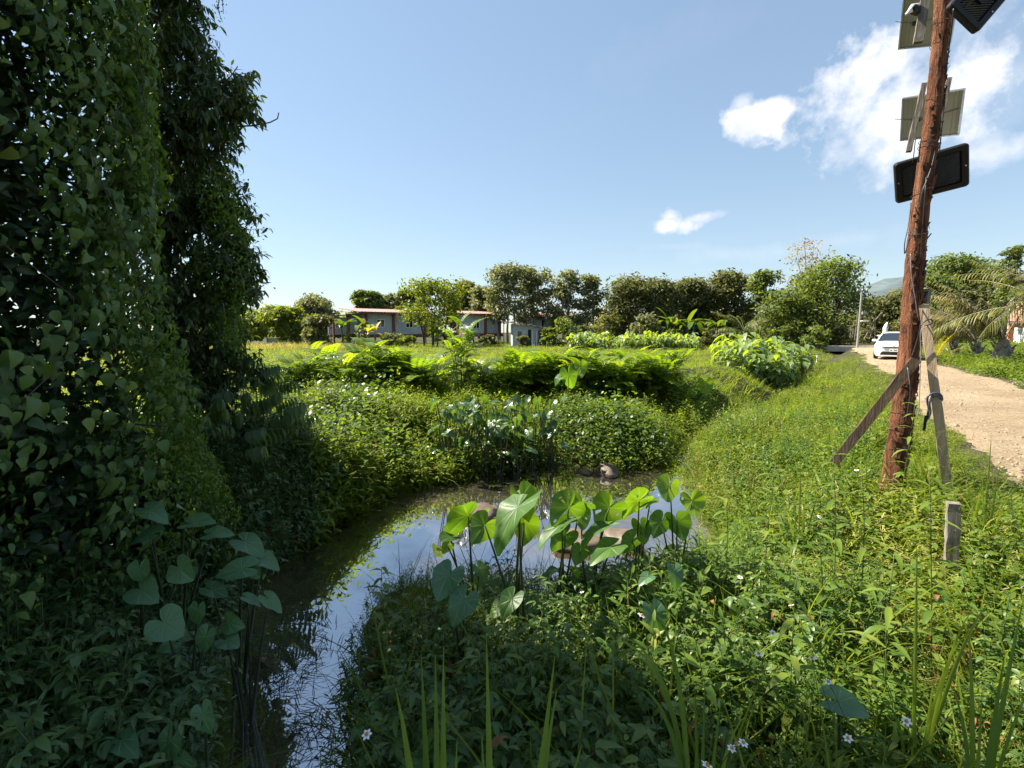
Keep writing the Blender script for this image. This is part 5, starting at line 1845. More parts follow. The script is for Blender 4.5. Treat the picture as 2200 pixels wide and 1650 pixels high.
def parked_car():
    M["car_white"] = plain("white car paint", (.80, .81, .82), 0.22, nscale=1, var=.02, spec=.6)
    M["car_glass"] = plain("tinted windscreen", (.020, .026, .035), 0.05, nscale=1, var=.1, spec=.8)
    M["car_black"] = plain("black plastic trim", (.010, .010, .011), 0.5, var=.2)
    M["car_chrome"] = plain("chrome trim", (.55, .56, .58), 0.18, metal=1.0, var=.05)
    M["lamp"] = plain("clear headlight", (.60, .63, .66), 0.08, var=.15, spec=.8)
    M["tyre"] = plain("tyre rubber", (.015, .015, .015), 0.85, var=.2)
    M["rim"] = plain("alloy rim", (.45, .46, .47), 0.3, metal=.9, var=.1)
    M["amber"] = plain("amber lens", (.6, .2, .03), 0.2, var=.1)
    pos = at(1922, 762, 27)
    root = empty("parked_car", (pos.x, pos.y, 0.055), "white saloon car facing the viewer on the dirt road", "car")
    root.rotation_euler = (0, 0, math.atan2(-pos.y, -pos.x) - R(1.5))    # local +X is forward
    # body: sections along x, each a half profile (y, z)
    secs = [  # x, half width at sill, at belt, z sill, z belt(hood/top), roundness
        (2.18, .52, .56, .34, .60), (2.12, .72, .74, .20, .70), (1.95, .82, .84, .16, .78), (1.55, .85, .87, .18, .86), (1.0, .86, .88, .18, .93), (.72, .86, .88, .18, .97),
        (-.2, .86, .88, .18, .96), (-1.2, .86, .88, .18, .98), (-1.75, .84, .86, .20, 1.02), (-2.12, .74, .76, .28, .98), (-2.2, .60, .62, .38, .86)]
    vs, fs = [], []
    n = 9
    for x, ws, wb, z0, z1 in secs:
        prof = [(0, z1 + .03), (wb * .55, z1 + .02), (wb * .86, z1 - .015), (wb, z1 - .12), (wb * 1.01, (z0 + z1) / 2), (ws, z0 + .12), (ws * .95, z0), (ws * .5, z0), (0, z0)]
        for y, z in prof: vs.append((x, y, z))
        for y, z in prof: vs.append((x, -y, z))
    for i in range(len(secs) - 1):
        for k in range(n - 1):
            a = i * 2 * n + k; b = a + 2 * n
            fs.append((a, b, b + 1, a + 1)); a += n; b += n
            fs.append((a, a + 1, b + 1, b))
    e = (len(secs) - 1) * 2 * n
    fs.append(tuple(list(range(0, n)) + list(range(2 * n - 2, n, -1)))); fs.append(tuple(list(range(e + n - 1, e - 1, -1)) + list(range(e + n + 1, e + 2 * n - 1))))
    MB().add(vs, fs).build("body", M["car_white"], root, smooth=True)
    # cabin
    cab = [(.78, .80, .96), (.10, .60, 1.40), (-.35, .59, 1.475), (-.9, .58, 1.47), (-1.35, .60, 1.40), (-1.95, .72, 1.02)]
    vs, fs = [], []
    for x, w, z in cab:
        vs += [(x, w, z - .02), (x, w * .6, z + .02), (x, -w * .6, z + .02), (x, -w, z - .02)]
    for i in range(5):
        a = i * 4
        for k in range(3):
            fs.append((a + k, a + k + 1, a + k + 5, a + k + 4))
    base = len(vs)
    for x, w, z in cab: vs += [(x, .84, .93), (x, -.84, .93)]
    roof = MB().add(vs[:base], [f for j, f in enumerate(fs) if j // 3 in (1, 2, 3)])
    roof.build("roof", M["car_white"], root, smooth=True)
    MB().add([(.80, .80, .965), (.11, .605, 1.405), (.11, .36, 1.437), (.11, -.36, 1.437), (.11, -.605, 1.405), (.80, -.80, .965), (.84, 0, .99)], [(0, 6, 3, 2, 1), (6, 5, 4, 3)]).build("windscreen", M["car_glass"], root)
    MB().add([(-1.36, .60, 1.40), (-1.95, .72, 1.02), (-1.95, -.72, 1.02), (-1.36, -.60, 1.40)], [(0, 1, 2, 3)]).build("rear_window", M["car_glass"], root)
    for s in (-1, 1):
        mb = MB().add([(.76, s * .815, .96), (.10, s * .615, 1.385), (-.35, s * .605, 1.455), (-.9, s * .595, 1.45), (-1.35, s * .615, 1.385), (-1.93, s * .80, 1.0)], [(0, 1, 2, 3, 4, 5)])
        mb.build("side_window", M["car_glass"], root)
        MB().tube([(.86, s * .82, .955), (.12, s * .625, 1.40)], .035, 6).build("pillar", M["car_white"], root)
        MB().box((.55, s * .96, 1.02), (.12, .20, .13)).build("mirror", M["car_white"], root)
        # swept headlight
        MB().add([(2.04, s * .45, .705), (1.86, s * .78, .80), (1.70, s * .865, .80), (1.92, s * .84, .70), (2.08, s * .60, .655), (2.13, s * .42, .655)], [(0, 1, 2, 3, 4, 5)]).build("headlight", M["lamp"], root)
        MB().add([(2.13, s * .58, .50), (2.07, s * .74, .55), (2.05, s * .77, .36), (2.13, s * .62, .33)], [(0, 1, 2, 3)]).build("fog_lamp", M["car_black"], root)
        for x in (1.32, -1.32):
            w = MB().tube([(x, s * .70, .315), (x, s * .885, .315)], .315, 18).build("wheel", M["tyre"], root)
            MB().tube([(x, s * .84, .315), (x, s * .895, .315)], .20, 14).build("rim", M["rim"], w)
    MB().add([(2.205, .50, .625), (2.205, -.50, .625), (2.19, -.56, .70), (2.19, .56, .70)], [(0, 1, 2, 3)]).build("grille", M["car_black"], root)
    MB().box((2.215, 0, .665), (.02, 1.0, .022)).build("grille_bar", M["car_chrome"], root)
    MB().tube([(2.215, 0, .69), (2.235, 0, .69)], .055, 12).build("badge", M["car_chrome"], root)
    MB().add([(2.20, .60, .24), (2.20, -.60, .24), (2.21, -.48, .43), (2.21, .48, .43)], [(0, 1, 2, 3)]).build("lower_intake", M["car_black"], root)
    MB().box((2.19, 0, .20), (.10, 1.45, .06)).build("bumper_lip", M["car_white"], root)
    pl = MB().box((2.235, 0, .50), (.02, .36, .16)).build("number_plate", M["white_gloss"], root)
    mb = MB()
    for k in range(6):
        if k == 2: continue
        mb.box((2.247, -.13 + .05 * k, .505), (.006, .026, .06))
    mb.build("plate_characters", M["car_black"], pl)


parked_car()

# ------------------------------------------------------------------ the wooden pole and what hangs on it
M["pole_wood"] = wood("reddish raw log", (.050, .020, .012), (.215, .084, .040), (.35, .165, .090), (15, 15, .9), 1.0)
_m = M["pole_wood"]; _nt = _m.node_tree; _b = _nt.nodes["Principled BSDF"]
_src = _b.inputs["Base Color"].links[0].from_socket
_pn = noise(_nt, 1.0, 7, 0.68, vscale=(7, 7, 2.2), dist=1.2)
_nt.links.new(mixc(_nt, math_node(_nt, "MULTIPLY", math_node(_nt, "SUBTRACT", _pn, 0.49, clamp=True), 6.0, clamp=True), _src, (.040, .018, .013)), _b.inputs["Base Color"])
bump(_nt, _b, math_node(_nt, "ADD", math_node(_nt, "MULTIPLY", _pn, 2.0), noise(_nt, 1.0, 8, .65, vscale=(15, 15, .9), dist=.6)), 1.0, .06)
M["bark_flake"] = wood("dark bark strips", (.028, .013, .009), (.085, .036, .021), (.15, .07, .04), (20, 20, 2))
M["plank_old"] = wood("weathered brown plank", (.034, .022, .014), (.095, .065, .040), (.15, .11, .072), (22, 22, 1.2))
M["plank_pale"] = wood("sun bleached plank", (.24, .165, .10), (.42, .31, .20), (.56, .44, .31), (22, 22, 1.2))
M["panel_back"] = plain("grey beige panel backing", (.44, .41, .345), 0.55, nscale=4, var=.12)
M["panel_line"] = plain("pale panel seam", (.36, .34, .30), 0.6, var=.1)
M["alu"] = plain("aluminium frame", (.50, .50, .50), 0.35, metal=.9, var=.08)
M["black_plastic"] = plain("black plastic casing", (.006, .006, .0065), 0.5, nscale=12, var=.3, spec=.3)
M["black_rib"] = plain("black ribbed heat sink", (.050, .052, .055), 0.5, nscale=12, var=.3, spec=.4)
M["cable_black"] = plain("black cable", (.012, .012, .013), 0.5, var=.2)
M["cable_grey"] = plain("grey cable", (.22, .21, .22), 0.5, var=.2)
M["strap_blue"] = plain("dark blue grey strap", (.060, .065, .10), 0.5, var=.3)
M["wire"] = plain("thin steel wire", (.20, .18, .16), 0.4, metal=.6, var=.2)
M["cell_glass"] = plain("dark blue solar glass", (.012, .018, .04), 0.08, var=.2, spec=.8)

PX, PY = 4.235, 5.0
PGZ = hz(PX, PY)


def pole_axis(z):
    return Vector((PX + .012 * math.sin(z * 1.9) + .004 * z, PY + .010 * math.cos(z * 2.3), z))


def wooden_pole():
    root = empty("wooden_pole", (PX, PY, PGZ), "rough reddish log pole carrying solar panels beside the dirt road", "pole")
    off = Vector((PX, PY, PGZ))
    n, k = 150, 22
    vs, fs = [], []
    rs = random.Random(9)
    z0, z1 = PGZ - .4, 6.3
    knots = [(rs.uniform(0, 6.28), rs.uniform(.2, 5.2), rs.uniform(.010, .024)) for _ in range(16)]
    for i in range(n + 1):
        z = z0 + (z1 - z0) * i / n
        r = .100 - .0085 * max(0, z) + (.02 * max(0, .4 - z))
        c = pole_axis(z)
        for j in range(k):
            q = 2 * math.pi * j / k
            rr = r * (1 + .05 * math.sin(3 * q + z * 1.3) + .03 * math.sin(7 * q + 2.2 * z) + .018 * rs.uniform(-1, 1)) + .0025 * math.sin(z * 31 + q * 5)
            for kq, kz, ka in knots:
                dq = math.atan2(math.sin(q - kq), math.cos(q - kq))
                rr += ka * math.exp(-((dq / .45) ** 2 + ((z - kz) / .07) ** 2))
            vs.append(c + Vector((math.cos(q) * rr, math.sin(q) * rr, 0)) - off)
    for i in range(n):
        for j in range(k):
            j2 = (j + 1) % k
            fs.append((i * k + j, i * k + j2, (i + 1) * k + j2, (i + 1) * k + j))
    fs.append(tuple(range(n * k, n * k + k)))
    mb = MB().add(vs, fs)
    for i in range(260):                                     # curling strips of bark
        q = rs.uniform(-2.6, 1.2); z = rs.uniform(.1, 5.2); l = rs.uniform(.05, .22)
        r = .102 - .0085 * z
        pts = []
        for t in range(4):
            f = t / 3
            lift = (.004 + .028 * abs(f - .4) ** 1.5 * 2) * rs.uniform(.6, 1.2)
            qq = q + .25 * f * rs.uniform(-1, 1)
            c = pole_axis(z + l * f)
            pts.append(c + Vector((math.cos(qq), math.sin(qq), 0)) * (r + lift) - off)
        side = Vector((-math.sin(q), math.cos(q), 0)) * rs.uniform(.004, .019)
        v = [p - side for p in pts] + [p + side for p in pts]
        mb.add(v, [(t, t + 1, t + 5, t + 4) for t in range(3)], 1)
    mb.build("log", [M["pole_wood"], M["bark_flake"]], root, smooth=True)
    # knot hole
    kz = at(1940, 683, 4.9).z
    c = pole_axis(kz) - off
    view = (Vector((0, 0, kz)) - pole_axis(kz)); view.z = 0; view.normalize()
    side = Vector((-view.y, view.x, 0))
    MB().tube([c + (view * .9 + side * .45).normalized() * .085, c + (view * .9 + side * .45).normalized() * .1035], [.015, .013], 9).build("knot_hole", M["dark_void"], root)
    # wire lashings round the log
    mb = MB()
    for z in (.35, .55, .72, 1.0, 2.62, 3.02, 3.45, 3.5, 3.95, 4.45, 4.62):
        pts = []
        for i in range(25):
            q = 2 * math.pi * i / 24
            zz = z + .03 * math.sin(q + z * 5)
            pts.append(pole_axis(zz) + Vector((math.cos(q), math.sin(q), 0)) * (.112 - .0085 * z + (.03 * max(0, .3 - z))) - off)
        mb.tube(pts, .0028, 4, cap=False)
    mb.build("wire_lashing", M["wire"], root)
    return root


wooden_pole()


def oriented(c0, c1, c2, c3):
    """rigid frame from four sighted corners TL TR BR BL: centre, x, y(up), normal, size"""
    c = (c0 + c1 + c2 + c3) / 4
    x = ((c1 + c2) - (c0 + c3)) / 2
    y = ((c0 + c1) - (c3 + c2)) / 2
    w, h = x.length, y.length
    x.normalize()
    y = (y - x * y.dot(x)).normalized()
    n = x.cross(y)                                   # towards the viewer side
    return c, Matrix((x, y, n)).transposed(), w, h


def sighted_rect(corners, Y):
    """the flat rectangle in space that the four sighted corners TL TR BR BL belong to: centre, frame, size"""
    r = [np.array(ray(*q)) for q in corners]
    d = np.linalg.svd(np.stack([r[0], -r[1], r[2], -r[3]], 1))[2][-1]
    d = d / d.mean()
    k = Y / np.mean([d[i] * r[i][1] for i in range(4)])
    return oriented(*[EYE + Vector(k * d[i] * r[i]) for i in range(4)])


def plank(name, a, b, w, t, mat, label, cat, facing, wob=.004, parent=None):
    """a sawn board from a to b with slightly uneven edges"""
    a, b = Vector(a), Vector(b)
    d = (b - a); L = d.length; d.normalize()
    x = d.cross(Vector(facing)).normalized(); z = x.cross(d)
    rs = random.Random(int(L * 1000))
    n = 12
    vs, fs = [], []
    for i in range(n + 1):
        p = d * (L * i / n)
        o = [rs.uniform(-wob, wob) for _ in range(4)]
        for (sx, sz), e in zip(((-1, -1), (1, -1), (1, 1), (-1, 1)), o):
            vs.append(p + x * (sx * w / 2 + e) + z * (sz * t / 2 + e * .3))
    for i in range(n):
        for k in range(4):
            k2 = (k + 1) % 4
            fs.append((i * 4 + k, i * 4 + k2, (i + 1) * 4 + k2, (i + 1) * 4 + k))
    fs += [(3, 2, 1, 0), (n * 4, n * 4 + 1, n * 4 + 2, n * 4 + 3)]
    o = MB().add(vs, fs).build(name, M[mat], parent)
    o.location = a
    if parent is None:
        tag(o, label, cat)
    return o


def pole_fittings():
    # braces and the short stake
    plank("brace_plank", at(1792, 995, 4.95), at(1968, 772, 4.80), .088, .035, "plank_old", "dark brown plank propped against the log pole from the grass", "plank", (-.5, -1, .2))
    plank("brace_plank", at(2046, 1120, 4.55), at(1984, 655, 4.86), .078, .055, "plank_pale", "pale slanting plank leaning on the log pole from the roadside", "plank", (-.75, -1, .0))
    plank("wooden_stake", at(2040, 1290, 3.45), at(2049, 1080, 3.45), .075, .065, "wood_grey", "short grey square stake standing in the weeds right of the log pole", "stake", (-.6, -1, .2))

    # lower floodlight, seen from behind
    def floodlight(label, corners, Y, rigid=True):
        c, R3, w, h = sighted_rect(corners, Y) if rigid else oriented(*[at(px, py, Y) for px, py in corners])
        root = empty("solar_floodlight", c, label, "floodlight", "solar floodlights on the log pole")
        Q = lambda x, y, z: R3 @ Vector((x, y, z))
        # casing with rounded corners
        def rrect(sx, sy, r, z):
            pts = []
            for cx, cy, q0 in ((sx - r, sy - r, 0), (-sx + r, sy - r, 90), (-sx + r, -sy + r, 180), (sx - r, -sy + r, 270)):
                for k in range(5):
                    q = R(q0 + 22.5 * k)
                    pts.append(Q(cx + r * math.cos(q), cy + r * math.sin(q), z))
            return pts
        mb = MB()
        L0 = [rrect(w / 2, h / 2, .035, -.045), rrect(w / 2, h / 2, .035, .0), rrect(w / 2 - .012, h / 2 - .012, .03, .014), rrect(w / 2 - .06, h / 2 - .055, .02, .014), rrect(w / 2 - .068, h / 2 - .062, .015, -.016)]
        n = 20
        vs = [p for l in L0 for p in l]; fs = []
        for i in range(len(L0) - 1):
            for k in range(n):
                k2 = (k + 1) % n
                fs.append((i * n + k, i * n + k2, (i + 1) * n + k2, (i + 1) * n + k))
        fs.append(tuple(range(n - 1, -1, -1))); fs.append(tuple(range(4 * n, 5 * n)))
        mb.add(vs, fs)
        mb.build("casing", M["black_plastic"], root)
        mb = MB()
        iw, ih = w / 2 - .075, h / 2 - .07
        for i in range(-16, 17):                         # slanting cooling ribs
            x0 = i * .030
            a, b = Vector((x0 - ih, -ih, 0)), Vector((x0 + ih * 1.2, ih, 0))
            t0, t1 = 0.0, 1.0
            d = b - a
            for lim, sgn in ((iw, 1), (-iw, -1)):
                ta = (lim - a.x) / d.x
                if sgn > 0: t1 = min(t1, ta)
                else: t0 = max(t0, ta)
            if t1 - t0 < .08: continue
            p, q = a + d * t0, a + d * t1
            mb.tube([Q(p.x, p.y, -.008), Q(q.x, q.y, -.008)], .0065, 4)
        mb.build("cooling_ribs", M["black_rib"], root)
        mb = MB()
        for k in range(18):
            mb.tube([Q(-iw + .05, -ih + .02 + (2 * ih - .04) * k / 17, -.004), Q(-iw + .075, -ih + .03 + (2 * ih - .04) * k / 17, .002)], .005, 4)
        mb.build("vent_teeth", M["black_rib"], root)
        # mounting bracket behind
        MB().box(Q(0, 0, .02), (w * .16, .05, .02), R3).build("bracket", M["black_plastic"], root)
        # lamp glass on the far face
        MB().box(Q(0, 0, -.050), (w - .08, h - .08, .008), R3).build("lens", M["lamp"], root)
        for sx in (-1, 1):
            MB().tube([Q(sx * (w / 2 - .03), 0, .012), Q(sx * (w / 2 - .03), 0, .020)], .008, 6).build("screw", M["alu"], root)
        return root
    floodlight("black floodlight with slanting ribs tied low behind the log pole", ((1918, 353), (2080, 306), (2085, 398), (1927, 438)), 5.28)
    floodlight("black floodlight cut off at the top of the picture right of the log pole", ((2102, -62), (2176, 2), (2090, 63), (2040, 8)), 4.75, False)

    def solar_panel(label, corners, Y0, Y1, sticks, size=None):
        c, R3, w, h = sighted_rect(corners, Y1)
        if size:                                     # same tilt as the other panel, hung by its lower left corner
            w, h = size
            c = at(*corners[3], Y1) + R3 @ Vector((w / 2, h / 2, 0))
        root = empty("solar_module", c, label, "solar panel", "solar panels on the log pole")
        Q = lambda x, y, z: R3 @ Vector((x, y, z))
        MB().box(Q(0, 0, 0), (w, h, .008), R3).build("backing", M["panel_back"], root)
        mb = MB()
        for x in (-w / 2, w / 2):
            mb.box(Q(x, 0, .004), (.014, h + .014, .028), R3)
        for y in (-h / 2, h / 2):
            mb.box(Q(0, y, .004), (w - .016, .014, .026), R3)
        mb.build("frame", M["alu"], root)
        MB().box(Q(0, 0, -.008), (w - .02, h - .02, .006), R3).build("cells", M["cell_glass"], root)
        for f in (-.40, -.33, .18, .36, .43):
            MB().box(Q(f * w, 0, .0055), (.006, h - .02, .003), R3).build("seam_line", M["panel_line"], root)
        MB().box(Q(-w * .22, -.02, .016), (.05, .035, .024), R3).build("junction_box", M["black_plastic"], root)
        MB().tube([Q(-w * .62, .03, .02), Q(-w * .4, .0, .012), Q(-w * .22, -.02, .014), Q(w * .1, .0, .012), Q(w * .45, .05, .01)], .004, 5).build("lead", M["cable_grey"], root)
        for i, (a, b, w_, t_) in enumerate(sticks):
            p, q = at(*a), at(*b)
            o = plank("mounting_stick", p - c, q - c, w_, t_, "wood_grey", None, None, (-.6, -1, -.1), parent=root)
        return root
    solar_panel("tilted solar panel seen from below at mid height on the log pole", ((1948, 211), (2081, 190), (2052, 288), (1929, 301)), 5.12, 5.46, (((1986, 180, 5.08), (1952, 326, 5.06), .045, .045), ((2040, 168, 5.06), (2018, 262, 5.06), .04, .04)))
    solar_panel("solar panel cut off by the top edge left of the log pole", ((1951, 14), (2084, -7), (2055, 91), (1932, 104)), 5.02, 5.92, (((1992, -25, 4.98), (1972, 92, 4.98), .075, .05), ((2042, -30, 5.02), (2020, 95, 5.06), .06, .06)), (.48, .56))
    # pale clamp between the upper panel and the pole
    c = at(1962, 20, 4.95)
    root = empty("lamp_bracket", c, "white and black bracket at the top left of the log pole", "bracket")
    MB().tube([at(1946, 32, 4.95) - c, at(1960, 12, 4.95) - c, at(1975, 9, 4.98) - c], [.012, .016, .012], 6).build("arm", M["white_paint"], root)
    MB().box((.05, .03, .01), (.11, .05, .06), rotz(.4)).build("clamp", M["black_plastic"], root)

    # cables
    def cable(name, pts, r, mat, label, group="cables on the log pole"):
        w = [at(*p) for p in pts]
        # smooth
        sm = []
        for i in range(len(w) - 1):
            p0, p1, p2, p3 = w[max(i - 1, 0)], w[i], w[i + 1], w[min(i + 2, len(w) - 1)]
            for k in range(5):
                t = k / 5
                sm.append(.5 * (2 * p1 + (p2 - p0) * t + (2 * p0 - 5 * p1 + 4 * p2 - p3) * t * t + (3 * p1 - p0 - 3 * p2 + p3) * t ** 3))
        sm.append(w[-1])
        o = MB().tube([p - w[0] for p in sm], r, 6).build(name, M[mat], smooth=True)
        o.location = w[0]
        return tag(o, label, "cable", group)
    cable("hanging_cable", ((2049, 18, 4.72), (2043, 70, 4.78), (2037, 118, 4.86), (2030, 170, 4.93), (2018, 240, 4.93), (2008, 330, 4.92), (1994, 380, 4.90), (1982, 410, 4.89), (1975, 450, 4.90)), .006, "cable_black", "black cable running down from the topmost floodlight")
    cable("hanging_cable", ((2030, 215, 5.02), (2025, 260, 5.04), (2018, 330, 5.12)), .005, "cable_black", "short black cable between the middle panel and the lower floodlight, right of the log")
    cable("hanging_cable", ((1967, 296, 5.08), (1964, 325, 5.12), (1961, 350, 5.18)), .004, "cable_black", "short black cable left of the log above the lower floodlight")
    cable("hanging_cable", ((1957, 436, 5.0), (1952, 480, 4.93), (1944, 520, 4.88), (1944, 545, 4.88), (1952, 520, 4.88), (1966, 492, 4.87), (1974, 500, 4.9)), .005, "cable_black", "looped black cable bulging left of the log under the lower floodlight")
    cable("hanging_cable", ((1956, 545, 4.88), (1958, 590, 4.87), (1966, 640, 4.87), (1972, 680, 4.88), (1975, 690, 4.9)), .004, "cable_grey", "thin grey cable running down the middle of the log")
    cable("hanging_cable", ((1990, 380, 4.9), (1972, 640, 4.92), (1982, 655, 4.86), (1977, 700, 4.80), (1969, 735, 4.80), (1958, 768, 4.79)), .004, "cable_black", "taut black cable reaching the upper end of the dark plank")
    cable("hanging_cable", ((2003, 690, 4.82), (1988, 704, 4.80), (1978, 712, 4.80), (1978, 760, 4.80), (1976, 830, 4.80), (1975, 870, 4.80), (1971, 900, 4.82)), .004, "cable_grey", "thin cable drooping from the pale plank down beside the log")
    cable("hanging_cable", ((1950, 790, 4.78), (1955, 840, 4.78), (1948, 890, 4.79), (1944, 905, 4.79)), .004, "cable_grey", "thin cable hanging in front of the log below the dark plank")
    cable("tie_loop", ((1979, 700, 4.79), (1985, 692, 4.79), (1997, 686, 4.79), (2003, 689, 4.79), (1997, 697, 4.79), (1988, 700, 4.79)), .006, "cable_black", "black tie looped round the top of the pale plank", None)
    cable("blue_strap", ((1990, 905, 4.72), (1995, 880, 4.70), (1992, 862, 4.69), (1995, 850, 4.68), (2010, 844, 4.68), (2022, 849, 4.68), (2024, 860, 4.69), (2018, 852, 4.67), (2004, 853, 4.67), (1997, 866, 4.67), (1999, 885, 4.69), (1994, 900, 4.7)), .010, "strap_blue", "dark blue strap knotted round the middle of the pale plank", None)
    cable("black_sleeve", ((1990, 893, 4.71), (1988, 905, 4.71), (1985, 925, 4.71)), .013, "black_plastic", "stiff black tube hanging from the knotted strap", None)
    # dark box behind the plank head
    c = at(1984, 640, 5.1)
    o = MB().box((0, 0, 0), (.10, .09, .12), rotz(.6)).box((0, 0, .075), (.11, .10, .03), rotz(.6)).build("switch_box", M["black_plastic"])
    o.location = c; tag(o, "small black switch box behind the log at the head of the pale plank", "box")


pole_fittings()

# ------------------------------------------------------------------ senna shrubs, taro, rocks, tall grasses
def senna_proto(h, nst, seed):
    st = random.getstate(); random.seed(seed)
    P, S = Proto(), MB()
    for s in range(nst):
        q = 6.28 * s / nst + random.uniform(-.4, .4)
        rr = random.uniform(.05, .45)
        hh = h * random.uniform(.6, 1.0)
        tip = Vector((math.cos(q) * rr, math.sin(q) * rr, hh))
        S.tube(bezier((math.cos(q) * .06, math.sin(q) * .06, -.1), (tip.x * .4, tip.y * .4, hh * .6), tip, 5), [.014, .012, .010, .008, .005], 5, cap=False)
        nl = 9
        for i in range(nl):
            az = 2.4 * i + random.uniform(-.3, .3)
            t = .42 + .58 * i / (nl - 1)
            p = np.array((tip.x * t, tip.y * t, hh * t))
            L = random.uniform(.42, .62) * (.7 + .3 * t)
            el = .25 + .75 * t ** 2 + random.uniform(-.15, .25)
            n = 8; pts = [p]
            for k in range(n):
                pts.append(pts[-1] + azel(az, el - 1.15 * ((k + .5) / n) ** 1.2) * L / n)
            P.stem(pts, .004, .002, mat=1)
            pts = np.array(pts); tone = random.random()
            for k in range(9):
                f = (.10 + .88 * k / 8) * n; a = min(n - 1, int(f)); c = pts[a] + (pts[a + 1] - pts[a]) * (f - a)
                d = pts[a + 1] - pts[a]; d /= np.linalg.norm(d)
                sd = np.cross(d, (0, 0, 1)); sd /= np.linalg.norm(sd) + 1e-9
                up = np.cross(sd, d)
                for sg in (-1, 1):
                    P.leaf(c, sd * sg * .93 + d * .35 + up * .22, L * .20 * (.75 + .5 * math.sin(math.pi * (.15 + .8 * k / 8))), L * .105, 2, "oblong", .25, None, 0, up=up, rnd=min(1, max(0, tone * .7 + .3 * random.random())))
    random.setstate(st)
    return P.done(), S


def senna_shrubs():
    protos = []
    for k in range(4):
        d, S = senna_proto((1.25, 1.15, 1.35, 1.05)[k], (9, 8, 8, 7)[k], 100 + k)
        protos.append((np_mesh("senna_leaves", d["V"], d["F"], [M["senna"], M["stalk"]], d["M"], {"rnd": d["R"]}), S))
    d, S = senna_proto(2.15, 7, 140)
    tall = (np_mesh("senna_leaves", d["V"], d["F"], [M["senna"], M["stalk"]], d["M"], {"rnd": d["R"]}), S)
    stems = {}
    spots = [  # photo pixel of the shrub's middle, distance, scale
        (560, 12.8, .9), (655, 12.2, 1.0), (720, 13.4, 1.05), (775, 12.0, 1.1), (835, 13.2, 1.05), (890, 12.2, 1.05), (945, 13.6, 1.0), (1050, 13.0, 1.05), (1105, 12.2, 1.1), (1160, 13.6, 1.25),
        (610, 12.4, .95), (745, 12.8, 1.1), (805, 12.4, 1.15), (862, 12.7, 1.1), (918, 12.0, 1.05), (1025, 12.2, 1.0), (1135, 13.0, 1.15), (1190, 12.6, 1.2), (1245, 12.9, 1.15), (1300, 12.9, 1.1), (1360, 13.2, 1.05), (1415, 13.0, .95), (960, 15.4, 1.0), (1200, 15.6, 1.1),
        (1215, 12.4, 1.15), (1270, 13.6, 1.1), (1330, 12.6, 1.0), (1385, 14.0, 1.05), (1440, 14.2, .95), (690, 14.8, 1.0), (870, 14.8, 1.0), (1120, 15.0, 1.1), (1290, 15.4, 1.0)]
    where = ("at the far left of the shrub row beside the dark tree", "second from the left in the shrub row", None)
    for i, (px, Y, s) in enumerate(spots):
        me, S = protos[i % 4]
        f = at(px, 850, Y); z = hz(f.x, f.y) - .12
        lab = "feathery yellow green shrub in the row beyond the mounds"
        root = empty("senna_shrub", (f.x, f.y, z), lab, "shrub", "feathery shrubs in a row beyond the pond")
        root.rotation_euler = (0, 0, random.uniform(0, 6.28)); root.scale = (s * 1.2, s * 1.2, s * random.uniform(.86, 1.05))
        mesh_obj("leaves", me, root)
        if i % 4 not in stems:
            so = S.build("stems", M["stalk"], root, smooth=True); stems[i % 4] = so.data
        else:
            mesh_obj("stems", stems[i % 4], root)
    f = at(992, 850, 12.0)
    root = empty("senna_shrub", (f.x, f.y, hz(f.x, f.y)), "tallest feathery shrub, standing above the others in the middle of the row", "shrub", "feathery shrubs in a row beyond the pond")
    mesh_obj("leaves", tall[0], root); tall[1].build("stems", M["stalk"], root, smooth=True)


senna_shrubs()

TARO_ANG = np.radians(np.array([0, 6, 14, 24, 36, 50, 66, 84, 102, 120, 136, 150, 160, 168, 174, 179]))
TARO_RAD = np.array([1.0, .95, .87, .78, .71, .66, .64, .635, .64, .66, .68, .68, .62, .45, .24, .07])


def taro_leaf(L, cup=.20, droop=.35, wavy=.03, holes=0, seed=0, wide=1.0):
    """heart shaped blade: attachment at the origin, tip along +Y, face +Z; L = attachment to tip"""
    rs = random.Random(seed)
    ang = np.concatenate([-TARO_ANG[::-1], TARO_ANG[1:]])
    rad = np.concatenate([TARO_RAD[::-1], TARO_RAD[1:]])
    rad = rad * np.array([1 + .03 * rs.uniform(-1, 1) for _ in rad])
    rings = np.array([.0, .12, .3, .5, .7, .86, 1.0])
    na, nr = len(ang), len(rings)
    A = np.repeat(ang[None], nr, 0); Rr = rings[:, None] * rad[None]
    x = Rr * np.sin(A) * wide; y = Rr * np.cos(A)
    ph = rs.uniform(0, 6)
    z = cup * np.abs(x) ** 1.2 - droop * np.where(y > 0, y, 0) ** 2 - .55 * droop * np.where(y < 0, y, 0) ** 2 + wavy * np.sin(5 * A + ph) * rings[:, None] ** 2 - .02 * np.abs(np.cos(A * 4.5)) ** 8 * (rings[:, None] * (1 - rings[:, None])) * 3
    V = np.stack([x, y, z], -1).reshape(-1, 3) * L
    i = np.arange(nr - 1)[:, None] * na + np.arange(na - 1)[None]
    F = np.stack([i, i + na, i + na + 1, i + 1], -1).reshape(-1, 4)
    if holes:
        keep = np.ones(len(F), bool)
        for _ in range(holes):
            r_ = rs.randint(2, nr - 3); a_ = rs.randint(2, na - 4)
            keep[r_ * (na - 1) + a_] = False
            if rs.random() < .6: keep[(r_ + 1) * (na - 1) + a_] = False
        F = F[keep]
    return V, F, np.repeat(ang[None], nr, 0).ravel(), np.repeat(rings[:, None], na, 1).ravel()


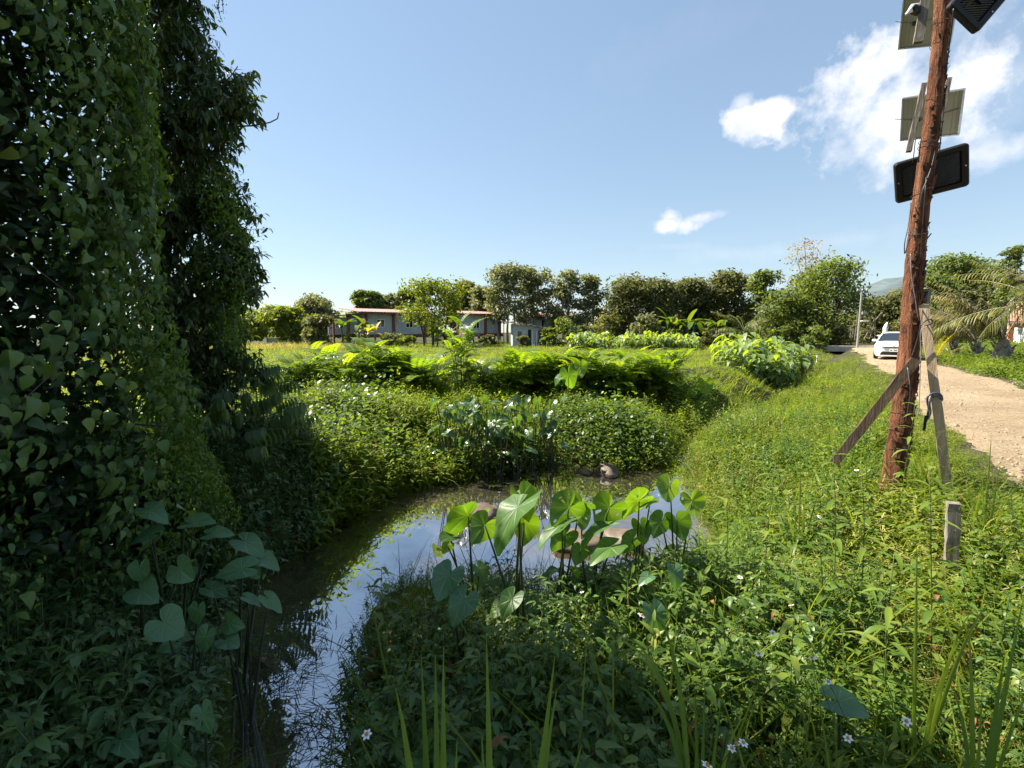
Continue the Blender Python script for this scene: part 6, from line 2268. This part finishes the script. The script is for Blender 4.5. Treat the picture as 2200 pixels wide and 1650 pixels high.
def taro_plant(foot, leaves, label, mat, group, cat="taro plant", seed=0, stalk_r=.008):
    """leaves: (attachment point, tip point, facing hint, width, holes)"""
    foot = Vector(foot)
    root = empty("taro_plant", foot, label, cat, group)
    leaves = list(leaves)
    if mat == "taro" and len(leaves) > 2:                # young leaves low round the base
        for _ in range(4):
            a = random.uniform(0, 6.28); l = random.uniform(.09, .16)
            q = foot + Vector((math.cos(a) * random.uniform(.06, .22), math.sin(a) * random.uniform(.06, .22), random.uniform(.22, .48)))
            leaves.append((q, q + Vector((math.cos(a) * l, math.sin(a) * l, -l * random.uniform(.1, .8))), (random.uniform(-.4, .4), -.3, 1), random.uniform(.7, 1), 0, random.random() * .8))
    for k, (p0, p1, nh, wide, holes, rv) in enumerate(leaves):
        p0, p1 = Vector(p0), Vector(p1)
        d = p1 - p0; L = d.length
        V, F, an, ra = taro_leaf(L, random.uniform(.12, .3), random.uniform(.18, .42), random.uniform(.02, .05), holes, seed * 31 + k, wide)
        fr = frame(np.array(d), np.array(nh))
        # frame(): z column is up-ish towards the hint
        W = V @ fr.T + np.array(p0 - foot)
        me = np_mesh("leaf", W, F, [M[mat]], None, {"rnd": np.full(len(W), rv), "ang": an, "rad": ra})
        lo = mesh_obj("leaf", me, root)
        loc = p0 - foot
        base = Vector((random.uniform(-.06, .06), random.uniform(-.06, .06), -.06))
        back = Vector(fr[:, 2]) * -.01
        mid = Vector((loc.x * .55 + base.x * .4, loc.y * .55 + base.y * .4, loc.z * .62))
        MB().tube(bezier(base, mid, loc + back, 8), [stalk_r * (1.5 - .9 * i / 7) for i in range(8)], 6).build("stalk", M["petiole"], lo, smooth=True)
    return root


CAMF = (-.05, -1.0, .35)     # facing the viewer
UPF = (0, -.35, 1.0)         # lying flat, tipped to the viewer
BACKF = (.35, .85, .35)      # underside towards the viewer, lit from behind
SIDE_L = (-.8, -.55, .4)


def tl(px, py, qx, qy, Y, dY=0.0, nh=CAMF, wide=1.0, holes=0, rv=.4, k=None):
    k = (1.12 if px > 940 else .96) if k is None else k
    p0 = at(px, py, Y); p1 = at(qx, qy, Y + dY)
    return (p0, p0 + (p1 - p0) * k * .82, nh, wide, holes, rv)


def ground_pt(px, py, Y):
    f = at(px, py, Y)
    return Vector((f.x, f.y, hz(f.x, f.y)))


def taros():
    G = "taro plants on the near bank before the pond"
    taro_plant(ground_pt(1113, 1330, 3.05), [
        tl(1121, 1068, 1144, 1122, 2.95, -.05, BACKF, 1.12, 1, .85), tl(1112, 1090, 1026, 1196, 2.85, -.22, SIDE_L, .72, 0, .45, .95),
        tl(1127, 1122, 1130, 1168, 3.05, .05, BACKF, 1.0, 0, .7), tl(1042, 1128, 1014, 1166, 3.1, .0, BACKF, 1.15, 0, .6)],
        "taro plant with the biggest heart leaf on a long bare stalk", "taro", G, seed=1, stalk_r=.009)
    taro_plant(ground_pt(1010, 1250, 3.5), [
        tl(1006, 1108, 953, 1146, 3.3, .1, (.2, .5, .8), .8, 0, .35), tl(968, 1153, 946, 1158, 3.3, -.1, UPF, 1.1, 0, .4), tl(962, 1172, 950, 1190, 3.3, 0, BACKF, 1.0, 0, .9)],
        "taro plant with a dark slanting leaf at the left end, over the water", "taro", G, seed=2)
    taro_plant(ground_pt(985, 1330, 2.8), [
        tl(964, 1236, 934, 1290, 2.7, -.12, (-.3, -.9, .45), 1.05, 0, .25), tl(997, 1290, 966, 1346, 2.62, -.10, (-.2, -.9, .5), .95, 0, .2)],
        "low taro plant with two dull dark leaves facing the viewer", "taro_blue", G, seed=3)
    taro_plant(ground_pt(1205, 1260, 3.45), [
        tl(1222, 1090, 1180, 1130, 3.3, .0, BACKF, 1.15, 7, .55), tl(1206, 1128, 1142, 1172, 3.25, -.1, (.3, .3, .9), .8, 3, .35), tl(1214, 1150, 1180, 1182, 3.3, 0, BACKF, 1.0, 1, .5), tl(1250, 1078, 1240, 1090, 3.4, .2, (.5, .5, .5), .8, 0, .6)],
        "taro plant with a leaf full of insect holes, right of the biggest leaf", "taro", G, seed=4)
    taro_plant(ground_pt(1265, 1250, 3.55), [
        tl(1248, 1104, 1256, 1142, 3.35, -.03, BACKF, 1.0, 1, .8), tl(1309, 1090, 1281, 1130, 3.45, .05, BACKF, 1.15, 2, .6), tl(1292, 1134, 1234, 1164, 3.25, -.1, (.2, .35, .9), .75, 0, .5),
        tl(1312, 1176, 1262, 1204, 3.1, -.1, (-.1, -.2, 1), .8, 0, .55), tl(1246, 1185, 1235, 1215, 3.2, 0, BACKF, 1.0, 0, .6)],
        "taro plant with overlapping glowing leaves in the middle of the group", "taro", G, seed=5)
    taro_plant(ground_pt(1375, 1240, 3.7), [
        tl(1372, 1076, 1325, 1108, 3.5, .0, (.3, .6, .7), 1.15, 1, .6), tl(1395, 1080, 1420, 1060, 3.55, .1, (.1, .4, .9), .7, 0, .6), tl(1358, 1160, 1330, 1188, 3.4, 0, BACKF, .9, 0, .5), tl(1378, 1130, 1390, 1165, 3.6, 0, BACKF, .95, 0, .4)],
        "taro plant with a broad tilted leaf left of the tallest taro", "taro", G, seed=6)
    taro_plant(ground_pt(1455, 1230, 3.75), [
        tl(1438, 1044, 1425, 1082, 3.55, -.06, (.25, .75, .6), 1.25, 0, .75), tl(1487, 1076, 1499, 1114, 3.6, -.02, BACKF, 1.15, 1, 1.0), tl(1455, 1120, 1470, 1160, 3.6, .0, BACKF, 1.1, 0, .4), tl(1420, 1120, 1400, 1155, 3.65, .0, BACKF, 1.0, 0, .3)],
        "tallest taro plant at the right end of the group, bright yellow green leaves", "taro", G, seed=7)
    taro_plant(ground_pt(1440, 1330, 2.9), [
        tl(1450, 1232, 1457, 1276, 2.8, -.05, (.2, -.9, .4), .8, 0, .2), tl(1405, 1318, 1425, 1372, 2.6, -.05, (.1, -.9, .4), .85, 0, .2), tl(1392, 1240, 1372, 1252, 2.8, -.05, UPF, .8, 0, .3)],
        "small dark taro plant sunk in the weeds below the tallest taro", "taro_blue", G, seed=8)
    taro_plant(ground_pt(1810, 1560, 1.95), [tl(1802, 1508, 1880, 1530, 1.85, -.05, (0, -.5, 1), .85, 0, .35)], "single folded taro leaf low in the weeds at the lower right", "taro_blue", None, seed=9)

    G = "taro plants at the left water edge in the shade"
    taro_plant(ground_pt(380, 1420, 3.3), [
        tl(322, 1096, 368, 1120, 3.05, -.05, UPF, .75, 0, .5), tl(416, 1122, 472, 1116, 3.0, -.02, UPF, .8, 0, .55), tl(400, 1098, 425, 1112, 3.2, .1, BACKF, 1.1, 0, 1.0), tl(318, 1150, 258, 1164, 3.0, 0, UPF, .85, 0, .2), tl(458, 1146, 512, 1142, 3.0, 0, UPF, .75, 0, .6)],
        "rearmost shaded taro plant with pale flat leaves at the left water edge", "taro_blue", G, seed=11)
    taro_plant(ground_pt(310, 1430, 2.85), [
        tl(300, 1222, 297, 1266, 2.75, -.04, CAMF, 1.25, 0, .35), tl(304, 1268, 338, 1294, 2.7, -.08, (-.1, -.6, .8), 1.0, 0, .5), tl(386, 1222, 415, 1256, 2.75, -.05, CAMF, 1.25, 0, .4)],
        "shaded taro plant with an upright round leaf and a flat one under it", "taro_blue", G, seed=12)
    taro_plant(ground_pt(500, 1380, 3.1), [
        tl(520, 1222, 442, 1234, 2.9, -.05, (0, -.5, .9), .8, 0, .45), tl(545, 1222, 558, 1250, 2.95, -.05, CAMF, 1.0, 0, .5), tl(562, 1200, 608, 1218, 3.0, -.05, UPF, .75, 0, .6), tl(527, 1164, 578, 1192, 3.05, -.08, UPF, .7, 0, .5), tl(455, 1266, 497, 1282, 2.9, -.05, UPF, .7, 0, .35)],
        "shaded taro plant reaching over the stream at the left water edge", "taro_blue", G, seed=13)
    taro_plant(ground_pt(400, 1500, 2.6), [
        tl(353, 1338, 400, 1374, 2.42, -.03, (-.1, -.7, .75), 1.25, 0, .6), tl(424, 1312, 416, 1356, 2.55, -.03, CAMF, .95, 0, .3), tl(442, 1368, 423, 1420, 2.5, -.02, CAMF, .8, 0, .3), tl(368, 1384, 324, 1406, 2.5, -.05, CAMF, .8, 0, .25)],
        "nearest big shaded taro plant with a wide notched leaf", "taro_blue", G, seed=14)
    taro_plant(ground_pt(520, 1480, 2.75), [
        tl(492, 1338, 524, 1352, 2.65, -.05, CAMF, 1.0, 0, .4), tl(488, 1376, 518, 1392, 2.6, -.05, UPF, 1.0, 0, .5), tl(578, 1288, 614, 1320, 2.7, -.05, UPF, .6, 0, .7), tl(535, 1285, 570, 1300, 2.75, 0, UPF, .6, 0, .5)],
        "small leaved shaded taro plant leaning out over the dark water", "taro_blue", G, seed=15)
    taro_plant(ground_pt(430, 1640, 2.1), [
        tl(437, 1535, 453, 1593, 2.05, -.05, CAMF, .95, 3, .55), tl(368, 1592, 345, 1660, 1.95, -.02, CAMF, .8, 0, .3), tl(392, 1632, 420, 1660, 1.95, -.02, CAMF, .9, 0, .4)],
        "lowest shaded taro plant with a spotted heart leaf near the bottom left", "taro_blue", G, seed=16)
    taro_plant(ground_pt(240, 1560, 2.0), [tl(262, 1590, 290, 1618, 1.9, -.1, UPF, .6, 0, .2)], "dim taro leaves in the darkest corner at the bottom left", "taro_blue", G, seed=17)

    # clump in the middle, beyond the pond
    G = "taro plants in the clump beyond the pond"
    rs = random.Random(77)
    for i in range(19):
        px = 950 + 13 * i + rs.uniform(-9, 9); Y = 7.85 + rs.uniform(-.05, .9)
        f = ground_pt(px, 1000, Y)
        L = []
        for k in range(8):
            qx = px + rs.uniform(-36, 36); qy = (866 if k < 5 else 925) + rs.uniform(-12, 66)
            tx = qx + rs.uniform(-24, 24); ty = qy + rs.uniform(2, 20)
            L.append(tl(qx, qy, tx, ty, Y + rs.uniform(-.25, .2), rs.uniform(-.12, .1), (rs.uniform(-.9, .4), rs.uniform(-.7, .3), 1.0), rs.uniform(.7, 1.0), 0, rs.random() * .6))
        taro_plant(f, L, "glossy taro plant in the dense clump at the far edge of the pond", "taro_mid", G, seed=60 + i)
    for px, py, qx, qy, Y, lab in ((1222, 805, 1232, 840, 10.5, "pale taro plant standing alone among the feathery shrubs"), (1490, 842, 1512, 850, 13.2, "dark taro plant left of the inner stream bend")):
        f = ground_pt(px, 900, Y)
        taro_plant(f, [tl(px, py, qx, qy, Y, 0, CAMF, .9, 0, .5), tl(px + 25, py - 18, px + 30, py + 8, Y, 0, BACKF, 1, 0, .8), tl(px - 22, py + 8, px - 34, py + 24, Y, 0, UPF, .9, 0, .4)], lab, "taro", None, seed=px)

    # big leaved canna like thicket beside the far stream
    P = Proto()
    protos = []
    for k in range(4):
        P = Proto()
        for j in range(11):
            az = random.uniform(0, 6.28); b = azel(random.uniform(0, 6.28), 0) * .25 * random.random()
            z = random.uniform(.3, .95)
            P.stem([b, b + np.array((0, 0, z))], .008, .005)
            P.leaf(b + np.array((0, 0, z)), azel(az, random.uniform(-.7, .4)), random.uniform(.26, .4), .17, 3, "heart", .6, .2)
        protos.append(P.done())
    pts = []
    for _ in range(420):
        px = random.gauss(1650, 48); Y = random.uniform(19, 31)
        f = at(px, 780, Y); pts.append((f.x, f.y))
    pts = np.array(pts); e, sd, s, o = info(pts); pts = pts[(sd < 0) & (e > .1)]
    scatter("broad_leaf_thicket", protos, [M["taro"], M["stalk"]], pts, .9, 1.5, .2, label="thicket of broad drooping leaves beside the far bend of the stream")
    pts = []
    for _ in range(260):
        px = random.uniform(1230, 1500); Y = random.uniform(45, 51)
        f = at(px, 740, Y); pts.append((f.x, f.y))
    scatter("broad_leaf_strip", protos, [M["taro"], M["stalk"]], np.array(pts), 1.1, 1.8, .2, label="strip of broad upright leaves before the dark trees")


taros()


def rock_mesh(seed, sx, sy, sz):
    rs = random.Random(seed)
    import bmesh
    bm = bmesh.new()
    bmesh.ops.create_icosphere(bm, subdivisions=3, radius=1)
    for v in bm.verts:
        n = v.co.normalized()
        f = 1 + .22 * math.sin(3.1 * n.x + seed) * math.cos(2.3 * n.y + seed * 2) + .12 * math.sin(6 * n.z + 4 * n.x + seed) + .04 * rs.uniform(-1, 1)
        v.co = Vector((n.x * f * sx, n.y * f * sy, max(-.3, n.z * f) * sz))
    me = bpy.data.meshes.new("rock"); bm.to_mesh(me); bm.free()
    return me


def rocks():
    M["rock"] = plain("tan wet stone", (.105, .075, .050), 0.6, nscale=7, var=.4, bmp=.5)
    for px, py, Yd, s, lab in ((1305, 1020, 7.9, (.22, .18, .15), "tan pointed rock rising from the pond near its far edge"), (1030, 1112, 6.1, (.34, .22, .09), "flat orange rock under the left taro leaves at the pond edge"),
                               (1240, 1160, 5.2, (.30, .24, .12), "pale stone glimpsed between taro stalks at the near pond edge"), (1255, 1023, 8.0, (.16, .10, .05), "small dark rock awash left of the pointed rock"),
                               (1340, 1150, 5.3, (.22, .2, .12), "brown stone behind the taro stalks on the right")):
        f = at(px, py, Yd)
        me = rock_mesh(px, *s); me.materials.append(M["rock"])
        me.polygons.foreach_set("use_smooth", [True] * len(me.polygons))
        o = mesh_obj("rock", me); o.location = (f.x, f.y, max(WATER_Z, hz(f.x, f.y)) + s[2] * .2)
        o.rotation_euler = (0, 0, px * .37)
        tag(o, lab, "rock", "rocks in the pond")


rocks()


def big_blades():
    """single tufts of broad grass right in front, tall stalks and flowers"""
    G = "broad grass tufts in the foreground"
    def tuft(foot, blades, label, W=.022):
        f = ground_pt(*foot)
        root = empty("grass_tuft", f, label, "grass tuft", G)
        for (px, py, Y, bend) in blades:
            tip = at(px, py, Y) - f
            P = Proto()
            n = 9
            b0 = np.array((random.uniform(-.02, .02), random.uniform(-.02, .02), -.03))
            mid = np.array((tip.x * (.5 - bend * .35), tip.y * (.5 - bend * .35), tip.z * (.55 + bend * .5)))
            pts = [(1 - t) ** 2 * b0 + 2 * t * (1 - t) * mid + t * t * np.array(tip) for t in np.linspace(0, 1, n)]
            V = []
            tw = random.uniform(-.4, .4)
            for i, p in enumerate(pts):
                d = pts[min(i + 1, n - 1)] - pts[max(i - 1, 0)]
                s = np.cross(d, np.array((.2 * math.sin(tw * i), -1, .3))); s /= np.linalg.norm(s) + 1e-9
                w = W / 2 * np.interp(i / (n - 1), [0, .25, .6, 1], [.5, 1, .8, .04])
                up = np.cross(s, d); up /= np.linalg.norm(up) + 1e-9
                V += [p - s * w + up * w * .3, p, p + s * w + up * w * .3]
            i = np.arange(n - 1) * 3
            F = np.concatenate([np.stack([i, i + 1, i + 4, i + 3], -1), np.stack([i + 1, i + 2, i + 5, i + 4], -1)])
            mesh_obj("blade", np_mesh("blade", np.array(V), F, [M["reed"]], None, {"rnd": np.full(len(V), random.uniform(.05, .8))}), root)
    tuft((935, 1700, 1.05), ((935, 1405, 1.05, .05), (953, 1388, 1.06, .05), (905, 1405, 1.08, .1), (850, 1478, 1.02, .5), (982, 1590, 1.0, .1)), "upright broad grass tuft at the bottom, left of the leaning one", .036)
    tuft((1070, 1720, 1.0), ((1192, 1412, 1.05, .1), (1196, 1480, 1.08, .2), (1045, 1368, 1.1, .0), (1035, 1575, .95, .1), (1250, 1600, 1.0, .3), (1180, 1500, 1.0, .15)), "broad grass tuft at the bottom centre with blades leaning right", .036)
    tuft((1510, 1680, 1.45), ((1405, 1305, 1.5, .7), (1330, 1365, 1.5, .9), (1300, 1375, 1.55, 1.1), (1515, 1440, 1.5, .1), (1492, 1470, 1.45, .3), (1360, 1470, 1.4, .8), (1550, 1500, 1.5, .3), (1610, 1535, 1.4, .8)), "arching grass tuft at the lower middle right", .020)
    tuft((1975, 1600, 1.9), ((1970, 1150, 2.1, .0), (2090, 1310, 1.9, .6), (2130, 1285, 2.0, .5), (2010, 1450, 1.9, .3), (1960, 1420, 1.9, .1), (1890, 1500, 1.85, .6), (2100, 1360, 1.8, .9)), "tall bent grass tuft at the lower right", .020)
    tuft((2110, 1660, 1.6), ((2080, 1330, 1.7, .2), (2110, 1480, 1.6, .1), (2200, 1280, 1.7, .2), (2160, 1400, 1.6, .3), (2230, 1450, 1.6, .5), (2045, 1480, 1.6, .5)), "broad bladed tuft at the bottom right corner", .024)
    tuft((2120, 1140, 3.6), ((2130, 930, 3.7, .0), (2110, 1010, 3.6, .1), (2150, 990, 3.7, .1), (2190, 1040, 3.6, .5), (2080, 1060, 3.6, .4), (2160, 1100, 3.5, .7)), "upright bright grass tuft between the stake and the dirt road", .022)
    tuft((2190, 1230, 3.2), ((2150, 1170, 3.2, .3), (2215, 1110, 3.2, .2), (2240, 1150, 3.2, .5), (2170, 1210, 3.1, .6)), "bright grass tuft at the right edge beside the road", .030)
    tuft((1720, 1180, 4.2), ((1700, 1020, 4.2, .1), (1735, 1010, 4.2, .1), (1760, 1060, 4.2, .4), (1680, 1080, 4.1, .4), (1720, 960, 4.3, .05)), "grass tuft standing up in the sunny weeds left of the dark plank", .018)

    # tall weeds with flat leaves standing above the cover
    rs = random.Random(4)
    for i, (px, py, Y, tpx, tpy, lab) in enumerate(((1790, 1300, 3.1, 1795, 960, "tall weed stem rising just below the foot of the dark plank"), (1850, 1330, 3.0, 1852, 1010, "tall weed right of the plank foot, below the log pole"),
                                                 (1560, 1290, 3.4, 1555, 1060, "leafy weed stem right of the bright taro leaves"), (1640, 1280, 3.5, 1660, 1000, "leafy weed stem in the sunny slope mid right"),
                                                 (2000, 1400, 2.6, 1990, 1010, "thin tall weed crossing in front of the pale plank"), (1900, 1480, 2.3, 1915, 1190, "weed stem with wide leaves at the middle right"),
                                                 (1700, 1500, 2.2, 1705, 1230, "weed stem rising in the dark weeds at the lower right"), (820, 1310, 3.2, 830, 1215, "leafy weed standing over the water beside the stream bend"),
                                                 (1950, 950, 4.6, 1965, 860, "thin weed growing against the log pole"))):
        f = ground_pt(px, py, Y); tip = at(tpx, tpy, Y) - f
        root = empty("tall_weed", f, lab, "weed", "tall weeds standing above the undergrowth")
        P = Proto()
        wv = rs.uniform(0, 6)
        pt_ = lambda t: np.array((tip.x * t * t + .03 * math.sin(3.5 * t + wv) * t, tip.y * t + .02 * math.sin(4 * t + wv), tip.z * t))
        pts = [pt_(t) for t in np.linspace(0, 1, 8)]
        MB().tube([Vector(p) for p in pts], [.0046 - .0004 * k for k in range(8)], 5).build("stem", M["stalk"], root, smooth=True)
        az = rs.uniform(0, 6)
        nl = 24
        for k in range(nl):
            t = .18 + .82 * k / (nl - 1); az += 2.4
            p = pt_(t)
            P.leaf(p, azel(az, rs.uniform(.1, .6)), .21 * (1.1 - .55 * t) * rs.uniform(.7, 1.2), .044 * (1.1 - .5 * t), 4, "lance", rs.uniform(.5, 1.1), .25)
        d = P.done()
        mesh_obj("leaves", np_mesh("leaves", d["V"], d["F"], [M["lushleaf"]], None, {"rnd": d["R"]}), root)

    # open seed heads along the road edge
    G2 = "seeding grass stalks along the road edge"
    metas = [np_mesh("stalk_and_seeds", p["V"], p["F"], [M["grass"], M["dry"]], p["M"], {"rnd": p["R"]}) for p in PANICLE]
    for i, (px, py, Y) in enumerate(((2060, 1120, 4.0), (2085, 1130, 3.8), (2120, 1150, 3.6), (2150, 1180, 3.4), (2185, 1160, 3.6), (2050, 1080, 4.3), (2180, 1260, 2.9), (1990, 1060, 4.4), (1640, 1060, 5.6), (1590, 1000, 6.4), (1540, 960, 7.4), (1700, 980, 6.6), (1770, 930, 7.5), (1510, 1040, 5.8))):
        f = ground_pt(px, py, Y)
        o = mesh_obj("seeding_grass", metas[i % len(metas)]); o.location = f; o.rotation_euler = (0, 0, rs.uniform(0, 6.28)); o.scale = (1, 1, rs.uniform(.75, 1.05))
        tag(o, "thin grass stalk with an open brown seed head beside the road" if i < 8 else "thin grass stalk with an open seed head on the sunny stream slope", "grass stalk", G2 if i < 8 else "seeding grass stalks on the stream slope")

    # white daisies with orange centres
    M["petal"] = plain("white petals", (.80, .80, .78), 0.6, var=.05)
    M["disc"] = plain("orange flower disc", (.50, .20, .03), 0.7, var=.2)
    pm, dm = Proto(), MB()
    for k in range(6):
        pm.leaf(azel(k * 1.047, 0) * .004, azel(k * 1.047, .15), .013, .010, 2, "ovate", .3, None)
    d = pm.done()
    pme = np_mesh("petals", d["V"], d["F"], [M["petal"]], None, {"rnd": d["R"]})
    dme = None; sme = None
    for i, (px, py, Y, s) in enumerate(((1378, 1322, 2.3, 1.4), (1250, 1272, 2.5, .8), (1546, 1391, 1.9, 1.1), (1630, 1405, 1.9, 1.1), (1745, 1414, 1.8, 1.0), (788, 1578, 1.7, 1.3), (1583, 1600, 1.25, 1.0), (1597, 1596, 1.25, .9), (1572, 1608, 1.25, .8),
                                        (1520, 1645, 1.2, 1.1), (1822, 1586, 1.4, .9), (1948, 1550, 1.5, 1.0), (1780, 1465, 1.7, .9), (1700, 1300, 2.4, 1.0), (1590, 1240, 2.8, 1.0), (1840, 1010, 4.4, 1.3), (1900, 970, 4.5, 1.2), (1760, 1110, 3.8, 1.2), (1660, 1360, 2.1, .9))):
        c = at(px, py, Y)
        near = "small white flower open on the sunny weeds near the log pole" if py < 1200 and Y > 3 else "white petalled flower with an orange centre low among the dark weeds"
        root = empty("daisy", c, near, "flower", "white daisies among the weeds")
        root.rotation_euler = (rs.uniform(-.2, .9), rs.uniform(-.5, .5), rs.uniform(0, 6.28)); root.scale = (s, s, s)
        mesh_obj("petals", pme, root)
        if dme is None:
            o = MB().tube([(0, 0, -.002), (0, 0, .004), (0, 0, .007)], [.005, .006, .003], 8).build("disc", M["disc"], root); dme = o.data
            o = MB().tube([(0, 0, -.001), (.01, .01, -.10), (.02, .02, -.26)], [.0012, .0014, .0016], 5).build("stem", M["stalk"], root); sme = o.data
        else:
            mesh_obj("disc", dme, root); mesh_obj("stem", sme, root)
    # fallen dry leaves
    for px, py, Y, lab in ((1060, 1605, 1.35, "curled orange brown dead leaf at the bottom centre"), (2010, 1288, 2.6, "small dry leaf caught in the weeds right of centre")):
        P = Proto(); P.leaf((0, 0, 0), (.3, .2, .5), .06, .026, 5, "ovate", 1.2, .6)
        d = P.done()
        o = mesh_obj("dead_leaf", np_mesh("dead_leaf", d["V"], d["F"], [M["bark_flake"] if 0 else M["dead"]], None, {"rnd": d["R"]}))
        o.location = at(px, py, Y); tag(o, lab, "leaf")
    # twigs and trailing grass over the stream water
    stk = []
    for (px, py) in ((640, 1300), (600, 1420), (640, 1480), (615, 1560), (660, 1380), (660, 1600), (700, 1210), (590, 1500), (630, 1440), (650, 1530)):
        for _ in range(4):
            f = at(px + rs.uniform(-40, 40), py + rs.uniform(-30, 30), 1)
            d = f - EYE; t = (WATER_Z - EYE.z) / d.z; q = EYE + d * t
            stk.append((q.x, q.y))
    stk = np.array(stk)
    TW = []
    for k in range(4):
        P = Proto()
        for j in range(9):
            a = random.uniform(0, 6.28)
            P.leaf(np.array((random.gauss(0, .06), random.gauss(0, .06), .015)), azel(a, random.uniform(-.02, .35)), random.uniform(.08, .22), .006, 3, "blade", random.uniform(.1, .5), None)
        TW.append(P.done())
    pos = np.column_stack([stk, np.full(len(stk), WATER_Z + .012)])
    V, F, Mi, Rn = combine(TW, pos, RNG.uniform(.6, 1.1, len(pos)), RNG.random(len(pos)) * 6.28)
    tag(mesh_obj("floating_grass", np_mesh("floating_grass", V, F, [M["floating"]], None, {"rnd": Rn})), "dark floating grass and leaf scraps on the narrow water", kind="stuff")


M["lushleaf"] = foliage("tall weed leaves", [(0.0, (.060, .11, .02)), (0.6, (.11, .17, .03)), (1.0, (.17, .21, .045))], 0.45, .42, spec=.3)
M["floating"] = foliage("wet leaf scraps", [(0.0, (.020, .028, .012)), (.8, (.05, .06, .022)), (1.0, (.20, .13, .08))], .25)
big_blades()
